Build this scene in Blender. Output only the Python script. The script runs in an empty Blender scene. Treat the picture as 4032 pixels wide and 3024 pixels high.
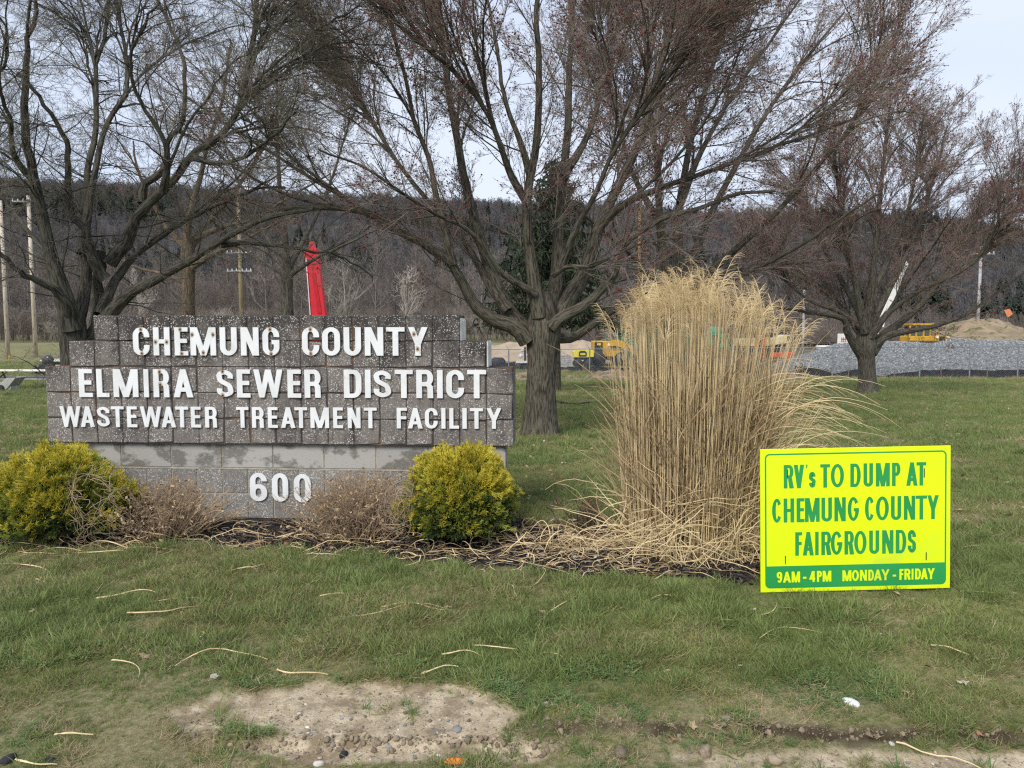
import bpy, math
import numpy as np
from mathutils import Vector, Matrix, Euler

scene = bpy.context.scene
COL = scene.collection
R = math.radians

# ------------------------------------------------------------------ camera
FPX = 2900.0                 # focal length in photo pixels (4032 wide)
HOR = 1295.0                 # horizon row
CAMZ = 1.54
PITCH = math.atan((1512 - HOR) / FPX)
cam_d = bpy.data.cameras.new('camera')
cam = bpy.data.objects.new('camera', cam_d)
COL.objects.link(cam)
cam_d.sensor_width = 36.0
cam_d.lens = FPX * 36.0 / 4032.0
cam_d.clip_start = 0.05
cam_d.clip_end = 6000
cam.location = (0, 0, CAMZ)
cam.rotation_euler = (math.pi / 2 - PITCH, 0, 0)
scene.camera = cam

# ------------------------------------------------------------------ world, sun, exposure
SUN_EL, SUN_AZ = R(42), R(-152)      # azimuth clockwise from +Y: behind the camera, from the left
world = bpy.data.worlds.new('World')
scene.world = world
world.use_nodes = True
wn, wl = world.node_tree.nodes, world.node_tree.links
wn.clear()
sky = wn.new('ShaderNodeTexSky'); sky.sky_type = 'NISHITA'; sky.sun_disc = False
sky.sun_elevation = SUN_EL; sky.sun_rotation = SUN_AZ; sky.air_density = 1.0; sky.dust_density = 1.5; sky.ozone_density = 1.2
tcn = wn.new('ShaderNodeTexCoord')
mp = wn.new('ShaderNodeMapping'); mp.inputs['Scale'].default_value = (1.0, 1.0, 2.6)
nz = wn.new('ShaderNodeTexNoise'); nz.inputs['Scale'].default_value = 1.6; nz.inputs['Detail'].default_value = 4; nz.inputs['Roughness'].default_value = 0.5
rmp = wn.new('ShaderNodeMapRange'); rmp.inputs['From Min'].default_value = 0.36; rmp.inputs['From Max'].default_value = 0.66
rmp.inputs['To Min'].default_value = 0.0; rmp.inputs['To Max'].default_value = 1.0
cl = wn.new('ShaderNodeMix'); cl.data_type = 'RGBA'
cl.inputs[6].default_value = (5.9, 7.0, 9.3, 1); cl.inputs[7].default_value = (7.9, 8.6, 9.9, 1)
mix = wn.new('ShaderNodeMix'); mix.data_type = 'RGBA'; mix.inputs[0].default_value = 0.86
bg = wn.new('ShaderNodeBackground'); bg.inputs['Strength'].default_value = 0.10
out = wn.new('ShaderNodeOutputWorld')
wl.new(tcn.outputs['Generated'], mp.inputs['Vector']); wl.new(mp.outputs[0], nz.inputs['Vector'])
wl.new(nz.outputs['Fac'], rmp.inputs['Value']); wl.new(rmp.outputs[0], cl.inputs[0])
wl.new(sky.outputs[0], mix.inputs[6]); wl.new(cl.outputs[2], mix.inputs[7])
wl.new(mix.outputs[2], bg.inputs['Color']); wl.new(bg.outputs[0], out.inputs['Surface'])

sun_d = bpy.data.lights.new('sun', 'SUN'); sun_d.energy = 2.7; sun_d.angle = R(24); sun_d.color = (1.0, 0.95, 0.87)
sun = bpy.data.objects.new('sun', sun_d); COL.objects.link(sun)
sd = Vector((math.sin(SUN_AZ) * math.cos(SUN_EL), math.cos(SUN_AZ) * math.cos(SUN_EL), math.sin(SUN_EL)))
sun.rotation_euler = sd.to_track_quat('Z', 'Y').to_euler(); sun.location = sd * 50

vs = scene.view_settings
vs.view_transform = 'Standard'; vs.look = 'None'; vs.gamma = 1.0; vs.use_curve_mapping = False
vs.exposure = 0.2
scene.cycles.max_bounces = 6; scene.cycles.diffuse_bounces = 3; scene.cycles.transparent_max_bounces = 8
scene.cycles.use_denoising = False; scene.cycles.pixel_filter_type = 'BLACKMAN_HARRIS'; scene.cycles.filter_width = 1.25

# ------------------------------------------------------------------ helpers: numbers
CP, SP = math.cos(PITCH), math.sin(PITCH)
def px(U, V, d):
    """World point seen at photo pixel (U, V) whose depth coordinate y equals d."""
    u = (U - 2016) / FPX; v = (1512 - V) / FPX
    D = np.array([u, CP + v * SP, -SP + v * CP])
    return np.array([0, 0, CAMZ]) + D * (d / D[1])

def hsh(ix, iy, s):
    a = np.sin(ix * 127.1 + iy * 311.7 + s * 74.7) * 43758.5453
    return a - np.floor(a)
def vnoise(x, y, s=0):
    x = np.asarray(x, float); y = np.asarray(y, float)
    ix, iy = np.floor(x), np.floor(y); fx, fy = x - ix, y - iy
    fx = fx * fx * (3 - 2 * fx); fy = fy * fy * (3 - 2 * fy)
    a = hsh(ix, iy, s); b = hsh(ix + 1, iy, s); c = hsh(ix, iy + 1, s); d = hsh(ix + 1, iy + 1, s)
    return (a * (1 - fx) + b * fx) * (1 - fy) + (c * (1 - fx) + d * fx) * fy
def fbm(x, y, s=0, o=4):
    t = 0; a = 0.5; n = 0
    for i in range(o):
        t = t + a * vnoise(np.asarray(x) * 2 ** i, np.asarray(y) * 2 ** i, s + i * 13); n += a; a *= 0.5
    return t / n
def sstep(a, b, x):
    t = np.clip((np.asarray(x, float) - a) / (b - a), 0, 1); return t * t * (3 - 2 * t)
def nrm(v):
    return v / np.maximum(np.linalg.norm(v, axis=-1, keepdims=True), 1e-9)

# ------------------------------------------------------------------ helpers: ground shape and masks
BEDX = np.array([-9, -3.47, -2.14, -1.36, -.515, -.025, .73, 1.30, 1.60, 1.85])
BEDY = np.array([5.0, 4.99, 5.12, 4.86, 4.72, 4.50, 4.38, 4.30, 4.42, 5.1])
def mulch_mask(x, y):
    lo = np.interp(x, BEDX, BEDY) + (fbm(np.asarray(x) * 3, np.asarray(y) * 3, 3) - .5) * .28
    hi = np.interp(x, [-9, -4.2, 0.0, .12, .5, 1.0, 1.9], [6.4, 6.4, 6.4, 5.72, 5.50, 5.62, 5.7]) + (fbm(np.asarray(x) * 3, 1.7, 5) - .5) * .2
    return sstep(0, .09, np.minimum(y - lo, hi - y)) * sstep(2.0, 1.85, x) * sstep(-5.6, -5.3, x)
def dirt_mask(x, y):
    x = np.asarray(x, float); y = np.asarray(y, float)
    n = (fbm(x * 4, y * 4, 11, 5) - .5)
    e = 1 - np.sqrt(((x + .66) / .80) ** 2 + ((y - 2.90) / .245) ** 2) + n * .75
    e2 = 1 - np.sqrt(((x + .45) / .75) ** 2 + ((y - 2.66) / .10) ** 2) + n * .8
    e3 = 1 - np.sqrt(((x - 1.75) / 1.15) ** 2 + ((y - 2.50) / .20) ** 2) + n * 1.2
    e4 = 1 - np.sqrt(((x - 1.0) / .55) ** 2 + ((y - 2.62) / .05) ** 2) + n * 1.6
    return np.clip(np.maximum.reduce([sstep(0, .22, e), sstep(0, .3, e2), sstep(0, .35, e3), .7 * sstep(0, .4, e4)]), 0, 1)
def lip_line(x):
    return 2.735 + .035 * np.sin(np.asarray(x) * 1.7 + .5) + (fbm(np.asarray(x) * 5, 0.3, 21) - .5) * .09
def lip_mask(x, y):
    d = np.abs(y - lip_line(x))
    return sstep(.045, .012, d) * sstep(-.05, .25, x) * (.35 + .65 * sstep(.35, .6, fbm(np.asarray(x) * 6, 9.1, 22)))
def base_h(x, y):
    x = np.asarray(x, float); y = np.asarray(y, float)
    z = -0.036 * np.clip(y - 6, 0, 35.5)
    bank = sstep(57, 74, y) * sstep(14, 7, x) * 1.38
    z = z + bank
    return z
def gz(x, y):
    x = np.asarray(x, float); y = np.asarray(y, float)
    z = base_h(x, y)
    near = sstep(14, 8, y)
    z = z + (fbm(x * .8, y * .8, 31) - .5) * .05 * sstep(7, 12, y) * sstep(200, 60, y) + (fbm(x * 7, y * 7, 32) - .5) * .018 * near
    dm = dirt_mask(x, y)
    z = z - .022 * dm + dm * (fbm(x * 22, y * 22, 33) - .5) * .016
    # the rutted edge: a drop of about 4 cm from lawn to the worn verge
    z = z - .035 * sstep(.012, -.012, y - lip_line(x)) * sstep(-.1, .2, x) - .012 * lip_mask(x, y)
    e = sstep(.01, -.015, y - (2.70 + (fbm(x * 8, 3.3, 41) - .5) * .07)) * sstep(-1.35, -1.1, x) * sstep(.25, .05, x)
    z = z - .03 * e
    z = z + mulch_mask(x, y) * (.02 + (fbm(x * 16, y * 16, 34) - .5) * .03)
    return z
def gp(U, V):
    """Point of the ground seen at photo pixel (U, V)."""
    u = (U - 2016) / FPX; v = (1512 - V) / FPX
    D = np.array([u, CP + v * SP, -SP + v * CP]); t0, t1 = .5, 400.
    o = np.array([0, 0, CAMZ])
    for t in np.geomspace(1.5, 400, 400):
        p = o + D * t
        if p[2] < base_h(p[0], p[1]): t1 = t; break
        t0 = t
    for _ in range(30):
        t = (t0 + t1) / 2; p = o + D * t
        if p[2] < base_h(p[0], p[1]): t1 = t
        else: t0 = t
    return o + D * t1

# ------------------------------------------------------------------ helpers: materials
def mat(name, c1, c2=None, scale=8.0, rough=.85, bump=0.0, bscale=None, detail=4, metal=0.0, c3=None, s3=40., lo=.35, hi=.65,
        coord='Object', stretch=(1, 1, 1), attr=None, rnd=0.0, spec=.3, t3=.62, dist=.01):
    m = bpy.data.materials.new(name); m.use_nodes = True
    N, L = m.node_tree.nodes, m.node_tree.links
    b = N['Principled BSDF']; b.inputs['Roughness'].default_value = rough; b.inputs['Metallic'].default_value = metal
    b.inputs['Specular IOR Level'].default_value = spec
    if attr:
        c = N.new('ShaderNodeAttribute'); c.attribute_name = attr; vec = c.outputs['Vector']
    elif coord == 'World':
        c = N.new('ShaderNodeNewGeometry'); vec = c.outputs['Position']
    else:
        c = N.new('ShaderNodeTexCoord'); vec = c.outputs[coord]
    mpn = N.new('ShaderNodeMapping'); mpn.inputs['Scale'].default_value = stretch; L.new(vec, mpn.inputs[0]); vec = mpn.outputs[0]
    def noise(s, d=detail, r=.6):
        n = N.new('ShaderNodeTexNoise'); n.inputs['Scale'].default_value = s; n.inputs['Detail'].default_value = d; n.inputs['Roughness'].default_value = r
        L.new(vec, n.inputs['Vector']); return n.outputs['Fac']
    def mr(v, a, z):
        r = N.new('ShaderNodeMapRange'); r.inputs['From Min'].default_value = a; r.inputs['From Max'].default_value = z; L.new(v, r.inputs['Value']); return r.outputs[0]
    if c2 is None: c2 = tuple(x * .82 for x in c1)
    mx = N.new('ShaderNodeMix'); mx.data_type = 'RGBA'; L.new(mr(noise(scale), lo, hi), mx.inputs[0])
    mx.inputs[6].default_value = (*c1, 1); mx.inputs[7].default_value = (*c2, 1)
    col = mx.outputs[2]
    if c3 is not None:
        m3 = N.new('ShaderNodeMix'); m3.data_type = 'RGBA'; L.new(mr(noise(s3, 2), t3, t3 + .08), m3.inputs[0])
        L.new(col, m3.inputs[6]); m3.inputs[7].default_value = (*c3, 1); col = m3.outputs[2]
    if rnd > 0:
        oi = N.new('ShaderNodeObjectInfo'); r = N.new('ShaderNodeMapRange'); r.inputs['To Min'].default_value = 1 - rnd; r.inputs['To Max'].default_value = 1 + rnd
        L.new(oi.outputs['Random'], r.inputs['Value'])
        hv = N.new('ShaderNodeHueSaturation'); L.new(r.outputs[0], hv.inputs['Value']); L.new(col, hv.inputs['Color']); col = hv.outputs[0]
    L.new(col, b.inputs['Base Color'])
    if bump:
        bn = N.new('ShaderNodeBump'); bn.inputs['Strength'].default_value = bump; bn.inputs['Distance'].default_value = dist
        L.new(noise(bscale or scale * 4), bn.inputs['Height']); L.new(bn.outputs[0], b.inputs['Normal'])
    return m

# ------------------------------------------------------------------ helpers: meshes and objects
def mesh_np(name, V, F4=None, F3=None, tc=None, fl=None, smooth=True, mats=(), fmat=None):
    me = bpy.data.meshes.new(name)
    V = np.asarray(V, np.float32).reshape(-1, 3)
    F4 = np.zeros((0, 4), np.int32) if F4 is None else np.asarray(F4, np.int32).reshape(-1, 4)
    F3 = np.zeros((0, 3), np.int32) if F3 is None else np.asarray(F3, np.int32).reshape(-1, 3)
    me.vertices.add(len(V)); me.vertices.foreach_set('co', V.ravel())
    nl = F4.size + F3.size; me.loops.add(nl)
    me.loops.foreach_set('vertex_index', np.concatenate([F4.ravel(), F3.ravel()]))
    npol = len(F4) + len(F3); me.polygons.add(npol)
    ls = np.concatenate([np.arange(len(F4)) * 4, F4.size + np.arange(len(F3)) * 3]).astype(np.int32)
    me.polygons.foreach_set('loop_start', ls)
    me.update(calc_edges=True)
    me.polygons.foreach_set('use_smooth', np.full(npol, bool(smooth)))
    if tc is not None:
        a = me.attributes.new('tc', 'FLOAT_VECTOR', 'POINT'); a.data.foreach_set('vector', np.asarray(tc, np.float32).ravel())
    for k, v in (fl or {}).items():
        a = me.attributes.new(k, 'FLOAT', 'POINT'); a.data.foreach_set('value', np.asarray(v, np.float32).ravel())
    for m in mats: me.materials.append(m)
    if fmat is not None: me.polygons.foreach_set('material_index', np.asarray(fmat, np.int32))
    me.validate()
    return me

def tag(o, label=None, cat=None, group=None, kind=None):
    if label: o['label'] = label
    if cat: o['category'] = cat
    if group: o['group'] = group
    if kind: o['kind'] = kind
    return o
def obj(name, me, parent=None, mats=()):
    o = bpy.data.objects.new(name, me); COL.objects.link(o)
    for m in mats: me.materials.append(m)
    if parent is not None: o.parent = parent
    return o
def empty(name, loc, label, cat, group=None, rz=0.0, rot=None):
    o = bpy.data.objects.new(name, None); COL.objects.link(o); o.empty_display_size = .2
    o.location = tuple(float(c) for c in loc); o.rotation_euler = rot or (0, 0, rz)
    return tag(o, label, cat, group, 'thing')

class MB:
    """Collects simple solids into one mesh."""
    def __init__(s): s.V = []; s.F = []
    def _add(s, vs_, fs):
        b = len(s.V); s.V += [tuple(map(float, v)) for v in vs_]; s.F += [tuple(b + i for i in f) for f in fs]; return s
    def box(s, c, d, rot=None, bev=0.0):
        hx, hy, hz = d[0] / 2, d[1] / 2, d[2] / 2
        M = (Euler(rot).to_matrix() if rot else Matrix.Identity(3))
        if bev <= 0:
            P = [(x, y, z) for x in (-hx, hx) for y in (-hy, hy) for z in (-hz, hz)]
            F = [(0, 1, 3, 2), (4, 6, 7, 5), (0, 4, 5, 1), (2, 3, 7, 6), (0, 2, 6, 4), (1, 5, 7, 3)]
        else:
            P = []; F = []
            idx = {}
            for sx in (-1, 1):
                for sy in (-1, 1):
                    for sz in (-1, 1):
                        for ax in range(3):
                            p = [sx * (hx - bev), sy * (hy - bev), sz * (hz - bev)]
                            p[ax] = (sx * hx, sy * hy, sz * hz)[ax]
                            idx[(sx, sy, sz, ax)] = len(P); P.append(tuple(p))
            g = lambda *k: idx[k]
            for sg in (-1, 1):
                F.append([g(sg, -1, -1, 0), g(sg, 1, -1, 0), g(sg, 1, 1, 0), g(sg, -1, 1, 0)][::sg])
                F.append([g(-1, sg, -1, 1), g(-1, sg, 1, 1), g(1, sg, 1, 1), g(1, sg, -1, 1)][::sg])
                F.append([g(-1, -1, sg, 2), g(1, -1, sg, 2), g(1, 1, sg, 2), g(-1, 1, sg, 2)][::sg])
            for a in (-1, 1):
                for b in (-1, 1):
                    F.append([g(a, b, -1, 0), g(a, b, -1, 1), g(a, b, 1, 1), g(a, b, 1, 0)][::a * b])
                    F.append([g(a, -1, b, 2), g(a, -1, b, 0), g(a, 1, b, 0), g(a, 1, b, 2)][::a * b])
                    F.append([g(-1, a, b, 1), g(-1, a, b, 2), g(1, a, b, 2), g(1, a, b, 1)][::a * b])
            for k in [(x, y, z) for x in (-1, 1) for y in (-1, 1) for z in (-1, 1)]:
                F.append([g(*k, 0), g(*k, 1), g(*k, 2)][::k[0] * k[1] * k[2]])
            F = [tuple(f) for f in F]
        c = Vector(c)
        return s._add([c + M @ Vector(p) for p in P], F)
    def cyl(s, a, b, r, n=12, r2=None, cap=True):
        a, b = Vector(a), Vector(b); r2 = r if r2 is None else r2
        t = (b - a).normalized(); u = t.cross(Vector((0.03, 1, 0.02)) if abs(t.y) < .9 else Vector((1, 0, 0.05))).normalized(); w = t.cross(u)
        P = []; F = []
        for (c, rr) in ((a, r), (b, r2)):
            for i in range(n):
                q = 2 * math.pi * i / n; P.append(c + (u * math.cos(q) + w * math.sin(q)) * rr)
        for i in range(n):
            j = (i + 1) % n; F.append((i, j, n + j, n + i))
        if cap: F.append(tuple(range(n))[::-1]); F.append(tuple(range(n, 2 * n)))
        return s._add(P, F)
    def prism(s, poly, y0, y1, axis='y'):
        n = len(poly)
        f = {'y': lambda p, t: (p[0], t, p[1]), 'x': lambda p, t: (t, p[0], p[1]), 'z': lambda p, t: (p[0], p[1], t)}[axis]
        P = [f(p, y0) for p in poly] + [f(p, y1) for p in poly]
        F = [tuple(range(n)), tuple(range(2 * n - 1, n - 1, -1))] + [(i, n + i, n + (i + 1) % n, (i + 1) % n) for i in range(n)]
        return s._add(P, F)
    def mesh(s, name):
        me = bpy.data.meshes.new(name); me.from_pydata(s.V, [], s.F); me.validate(); me.update()
        import bmesh
        bm = bmesh.new(); bm.from_mesh(me); bmesh.ops.recalc_face_normals(bm, faces=bm.faces); bm.to_mesh(me); bm.free()
        return me
    def build(s, name, m, parent=None, smooth=False):
        me = s.mesh(name); o = obj(name, me, parent); me.materials.append(m)
        if smooth: me.polygons.foreach_set('use_smooth', np.full(len(me.polygons), True))
        return o

def tubes(P, Rr, sides=3, seed=0):
    """P (N,K,3), Rr (N,K) -> V, F4, tc"""
    P = np.asarray(P, float); Rr = np.asarray(Rr, float); N, K, _ = P.shape
    T = np.empty_like(P); T[:, 1:-1] = P[:, 2:] - P[:, :-2]; T[:, 0] = P[:, 1] - P[:, 0]; T[:, -1] = P[:, -1] - P[:, -2]
    T = nrm(T); ref = np.broadcast_to(np.array([.05, 1., .08]), T.shape)
    bad = (np.abs((T * ref).sum(-1)).max(axis=1) > .93); ref = ref.copy(); ref[bad] = np.array([1., .04, .3])
    u = nrm(np.cross(T, ref)); w = np.cross(T, u)
    a = np.arange(sides) * 2 * np.pi / sides
    ca, sa = np.cos(a), np.sin(a)
    off = u[:, :, None, :] * ca[None, None, :, None] + w[:, :, None, :] * sa[None, None, :, None]
    V = P[:, :, None, :] + off * Rr[:, :, None, None]
    seg = np.linalg.norm(np.diff(P, axis=1), axis=-1); s = np.concatenate([np.zeros((N, 1)), np.cumsum(seg, 1)], 1)
    rng = np.random.default_rng(seed); s = s + rng.random((N, 1)) * 20
    r0 = Rr.max(axis=1)[:, None, None]
    tc = np.stack([np.broadcast_to(ca[None, None, :] * r0, (N, K, sides)), np.broadcast_to(sa[None, None, :] * r0, (N, K, sides)), np.broadcast_to(s[:, :, None], (N, K, sides))], -1)
    n0 = (np.arange(N) * K * sides)[:, None, None]; k = (np.arange(K - 1) * sides)[None, :, None]; i = np.arange(sides)[None, None, :]; j = (i + 1) % sides
    F = np.stack([n0 + k + i, n0 + k + j, n0 + k + sides + j, n0 + k + sides + i], -1).reshape(-1, 4)
    return V.reshape(-1, 3), F, tc.reshape(-1, 3)
class Acc:
    def __init__(s): s.V = []; s.F = []; s.T = []; s.n = 0; s.X = []
    def add(s, V, F, T=None, x=None):
        s.V.append(V); s.F.append(F + s.n); s.n += len(V); s.T.append(np.zeros((len(V), 3)) if T is None else T)
        s.X.append(np.zeros(len(V)) if x is None else np.broadcast_to(x, (len(V),)))
    def tubes(s, P, Rr, sides=3, seed=0, x=None):
        if len(P): s.add(*tubes(P, Rr, sides, seed), x=x)
    def build(s, name, m, parent=None, loc=None, smooth=True, fl=None):
        V = np.concatenate(s.V); loc = np.zeros(3) if loc is None else np.asarray(loc)
        me = mesh_np(name, V - loc, np.concatenate(s.F), tc=np.concatenate(s.T), fl={fl: np.concatenate(s.X)} if fl else None, smooth=smooth, mats=[m] if not isinstance(m, (list, tuple)) else m)
        return obj(name, me, parent)

def ribbons(P, W, N_=None):
    """flat strips: P (N,K,3), W (N,K) half widths; -> V, F4"""
    T = nrm(np.gradient(P, axis=1)); ref = np.array([0, 0, 1.]) if N_ is None else N_
    s = nrm(np.cross(T, np.broadcast_to(ref, T.shape)))
    V = np.stack([P - s * W[..., None], P + s * W[..., None]], 2); n, K = P.shape[:2]
    a = (np.arange(n) * K * 2)[:, None] + (np.arange(K - 1) * 2)[None]
    F = np.stack([a, a + 1, a + 3, a + 2], -1).reshape(-1, 4)
    return V.reshape(-1, 3), F

def catmull(pts, n):
    """pts (m,c) -> n points evenly by chord"""
    p = np.asarray(pts, float); m = len(p)
    q = np.vstack([2 * p[0] - p[1], p, 2 * p[-1] - p[-2]])
    d = np.concatenate([[0], np.cumsum(np.linalg.norm(np.diff(p[:, :3], axis=0), axis=1))]); d /= d[-1]
    s = np.linspace(0, 1, n); k = np.clip(np.searchsorted(d, s, 'right') - 1, 0, m - 2)
    t = ((s - d[k]) / np.maximum(d[k + 1] - d[k], 1e-9))[:, None]
    a, b, c, e = q[k], q[k + 1], q[k + 2], q[k + 3]
    return .5 * (2 * b + (c - a) * t + (2 * a - 5 * b + 4 * c - e) * t * t + (3 * b - a - 3 * c + e) * t ** 3)

def scatter(name, protos, pos, rot, sc, idx, parent=None, realize=False):
    """One object that draws the proto meshes at many points (geometry nodes)."""
    pos = np.asarray(pos, np.float32); me = bpy.data.meshes.new(name); me.vertices.add(len(pos)); me.vertices.foreach_set('co', pos.ravel())
    a = me.attributes.new('rot', 'FLOAT_VECTOR', 'POINT'); a.data.foreach_set('vector', np.asarray(rot, np.float32).ravel())
    a = me.attributes.new('sc', 'FLOAT', 'POINT'); a.data.foreach_set('value', np.asarray(sc, np.float32).ravel())
    a = me.attributes.new('idx', 'INT', 'POINT'); a.data.foreach_set('value', np.asarray(idx, np.int32).ravel())
    o = obj(name, me, parent)
    ng = bpy.data.node_groups.new(name, 'GeometryNodeTree')
    ng.interface.new_socket('Geometry', in_out='INPUT', socket_type='NodeSocketGeometry'); ng.interface.new_socket('Geometry', in_out='OUTPUT', socket_type='NodeSocketGeometry')
    N, L = ng.nodes, ng.links
    gi, go = N.new('NodeGroupInput'), N.new('NodeGroupOutput')
    iop = N.new('GeometryNodeInstanceOnPoints'); iop.inputs['Pick Instance'].default_value = True
    L.new(gi.outputs[0], iop.inputs['Points'])
    jn = N.new('GeometryNodeJoinGeometry')
    for pm in reversed(protos):
        po = bpy.data.objects.new('source', pm)
        oi = N.new('GeometryNodeObjectInfo'); oi.inputs['Object'].default_value = po
        g2 = N.new('GeometryNodeGeometryToInstance'); L.new(oi.outputs['Geometry'], g2.inputs[0]); L.new(g2.outputs[0], jn.inputs[0])
    L.new(jn.outputs[0], iop.inputs['Instance'])
    def at(nm, ty):
        n = N.new('GeometryNodeInputNamedAttribute'); n.data_type = ty; n.inputs['Name'].default_value = nm; return n.outputs['Attribute']
    e = N.new('FunctionNodeEulerToRotation'); L.new(at('rot', 'FLOAT_VECTOR'), e.inputs[0]); L.new(e.outputs[0], iop.inputs['Rotation'])
    L.new(at('sc', 'FLOAT'), iop.inputs['Scale']); L.new(at('idx', 'INT'), iop.inputs['Instance Index'])
    last = iop.outputs[0]
    if realize:
        rz = N.new('GeometryNodeRealizeInstances'); L.new(last, rz.inputs[0]); last = rz.outputs[0]
    L.new(last, go.inputs[0])
    md = o.modifiers.new('scatter', 'NODES'); md.node_group = ng
    return o
# ================================================================== GROUND
def axis_pts(lo, hi, step, far, ratio=1.09):
    a = list(np.arange(lo, hi, step)); s = step; v = a[-1]
    up = []
    while v < far: s *= ratio; v += s; up.append(v)
    s = step; v = a[0]; dn = []
    while v > -far: s *= ratio; v -= s; dn.append(v)
    return np.array(dn[::-1] + a + up)
gx = axis_pts(-3.2, 3.4, .034, 1500)
s_ = .03; gy = [1.2]
while gy[-1] < 2.4: gy.append(gy[-1] + .08)
while gy[-1] < 5.9: gy.append(gy[-1] + s_)
while gy[-1] < 1600: s_ *= 1.035 if gy[-1] < 30 else 1.08; gy.append(gy[-1] + s_)
gy = np.array([-40, -10, -3, 0, .6] + gy)
X, Y = np.meshgrid(gx, gy); nx, ny = len(gx), len(gy)
Z = gz(X, Y)
Vg = np.stack([X, Y, Z], -1).reshape(-1, 3)
ii = (np.arange(ny - 1)[:, None] * nx + np.arange(nx - 1)[None]).ravel()
Fg = np.stack([ii, ii + 1, ii + 1 + nx, ii + nx], -1)
yard = sstep(42, 47, Y) * (1 - sstep(14, 7, X) * sstep(56, 60, Y) ) * sstep(-40, -20, X * 3 - 0)
def dry_amount(x, y):
    d = sstep(.42, .72, fbm(x * .9, y * .9, 51)) * .55 + sstep(.5, .75, fbm(x * 3.1, y * 3.1, 52)) * .45
    d = d * sstep(2.2, 3.2, y) + (1 - sstep(2.7, 3.4, y)) * (.3 + .7 * sstep(.3, .65, fbm(x * 2.2, y * 4, 53)))
    return np.clip(np.maximum(d, (sstep(.38, .62, fbm(x * .25, y * .5, 54)) * .7 + .25) * sstep(55, 60, y)), 0, 1)
g_me = mesh_np('ground', Vg, Fg, fl={'dirt': dirt_mask(X, Y), 'mulch': mulch_mask(X, Y), 'dry': dry_amount(X, Y), 'lip': lip_mask(X, Y), 'yard': yard})

def ground_material():
    m = bpy.data.materials.new('ground_soil_and_turf'); m.use_nodes = True
    N, L = m.node_tree.nodes, m.node_tree.links; b = N['Principled BSDF']; b.inputs['Roughness'].default_value = .95; b.inputs['Specular IOR Level'].default_value = .15
    geo = N.new('ShaderNodeNewGeometry')
    def noise(s, d=5, r=.62):
        n = N.new('ShaderNodeTexNoise'); n.inputs['Scale'].default_value = s; n.inputs['Detail'].default_value = d; n.inputs['Roughness'].default_value = r; L.new(geo.outputs['Position'], n.inputs['Vector']); return n.outputs['Fac']
    def mr(v, a, z, c=0, e=1):
        r = N.new('ShaderNodeMapRange'); r.inputs[1].default_value = a; r.inputs[2].default_value = z; r.inputs[3].default_value = c; r.inputs[4].default_value = e; L.new(v, r.inputs[0]); return r.outputs[0]
    def mixc(f, a, c):
        x = N.new('ShaderNodeMix'); x.data_type = 'RGBA'
        if hasattr(f, 'name'): L.new(f, x.inputs[0])
        else: x.inputs[0].default_value = f
        for s, v in ((6, a), (7, c)):
            if isinstance(v, tuple): x.inputs[s].default_value = (*v, 1)
            else: L.new(v, x.inputs[s])
        return x.outputs[2]
    def at(n):
        a = N.new('ShaderNodeAttribute'); a.attribute_name = n; return a.outputs['Fac']
    green = mixc(mr(noise(2.2), .38, .62), (.170, .180, .070), (.235, .235, .100))
    green = mixc(mr(noise(60, 3), .35, .65), green, mixc(.6, green, (.045, .06, .022)))
    tan = mixc(mr(noise(35, 3), .4, .6), (.34, .29, .17), (.20, .175, .09))
    big = noise(.35, 3)
    f = N.new('ShaderNodeMath'); f.operation = 'MULTIPLY'; f.inputs[1].default_value = .8; L.new(at('dry'), f.inputs[0])
    turf = mixc(f.outputs[0], green, tan)
    turf = mixc(mr(noise(9, 4), .60, .70), turf, tan)
    soil = mixc(mr(noise(14, 6, .7), .36, .64), (.36, .285, .185), (.62, .51, .36))
    soil = mixc(mr(noise(70, 3), .60, .68), soil, (.12, .10, .085))
    soil = mixc(mr(noise(5, 5, .7), .50, .62), soil, (.27, .205, .13))
    mul = mixc(mr(noise(45, 5, .75), .4, .6), (.018, .015, .014), (.075, .06, .05))
    mul = mixc(mr(noise(6, 3), .55, .7), mul, (.10, .06, .04))
    yardc = mixc(mr(noise(1.2, 5), .4, .6), (.20, .16, .11), (.11, .10, .06))
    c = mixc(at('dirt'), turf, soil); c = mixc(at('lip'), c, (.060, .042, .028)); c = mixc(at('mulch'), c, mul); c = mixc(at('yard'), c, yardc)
    L.new(c, b.inputs['Base Color'])
    bn = N.new('ShaderNodeBump'); bn.inputs['Strength'].default_value = .8; bn.inputs['Distance'].default_value = .012
    L.new(noise(90, 5, .7), bn.inputs['Height']); L.new(bn.outputs[0], b.inputs['Normal'])
    return m
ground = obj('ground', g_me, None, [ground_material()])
tag(ground, 'grassy ground with a mulch bed and a bare patch of dirt', None, None, 'structure')

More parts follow.
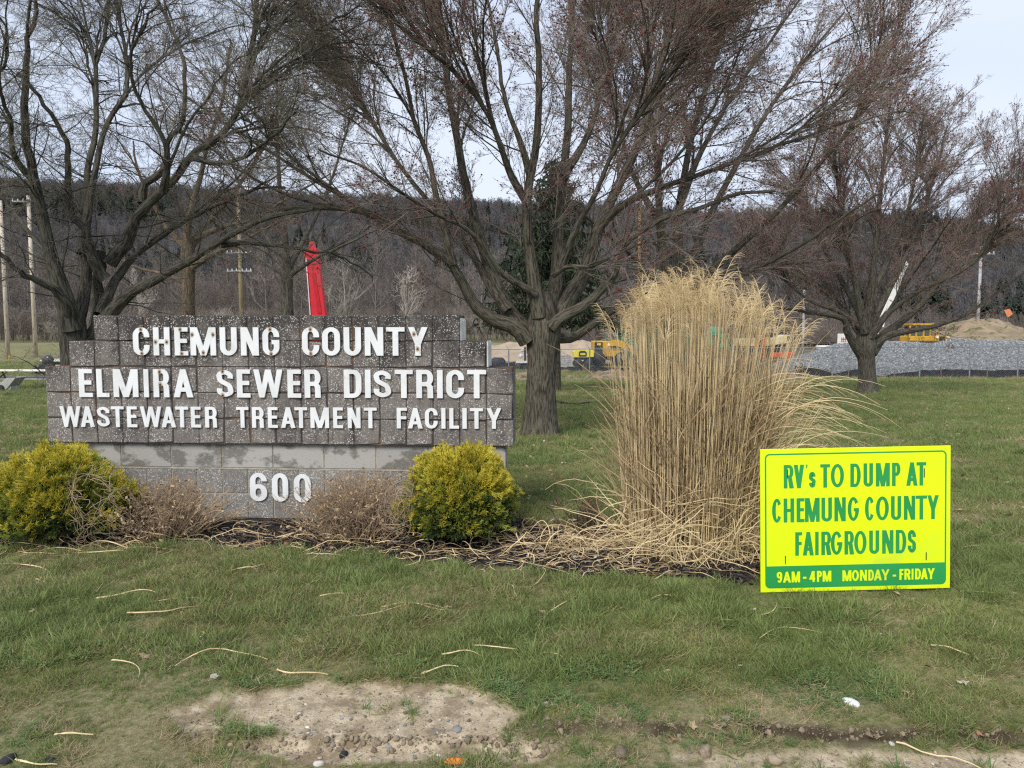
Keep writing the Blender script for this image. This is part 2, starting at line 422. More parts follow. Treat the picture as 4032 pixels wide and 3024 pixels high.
# ================================================================== HILL (bare wooded ridge)
RU = np.array([-2500, -600, 0, 400, 800, 1100, 1500, 1900, 2300, 2700, 3100, 3400, 3600, 3750, 3900, 4050, 4400, 5200, 7000])
RV = np.array([760, 720, 735, 745, 770, 790, 800, 815, 835, 858, 868, 885, 905, 940, 985, 1030, 1090, 1150, 1200])
HD = 720.0
hx = np.linspace(-1500, 1500, 260); hy = np.linspace(120, 900, 80)
HX, HY = np.meshgrid(hx, hy)
def hill_z(x, y):
    U = x / HD * FPX + 2016
    top = (HOR - 42 - np.interp(U, RU, RV)) / FPX * HD + CAMZ
    up = sstep(150, HD, y) ** 1.25; down = sstep(900, HD, y) * .35 + .65
    z = top * up * np.where(y > HD, down, 1.0)
    z = z + (fbm(x * .012, y * .012, 61, 4) - .5) * 26 * sstep(150, 350, y) * sstep(HD + 10, HD - 200, y)
    z = z + (fbm(x * .05, y * .02, 62, 3) - .5) * 6 * sstep(170, 300, y)
    return z - .5 + 0 * x
HZ = hill_z(HX, HY)
ii = (np.arange(79)[:, None] * 260 + np.arange(259)[None]).ravel()
hill_me = mesh_np('hill', np.stack([HX, HY, HZ], -1).reshape(-1, 3), np.stack([ii, ii + 1, ii + 261, ii + 260], -1))
hill_mat = mat('hill_leaf_litter', (.095, .086, .080), (.072, .068, .068), scale=.02, coord='World', rough=1, c3=(.035, .042, .030), s3=.012, t3=.60)
tag(obj('hill', hill_me, None, [hill_mat]), 'long wooded ridge in bare winter colour behind the plant', None, None, 'structure')

# ------------------------------------------------------------------ bare wood prototypes
def small_tree(seed, H=12., n1=16, n2=7, r0=.16, rt=.035, spread=.5, segs=3):
    rg = np.random.default_rng(seed); A = Acc()
    K = 6; t = np.linspace(0, 1, K)
    P = np.zeros((1, K, 3)); P[0, :, 2] = t * H; P[0, :, :2] = np.cumsum(rg.normal(0, .12, (K, 2)), 0) * t[:, None]
    A.tubes(P, (r0 * (1 - .85 * t))[None], 4)
    tt = rg.uniform(.22, .97, n1); z = tt * H; az = rg.uniform(0, 2 * np.pi, n1); el = rg.uniform(.5, 1.15, n1)
    Ln = (1.1 - tt) * H * spread * rg.uniform(.5, 1.1, n1)
    D = np.stack([np.cos(az) * np.cos(el), np.sin(az) * np.cos(el), np.sin(el)], -1)
    S = np.stack([np.interp(tt, t, P[0, :, 0]), np.interp(tt, t, P[0, :, 1]), z], -1)
    def gr(S, D, Ln, K, to=.18, up=.10):
        Q = np.zeros((len(S), K, 3)); Q[:, 0] = S; d = D.copy()
        for k in range(1, K):
            d = nrm(d + rg.normal(0, to, d.shape) + np.array([0, 0, up])); Q[:, k] = Q[:, k - 1] + d * (Ln / (K - 1))[:, None]
        return Q
    Q = gr(S, D, Ln, 5); A.tubes(Q, (r0 * .45 * (1.05 - tt))[:, None] * np.linspace(1, .25, 5)[None], segs)
    k = rg.integers(1, 5, (n1, n2)); S2 = Q[np.arange(n1)[:, None], k].reshape(-1, 3); T2 = nrm(Q[np.arange(n1)[:, None], k] - Q[np.arange(n1)[:, None], k - 1]).reshape(-1, 3)
    D2 = nrm(T2 + rg.normal(0, .6, T2.shape) + np.array([0, 0, .25])); L2 = np.repeat(Ln, n2) * rg.uniform(.3, .65, n1 * n2)
    Q2 = gr(S2, D2, L2, 3); A.tubes(Q2, np.full((len(Q2), 1), rt) * np.linspace(1, .5, 3)[None], 3)
    if segs > 3 or n2 > 8:
        S3 = Q2[:, 1:].reshape(-1, 3); D3 = nrm(np.repeat(nrm(Q2[:, 2] - Q2[:, 0]), 2, 0) + rg.normal(0, .7, (len(S3), 3)) + np.array([0, 0, .2]))
        Q3 = gr(S3, D3, np.repeat(L2, 2) * .5, 3); A.tubes(Q3, np.full((len(Q3), 1), rt * .7) * np.linspace(1, .5, 3)[None], 3)
    return A
def proto(A, name, m):
    return mesh_np(name, np.concatenate(A.V), np.concatenate(A.F), tc=np.concatenate(A.T), smooth=True, mats=[m])
m_w1 = mat('bark_wood_brown', (.25, .205, .17), (.17, .14, .12), attr='tc', scale=3, rnd=.25)
m_w2 = mat('bark_wood_purple', (.20, .17, .16), (.145, .125, .122), attr='tc', scale=3, rnd=.25)
m_w3 = mat('bark_wood_pale', (.42, .38, .33), (.30, .27, .23), attr='tc', scale=3, rnd=.25)
m_w4 = mat('needle_dark_green', (.035, .048, .030), (.024, .034, .022), scale=2, rnd=.2)
wood = [proto(small_tree(100 + i, 13, 18, 10, .14, .03, .45, 4), 'wood_tree', (m_w1, m_w1, m_w2, m_w3)[i]) for i in range(4)]
m_r1 = mat('bark_ridge_brown', (.165, .148, .135), (.118, .106, .098), attr='tc', scale=3, rnd=.25)
m_r2 = mat('bark_ridge_purple', (.135, .126, .128), (.100, .094, .098), attr='tc', scale=3, rnd=.25)
ridge = [proto(small_tree(200 + i, 12, 16, 7, .20, .075, .5), 'ridge_tree', (m_r1, m_r2, m_r2)[i]) for i in range(3)]
def cone_tree(seed, H=13):
    rg = np.random.default_rng(seed); V = []; F = []
    n = 90
    for i in range(n):
        t = i / n; z = H * (.1 + .9 * t); r = H * .2 * (1 - t) + .15
        for k in range(4):
            a = rg.uniform(0, 6.283); w = r * .45
            c = np.array([np.cos(a), np.sin(a), 0]); s = np.array([-np.sin(a), np.cos(a), 0]); b = len(V)
            V += [c * .1 + [0, 0, z], c * r + s * w * .5 + [0, 0, z - r * .35], c * r * 1.1 + [0, 0, z - r * .5 - .2], c * r - s * w * .5 + [0, 0, z - r * .3]]; F.append((b, b + 1, b + 2, b + 3))
    return mesh_np('cone_tree', V, F, smooth=False, mats=[m_w4])
ridge.append(cone_tree(7))
rg = np.random.default_rng(5)
n = 15000
hy_ = 170 + (HD + 25 - 170) * rg.random(n) ** .75; hU = rg.uniform(-500, 4600, n); hx_ = (hU - 2016) / FPX * hy_
# extra along the skyline
n2 = 1900; hy_ = np.concatenate([hy_, rg.uniform(HD - 35, HD + 12, n2)]); hx_ = np.concatenate([hx_, (rg.uniform(-500, 4600, n2) - 2016) / FPX * HD])
hz_ = hill_z(hx_, hy_)
conif = (fbm(hx_ * .012, hy_ * .02, 66) + .10 * sstep(120, 330, hx_) > .60)
idx = np.where(conif & (hy_ < HD - 120) & (rg.random(len(hx_)) < .6), 3, rg.integers(0, 3, len(hx_)))
rot = np.stack([0 * hx_, 0 * hx_, rg.uniform(0, 6.28, len(hx_))], -1)
o = scatter('forest', ridge, np.stack([hx_, hy_, hz_ - .3], -1), rot, rg.uniform(.7, 1.25, len(hx_)), idx)
tag(o, 'leafless forest covering the far hillside', 'forest', None, 'stuff')
# valley wood behind the field
n = 900
wy = rg.uniform(84, 175, n); wU = rg.uniform(-500, 4600, n); wx = (wU - 2016) / FPX * wy
keep = ~((wx > 4) & (wy < 105)); wy, wx = wy[keep], wx[keep]; n = len(wy)
wz = np.where(wy > 118, np.maximum(hill_z(wx, wy), base_h(wx, wy)), base_h(wx, wy))
idx = rg.choice([0, 1, 2, 3], n, p=[.36, .28, .29, .07])
o = scatter('woodland', wood, np.stack([wx, wy, wz - .1], -1), np.stack([0 * wx, 0 * wx, rg.uniform(0, 6.28, n)], -1), rg.uniform(.5, 1.0, n) * (1 - .5 * sstep(.30, .50, wx / wy)), idx)
tag(o, 'brown leafless wood along the foot of the hill', 'woods', None, 'stuff')
# brush at its edge
n = 2600
by = rg.uniform(76, 120, n); bU = rg.uniform(-500, 4600, n); bx = (bU - 2016) / FPX * by; keep = ~((bx > 4) & (by < 100)); bx, by = bx[keep], by[keep]; n = len(bx)
brush = [proto(small_tree(300 + i, 3.0, 26, 8, .03, .012, .9), 'brush', (m_w1, m_w3, m_w1)[i]) for i in range(3)]
o = scatter('undergrowth', brush, np.stack([bx, by, base_h(bx, by) - .05], -1), np.stack([0 * bx, 0 * bx, rg.uniform(0, 6.28, n)], -1), rg.uniform(.5, 1.2, n), rg.choice([0, 1, 2], n, p=[.45, .15, .4]))
tag(o, 'reddish brown brush at the edge of the wood', 'undergrowth', None, 'stuff')

# ================================================================== SIGN WALL
CW = .2055; CH = .2040
WL = np.array([px(190, 1752, 5.885)[0], 5.885]); WR = np.array([px(2022, 1764, 5.665)[0], 5.665])
wdir = nrm(WR - WL); yaw = math.atan2(wdir[1], wdir[0]); CW = np.linalg.norm(WR - WL) / 18
WT = .34
wall = empty('sign_wall', (WL[0], WL[1], 0), 'stepped grey concrete block sign wall with raised white lettering behind the golden shrubs', 'sign wall', rz=yaw)
wall_o = np.array([WL[0], WL[1], 0]); wx_ = np.array([wdir[0], wdir[1], 0]); wn_ = np.array([-wdir[1], wdir[0], 0])
def on_wall(U, V, off=0.0):
    """photo pixel -> wall coordinates (x along, z up) on the plane `off` in front of the face"""
    u = (U - 2016) / FPX; v = (1512 - V) / FPX
    D = np.array([u, CP + v * SP, -SP + v * CP]); o = np.array([0, 0, CAMZ]); p0 = wall_o - wn_ * off
    t = ((p0 - o) @ wn_) / (D @ wn_); p = o + D * t
    return (p - wall_o) @ wx_, p[2]
ZT = on_wall(1000, 1240)[1]           # top of the wall
def wz_row(r): return ZT - r * CH
def block_material(name, base, dark, speck, thr, stain=0.0):
    m = bpy.data.materials.new(name); m.use_nodes = True
    N, L = m.node_tree.nodes, m.node_tree.links; b = N['Principled BSDF']; b.inputs['Roughness'].default_value = .9; b.inputs['Specular IOR Level'].default_value = .25
    geo = N.new('ShaderNodeNewGeometry'); oi = N.new('ShaderNodeObjectInfo')
    def noise(s, d=4, r=.6, st=None):
        n = N.new('ShaderNodeTexNoise'); n.inputs['Scale'].default_value = s; n.inputs['Detail'].default_value = d; n.inputs['Roughness'].default_value = r
        v = geo.outputs['Position']
        if st:
            q = N.new('ShaderNodeMapping'); q.inputs['Scale'].default_value = st; L.new(v, q.inputs[0]); v = q.outputs[0]
        L.new(v, n.inputs['Vector']); return n.outputs['Fac']
    def mr(v, a, z, c=0, e=1):
        r = N.new('ShaderNodeMapRange'); r.inputs[1].default_value = a; r.inputs[2].default_value = z; r.inputs[3].default_value = c; r.inputs[4].default_value = e; L.new(v, r.inputs[0]); return r.outputs[0]
    def mixc(f, a, c):
        x = N.new('ShaderNodeMix'); x.data_type = 'RGBA'; L.new(f, x.inputs[0])
        for s, v in ((6, a), (7, c)):
            if isinstance(v, tuple): x.inputs[s].default_value = (*v, 1)
            else: L.new(v, x.inputs[s])
        return x.outputs[2]
    c = mixc(mr(noise(26, 5, .7), .36, .64), base, tuple(x * .72 for x in base))
    # grime running down from the capping
    sep = N.new('ShaderNodeSeparateXYZ'); L.new(geo.outputs['Position'], sep.inputs[0])
    hi_ = mr(sep.outputs['Z'], ZT - .55, ZT + .05, .0, .30)
    g = N.new('ShaderNodeMath'); g.operation = 'ADD'; L.new(noise(3.2, 5, .65, (1.4, 1, .8)), g.inputs[0]); L.new(hi_, g.inputs[1])
    c = mixc(mr(g.outputs[0], .50, .74, 0, .9), c, dark)
    c = mixc(mr(noise(9, 4, .6, (2.2, 1, .22)), .56, .74, 0, .55), c, dark)
    # exposed aggregate: pale chips of three sizes
    for (s, th) in ((70, .20), (115, .24), (48, .13)):
        vo = N.new('ShaderNodeTexVoronoi'); vo.inputs['Scale'].default_value = s; L.new(geo.outputs['Position'], vo.inputs['Vector'])
        sz = N.new('ShaderNodeSeparateColor'); L.new(vo.outputs['Color'], sz.inputs[0])
        pick = N.new('ShaderNodeMath'); pick.operation = 'LESS_THAN'; L.new(sz.outputs[0], pick.inputs[0]); pick.inputs[1].default_value = thr
        d = N.new('ShaderNodeMath'); d.operation = 'LESS_THAN'; L.new(vo.outputs['Distance'], d.inputs[0]); d.inputs[1].default_value = th * 1.6
        a = N.new('ShaderNodeMath'); a.operation = 'MULTIPLY'; L.new(pick.outputs[0], a.inputs[0]); L.new(d.outputs[0], a.inputs[1])
        patch = N.new('ShaderNodeMath'); patch.operation = 'MULTIPLY'; L.new(a.outputs[0], patch.inputs[0]); L.new(mr(noise(9, 3), .38, .62, .25, .95), patch.inputs[1])
        c = mixc(patch.outputs[0], c, speck)
    hv = N.new('ShaderNodeHueSaturation'); L.new(mr(oi.outputs['Random'], 0, 1, .90, 1.12), hv.inputs['Value']); L.new(c, hv.inputs['Color'])
    L.new(hv.outputs[0], b.inputs['Base Color'])
    bn = N.new('ShaderNodeBump'); bn.inputs['Strength'].default_value = .7; bn.inputs['Distance'].default_value = .004
    L.new(noise(140, 4, .7), bn.inputs['Height']); L.new(bn.outputs[0], b.inputs['Normal'])
    return m
m_blk = block_material('exposed_aggregate_block', (.225, .200, .180), (.045, .040, .037), (.60, .58, .55), .30)
m_blk2 = block_material('exposed_aggregate_plinth', (.26, .245, .225), (.16, .15, .135), (.62, .61, .59), .42)
m_cmu = mat('plain_block', (.40, .385, .355), (.19, .18, .16), coord='World', scale=3.4, lo=.50, hi=.56, bump=.3, bscale=120, c3=(.33, .32, .29), s3=60, t3=.6, rnd=.06, stretch=(1, 1, 1.5))
m_joint = mat('rusty_mortar', (.065, .054, .048), (.20, .11, .065), coord='World', scale=2.6, lo=.54, hi=.66, rough=1, bump=.5, bscale=60)
m_pale = mat('lime_stained_render', (.80, .78, .72), (.55, .53, .48), coord='World', scale=12, rough=.95, bump=.4, bscale=60)
# three chipped variants of each block, shared by all copies
def block_mesh(name, w, h, seed, m):
    g = MB(); g.box((0, 0, 0), (w, WT, h), bev=.005)
    me = g.mesh(name); me.materials.append(m); rg = np.random.default_rng(seed)
    co = np.zeros(len(me.vertices) * 3); me.vertices.foreach_get('co', co); co = co.reshape(-1, 3)
    for sx in (-1, 1):
        for sz in (-1, 1):
            if rg.random() < .38:
                k = (np.sign(co[:, 0]) == sx) & (np.sign(co[:, 2]) == sz) & (co[:, 1] < 0)
                co[k, 0] -= sx * rg.uniform(.002, .012); co[k, 2] -= sz * rg.uniform(.002, .012)
    co += rg.normal(0, .0006, co.shape)
    me.vertices.foreach_set('co', co.ravel()); me.update(); return me
J = .0042
bm_up = [block_mesh('block', CW - J, CH - J, 40 + i, m_blk) for i in range(6)]
rg = np.random.default_rng(8)
rows = {0: (2, 16), 1: (1, 17), 2: (0, 18), 3: (0, 18), 4: (0, 18)}
def put_block(me, x, z, y=WT / 2):
    b = obj('block', me, wall); b.location = (x, y + rg.normal(0, .0012), z)
    if rg.random() < .5: b.scale = (1, 1, 1)
    b.rotation_euler = (0, rg.normal(0, .0025), 0); return b
for r, (a, z) in rows.items():
    for c in range(a, z): put_block(bm_up[rg.integers(0, 6)], (c + .5) * CW, wz_row(r) - CH / 2)
# core that shows as the recessed joints
for r, (a, z) in rows.items():
    pass
core = MB()
for (r0, r1, a, z) in ((0, 1, 2, 16), (1, 2, 1, 17), (2, 5, 0, 18)):
    core.box(((a + z) / 2 * CW, WT / 2, (wz_row(r0) + wz_row(r1)) / 2), ((z - a) * CW - .018, WT - .016, (r1 - r0) * CH - (.018 if r0 == 0 else .0)))
core.build('mortar_core', m_joint, wall)
# plinth, set back: one course of plain blocks, two of aggregate
BA, BZ = .16, 18 * CW - .06; BY = .045; PT = WT - 2 * BY
zc = wz_row(5)
def cmu_mesh(w, m, seed, h):
    g = MB(); g.box((0, 0, 0), (w - .009, PT, h - .009), bev=.003); me = g.mesh('block'); me.materials.append(m); return me
nb = 9; bw = 2 * CW
cm = cmu_mesh(bw, m_cmu, 1, CH - .012)
x = BA
xs = []
first = True
k = 0
while x < BZ - .02:
    w = min(bw, BZ - x)
    b = obj('plain_block', cm if abs(w - bw) < .01 else cmu_mesh(w, m_cmu, 2, CH - .012), wall); b.location = (x + w / 2, WT / 2, zc - CH / 2 - .004); x += w
pm = cmu_mesh(CW, m_blk2, 3, CH)
for r in (6, 7):
    x = BA
    while x < BZ - .02:
        w = min(CW, BZ - x)
        b = obj('plinth_block', pm if abs(w - CW) < .01 else cmu_mesh(w, m_blk2, 4, CH), wall); b.location = (x + w / 2, WT / 2 + rg.normal(0, .001), wz_row(r) - CH / 2); x += w
g = MB(); g.box(((BA + BZ) / 2, WT / 2, (zc - .002 + wz_row(8) - .1) / 2), (BZ - BA - .01, PT - .010, zc + .1 - wz_row(8) - .006)); g.build('plinth_core', mat('pale_mortar', (.42, .38, .30), (.26, .235, .19), coord='World', scale=9, rough=1, bump=.4, bscale=60), wall)
g = MB(); g.box(((BA + BZ) / 2, WT / 2, zc - CH - .004), (BZ - BA, PT + .004, .014), bev=.003); g.build('mortar_bed', bpy.data.materials['pale_mortar'], wall)
# lime-stained ends where the steps have lost their facing
for (c, r) in ((16, 0), (17, 1)):
    g = MB(); hgt = CH * (.86 if r == 0 else 1.0)
    g.prism([(0, -hgt / 2), (.012, -hgt / 2), (.012, hgt / 2 * .75), (.005, hgt / 2), (0, hgt / 2 * .9)], .03, WT - .01)
    o = g.build('stained_end', m_pale, wall); o.location = (c * CW - J / 2 + .0005, 0, wz_row(r + 1) + hgt / 2 + .004)

# ------------------------------------------------------------------ letters
class Glyph:
    def __init__(s, W, H, st, bar, cr=.30, rnd_=None):
        s.W, s.H, s.s, s.b = W, H, st, bar; s.rx = W / 2; s.ry = min(H * cr, H / 2); s.pieces = []
        if rnd_: s.ry = H / 2
    def poly(s, *p): s.pieces.append(('p', [tuple(q) for q in p])); return s
    def rect(s, x0, y0, x1, y1): return s.poly((x0, y0), (x1, y0), (x1, y1), (x0, y1))
    def corner(s, q, x0, y0, x1, y1, rx, ry, n=8):
        c = {0: (x1 - rx, y1 - ry), 1: (x0 + rx, y1 - ry), 2: (x0 + rx, y0 + ry), 3: (x1 - rx, y0 + ry)}[q]
        return [(c[0] + rx * math.cos(math.pi / 2 * (q + i / n)), c[1] + ry * math.sin(math.pi / 2 * (q + i / n))) for i in range(n + 1)]
    def strip(s, a, b, closed=False): s.pieces.append(('c' if closed else 's', a, b)); return s
    def arc(s, qs, x0, y0, x1, y1, start=None, end=None, rx=None, ry=None, closed=False):
        rx = rx or (x1 - x0) / 2; ry = min(ry or s.ry, (y1 - y0) / 2)
        o = []; i = []
        st, b = s.s, s.b
        ix, iy = max(rx - st, rx * .12), max(ry - b, ry * .12)
        for q in qs:
            o += s.corner(q, x0, y0, x1, y1, rx, ry); i += s.corner(q, x0 + st, y0 + b, x1 - st, y1 - b, ix, iy)
        if s.trim[0] and len(qs) == 4 and not closed: o = o[s.trim[0]:]; i = i[s.trim[0]:]; start = None
        if s.trim[1] and len(qs) == 4 and not closed: o = o[:-s.trim[1]]; i = i[:-s.trim[1]]; end = None
        if start: o.insert(0, start[0]); i.insert(0, start[1])
        if end: o.append(end[0]); i.append(end[1])
        return s.strip(o, i, closed)
    def make(s, ch):
        W, H, t, b = s.W, s.H, s.s, s.b; R_ = s.rect; P = s.poly
        if ch in 'EFL':
            R_(0, 0, t, H)
            if ch != 'L': R_(t, H - b, W, H); R_(t, H * .5 - b / 2 + (.02 * H), W * .93, H * .5 + b / 2 + (.02 * H))
            if ch != 'F': R_(t, 0, W, b)
        elif ch == 'I': R_(0, 0, W, H)
        elif ch == 'T': R_(0, H - b, W, H); R_(W / 2 - t / 2, 0, W / 2 + t / 2, H - b)
        elif ch == 'H': R_(0, 0, t, H); R_(W - t, 0, W, H); R_(t, H * .5 - b / 2, W - t, H * .5 + b / 2)
        elif ch == 'N': R_(0, 0, t, H); R_(W - t, 0, W, H); P((0, H), (W - t * 1.15, 0), (W, 0), (t * 1.15, H))
        elif ch == 'M':
            R_(0, 0, t, H); R_(W - t, 0, W, H); m = W / 2
            P((0, H), (m - t * .5, 0), (m + t * .5, 0), (t * 1.25, H)); P((W - t * 1.25, H), (m - t * .5, 0), (m + t * .5, 0), (W, H))
        elif ch in 'AV':
            d = t * 1.08; m = W / 2; A_ = [[(0, H), (m - d * .45, 0), (m + d * .5, 0), (d, H)], [(W - d, H), (m - d * .5, 0), (m + d * .45, 0), (W, H)]]
            if ch == 'A': A_ = [[(x, H - y) for x, y in q][::-1] for q in A_]; P((W * .24, H * .20), (W * .76, H * .20), (W * .70, H * .20 + b), (W * .30, H * .20 + b))
            for q in A_: P(*q)
        elif ch == 'W':
            d = t * .98; q = W / 4
            for (a, c) in ((0, q), (2 * q, 3 * q)):
                P((a - (d * .1 if a else 0), H), (c - d * .45 + q * 0.12, 0), (c + d * .45 + q * .12, 0), (a + d, H)) if a == 0 else P((a - d * .5, H), (c - d * .45 - q * .12, 0), (c + d * .45 - q * .12, 0), (a + d * .5, H))
            P((2 * q - d * .5, H), (q - d * .45 + q * .12, 0), (q + d * .45 + q * .12, 0), (2 * q + d * .5, H)); P((W - d, H), (3 * q - d * .45 - q * .12, 0), (3 * q + d * .45 - q * .12, 0), (W, H))
        elif ch == 'Y':
            d = t * 1.05; m = W / 2; R_(m - t / 2, 0, m + t / 2, H * .42)
            P((0, H), (m - t / 2, H * .40), (m + t / 2, H * .40), (d, H)); P((W - d, H), (m - t / 2, H * .40), (m + t / 2, H * .40), (W, H))
        elif ch in 'O0': s.arc((0, 1, 2, 3), 0, 0, W, H, closed=True)
        elif ch == 'C': s.arc((0, 1, 2, 3), 0, 0, W, H, start=((W, H * .645), (W - t, H * .645)), end=((W, H * .37), (W - t, H * .37)))
        elif ch == 'G':
            s.arc((0, 1, 2, 3), 0, 0, W, H, start=((W, H * .655), (W - t, H * .655)), end=((W, H * .40), (W - t, H * .40))); R_(W * .54, H * .40, W, H * .40 + b)
        elif ch == 'U': s.arc((2, 3), 0, 0, W, H, start=((0, H), (t, H)), end=((W, H), (W - t, H)))
        elif ch == 'D':
            R_(0, 0, t, H); s2 = s.rx; s.arc((3, 0), t * .0, 0, W, H, start=((t * .99, 0), (t * .99, b)), end=((t * .99, H), (t * .99, H - b)), rx=min(W * .5, W - t))
        elif ch in 'PR':
            y0 = H * (.44 if ch == 'P' else .42); R_(0, 0, t, H)
            s.arc((3, 0), 0, y0, W, H, start=((t * .99, y0), (t * .99, y0 + b)), end=((t * .99, H), (t * .99, H - b)), rx=W * .42, ry=(H - y0) / 2)
            if ch == 'R':
                if s.rnd_leg: P((W * .42, y0 + b * .3), (W - t * 1.1, 0), (W * 1.04, 0), (W * .42 + t * 1.1, y0 + b * .3))
                else: P((W * .50, y0 + b * .5), (W - t * 1.02, y0 - b * .35), (W - t, 0), (W, 0), (W - t * .06, y0 - b * .1), (W - t * .4, y0 + b * .5))
        elif ch in 'Ss':
            h = t / 2; c = [(W - h, .68), (W - h * 1.05, .80), (W * .5, 1 - h / H), (h * 1.05, .83), (h, .71), (W * .27, .585), (W * .73, .43), (W - h, .29), (W - h * 1.05, .17), (W * .5, h / H), (h * 1.05, .19), (h, .32)]
            c = [(x, y * H) for x, y in c]
            q = catmull([(x, y, 0) for x, y in c], 44)[:, :2]; T = nrm(np.gradient(q, axis=0)); nn = np.stack([-T[:, 1], T[:, 0]], -1)
            ww = h * (1 - (1 - b / t) * np.abs(T[:, 0]))[:, None]
            s.strip([tuple(v) for v in q + nn * ww], [tuple(v) for v in q - nn * ww])
        elif ch in '69':
            H1 = H; k0 = len(s.pieces)
            s.arc((0, 1, 2, 3), 0, 0, W, H * .60, closed=True, ry=H * .26)
            s.arc((0, 1), 0, 0, W, H, start=((W, H * .725), (W - t, H * .725)), end=((0, H * .28), (t, H * .28)))
            if s.ry > .4 * H: q = s.pieces[-1]; s.pieces[-1] = (q[0], q[1][5:], q[2][5:])
            if ch == '9':
                f = lambda p: (W - p[0], H - p[1])
                s.pieces = s.pieces[:k0] + [(q[0], [f(v) for v in q[1]]) if q[0] == 'p' else (q[0], [f(v) for v in q[1]], [f(v) for v in q[2]]) for q in s.pieces[k0:]]
        elif ch == '4': R_(W * .62 - t / 2 + t * .3, 0, W * .62 + t / 2 + t * .3, H); R_(0, H * .22, W, H * .22 + b); P((0, H * .22), (t * 1.1, H * .22), (W * .62 + t * .5, H), (W * .62 - t * .5, H))
        elif ch == '-': R_(0, H * .32, W, H * .32 + b)
        elif ch == "'": P((0, H), (W * .25, H * .62), (W * .75, H * .62), (W, H))
        return s
    rnd_leg = False
    trim = (0, 0)
    def to(s, g, x, z, y_back, depth, face=-1, step=.00018):
        """extrude into MB g, front at y_back + face*depth"""
        for k, q in enumerate(s.pieces):
            y0 = y_back; y1 = y_back + face * (depth + k * step)
            loops = [(q[1],)] if q[0] == 'p' else None
            if q[0] == 'p': g.prism([(x + a, z + c) for a, c in q[1]], y0, y1)
            else:
                a, b = q[1], q[2]; n = len(a); m = n if q[0] == 'c' else n - 1
                P = [(x + u[0], y, z + u[1]) for y in (y0, y1) for L_ in (a, b) for u in L_]
                F = []
                for i in range(m):
                    j = (i + 1) % n
                    F += [(2 * n + i, 2 * n + j, 3 * n + j, 3 * n + i), (i, n + i, n + j, j), (i, j, 2 * n + j, 2 * n + i), (n + i, 3 * n + i, 3 * n + j, n + j)]
                if q[0] == 's':
                    F += [(0, 2 * n, 3 * n, n), (n - 1, 2 * n - 1, 4 * n - 1, 3 * n - 1)]
                g._add(P, F)

m_let = mat('painted_metal_letter', (.80, .81, .81), (.68, .69, .68), coord='World', scale=9, rough=.45, lo=.42, hi=.7, bump=.05, c3=(.60, .58, .52), s3=14, t3=.66, stretch=(1, 1, .6))
m_bolt = mat('rusty_bolt', (.045, .03, .02), (.09, .045, .02), scale=60, rough=.8)
m_rust = bpy.data.materials.new('rust_bleed'); m_rust.use_nodes = True
def _rust():
    N, L = m_rust.node_tree.nodes, m_rust.node_tree.links; b = N['Principled BSDF']; b.inputs['Roughness'].default_value = .8
    b.inputs['Base Color'].default_value = (.36, .20, .06, 1)
    tc = N.new('ShaderNodeTexCoord'); ln = N.new('ShaderNodeVectorMath'); ln.operation = 'LENGTH'; ns = N.new('ShaderNodeTexNoise'); ns.inputs['Scale'].default_value = 90
    mp_ = N.new('ShaderNodeMapping'); mp_.inputs['Scale'].default_value = (1, 1, .75); L.new(tc.outputs['Object'], mp_.inputs[0]); L.new(mp_.outputs[0], ln.inputs[0]); L.new(tc.outputs['Object'], ns.inputs['Vector'])
    r = N.new('ShaderNodeMapRange'); r.inputs[1].default_value = .004; r.inputs[2].default_value = .020; r.inputs[3].default_value = .55; r.inputs[4].default_value = 0; L.new(ln.outputs['Value'], r.inputs[0])
    mu = N.new('ShaderNodeMath'); mu.operation = 'MULTIPLY'; L.new(r.outputs[0], mu.inputs[0]); L.new(ns.outputs['Fac'], mu.inputs[1])
    m2 = N.new('ShaderNodeMath'); m2.operation = 'MULTIPLY'; m2.inputs[1].default_value = 1.5; m2.use_clamp = True; L.new(mu.outputs[0], m2.inputs[0]); L.new(m2.outputs[0], b.inputs['Alpha'])
_rust()
LD = .016
def place_letter(ch, U0, U1, V0, V1, st, bar):
    x0, z1 = on_wall(U0, V0, LD); x1, z0 = on_wall(U1, V1, LD)
    W = x1 - x0; H = z1 - z0; g = Glyph(W, H, st, bar); g.make(ch); mb = MB(); g.to(mb, 0, 0, 0, LD - .006, step=.0002)
    o = mb.build('letter', m_let, wall); o.location = (x0, -.006, z0); return o, W, H
def c1(x): return 150 + x / 1.746
def c2(x): return 1100 + x / 1.746
SC = .2032 / 102.0     # metres per photo pixel on the wall, about
L1 = [('C', c1(648), c1(768)), ('H', c1(788), c1(907)), ('E', c1(934), c1(1032)), ('M', c1(1043), c1(1224)), ('U', c1(1246), c1(1368)), ('N', c1(1390), c1(1518)), ('G', c1(1540), c1(1660)),
      ('C', c2(153), c2(275)), ('O', c2(292), c2(418)), ('U', c2(440), c2(562)), ('N', c2(585), c2(715)), ('T', c2(733), c2(862)), ('Y', c2(884), c2(1020))]
L2 = [('E', c1(275), c1(376)), ('L', c1(397), c1(490)), ('M', c1(512), c1(690)), ('I', c1(722), c1(762)), ('R', c1(788), c1(903)), ('A', c1(926), c1(1067)), ('S', c1(1225), c1(1342)), ('E', c1(1363), c1(1460)), ('W', c1(1478), c1(1683)),
      ('E', c2(53), c2(150)), ('R', c2(170), c2(285)), ('D', c2(441), c2(565)), ('I', c2(587), c2(628)), ('S', c2(648), c2(767)), ('T', c2(792), c2(918)), ('R', c2(940), c2(1058)), ('I', c2(1083), c2(1123)), ('C', c2(1146), c2(1270)), ('T', c2(1290), c2(1422))]
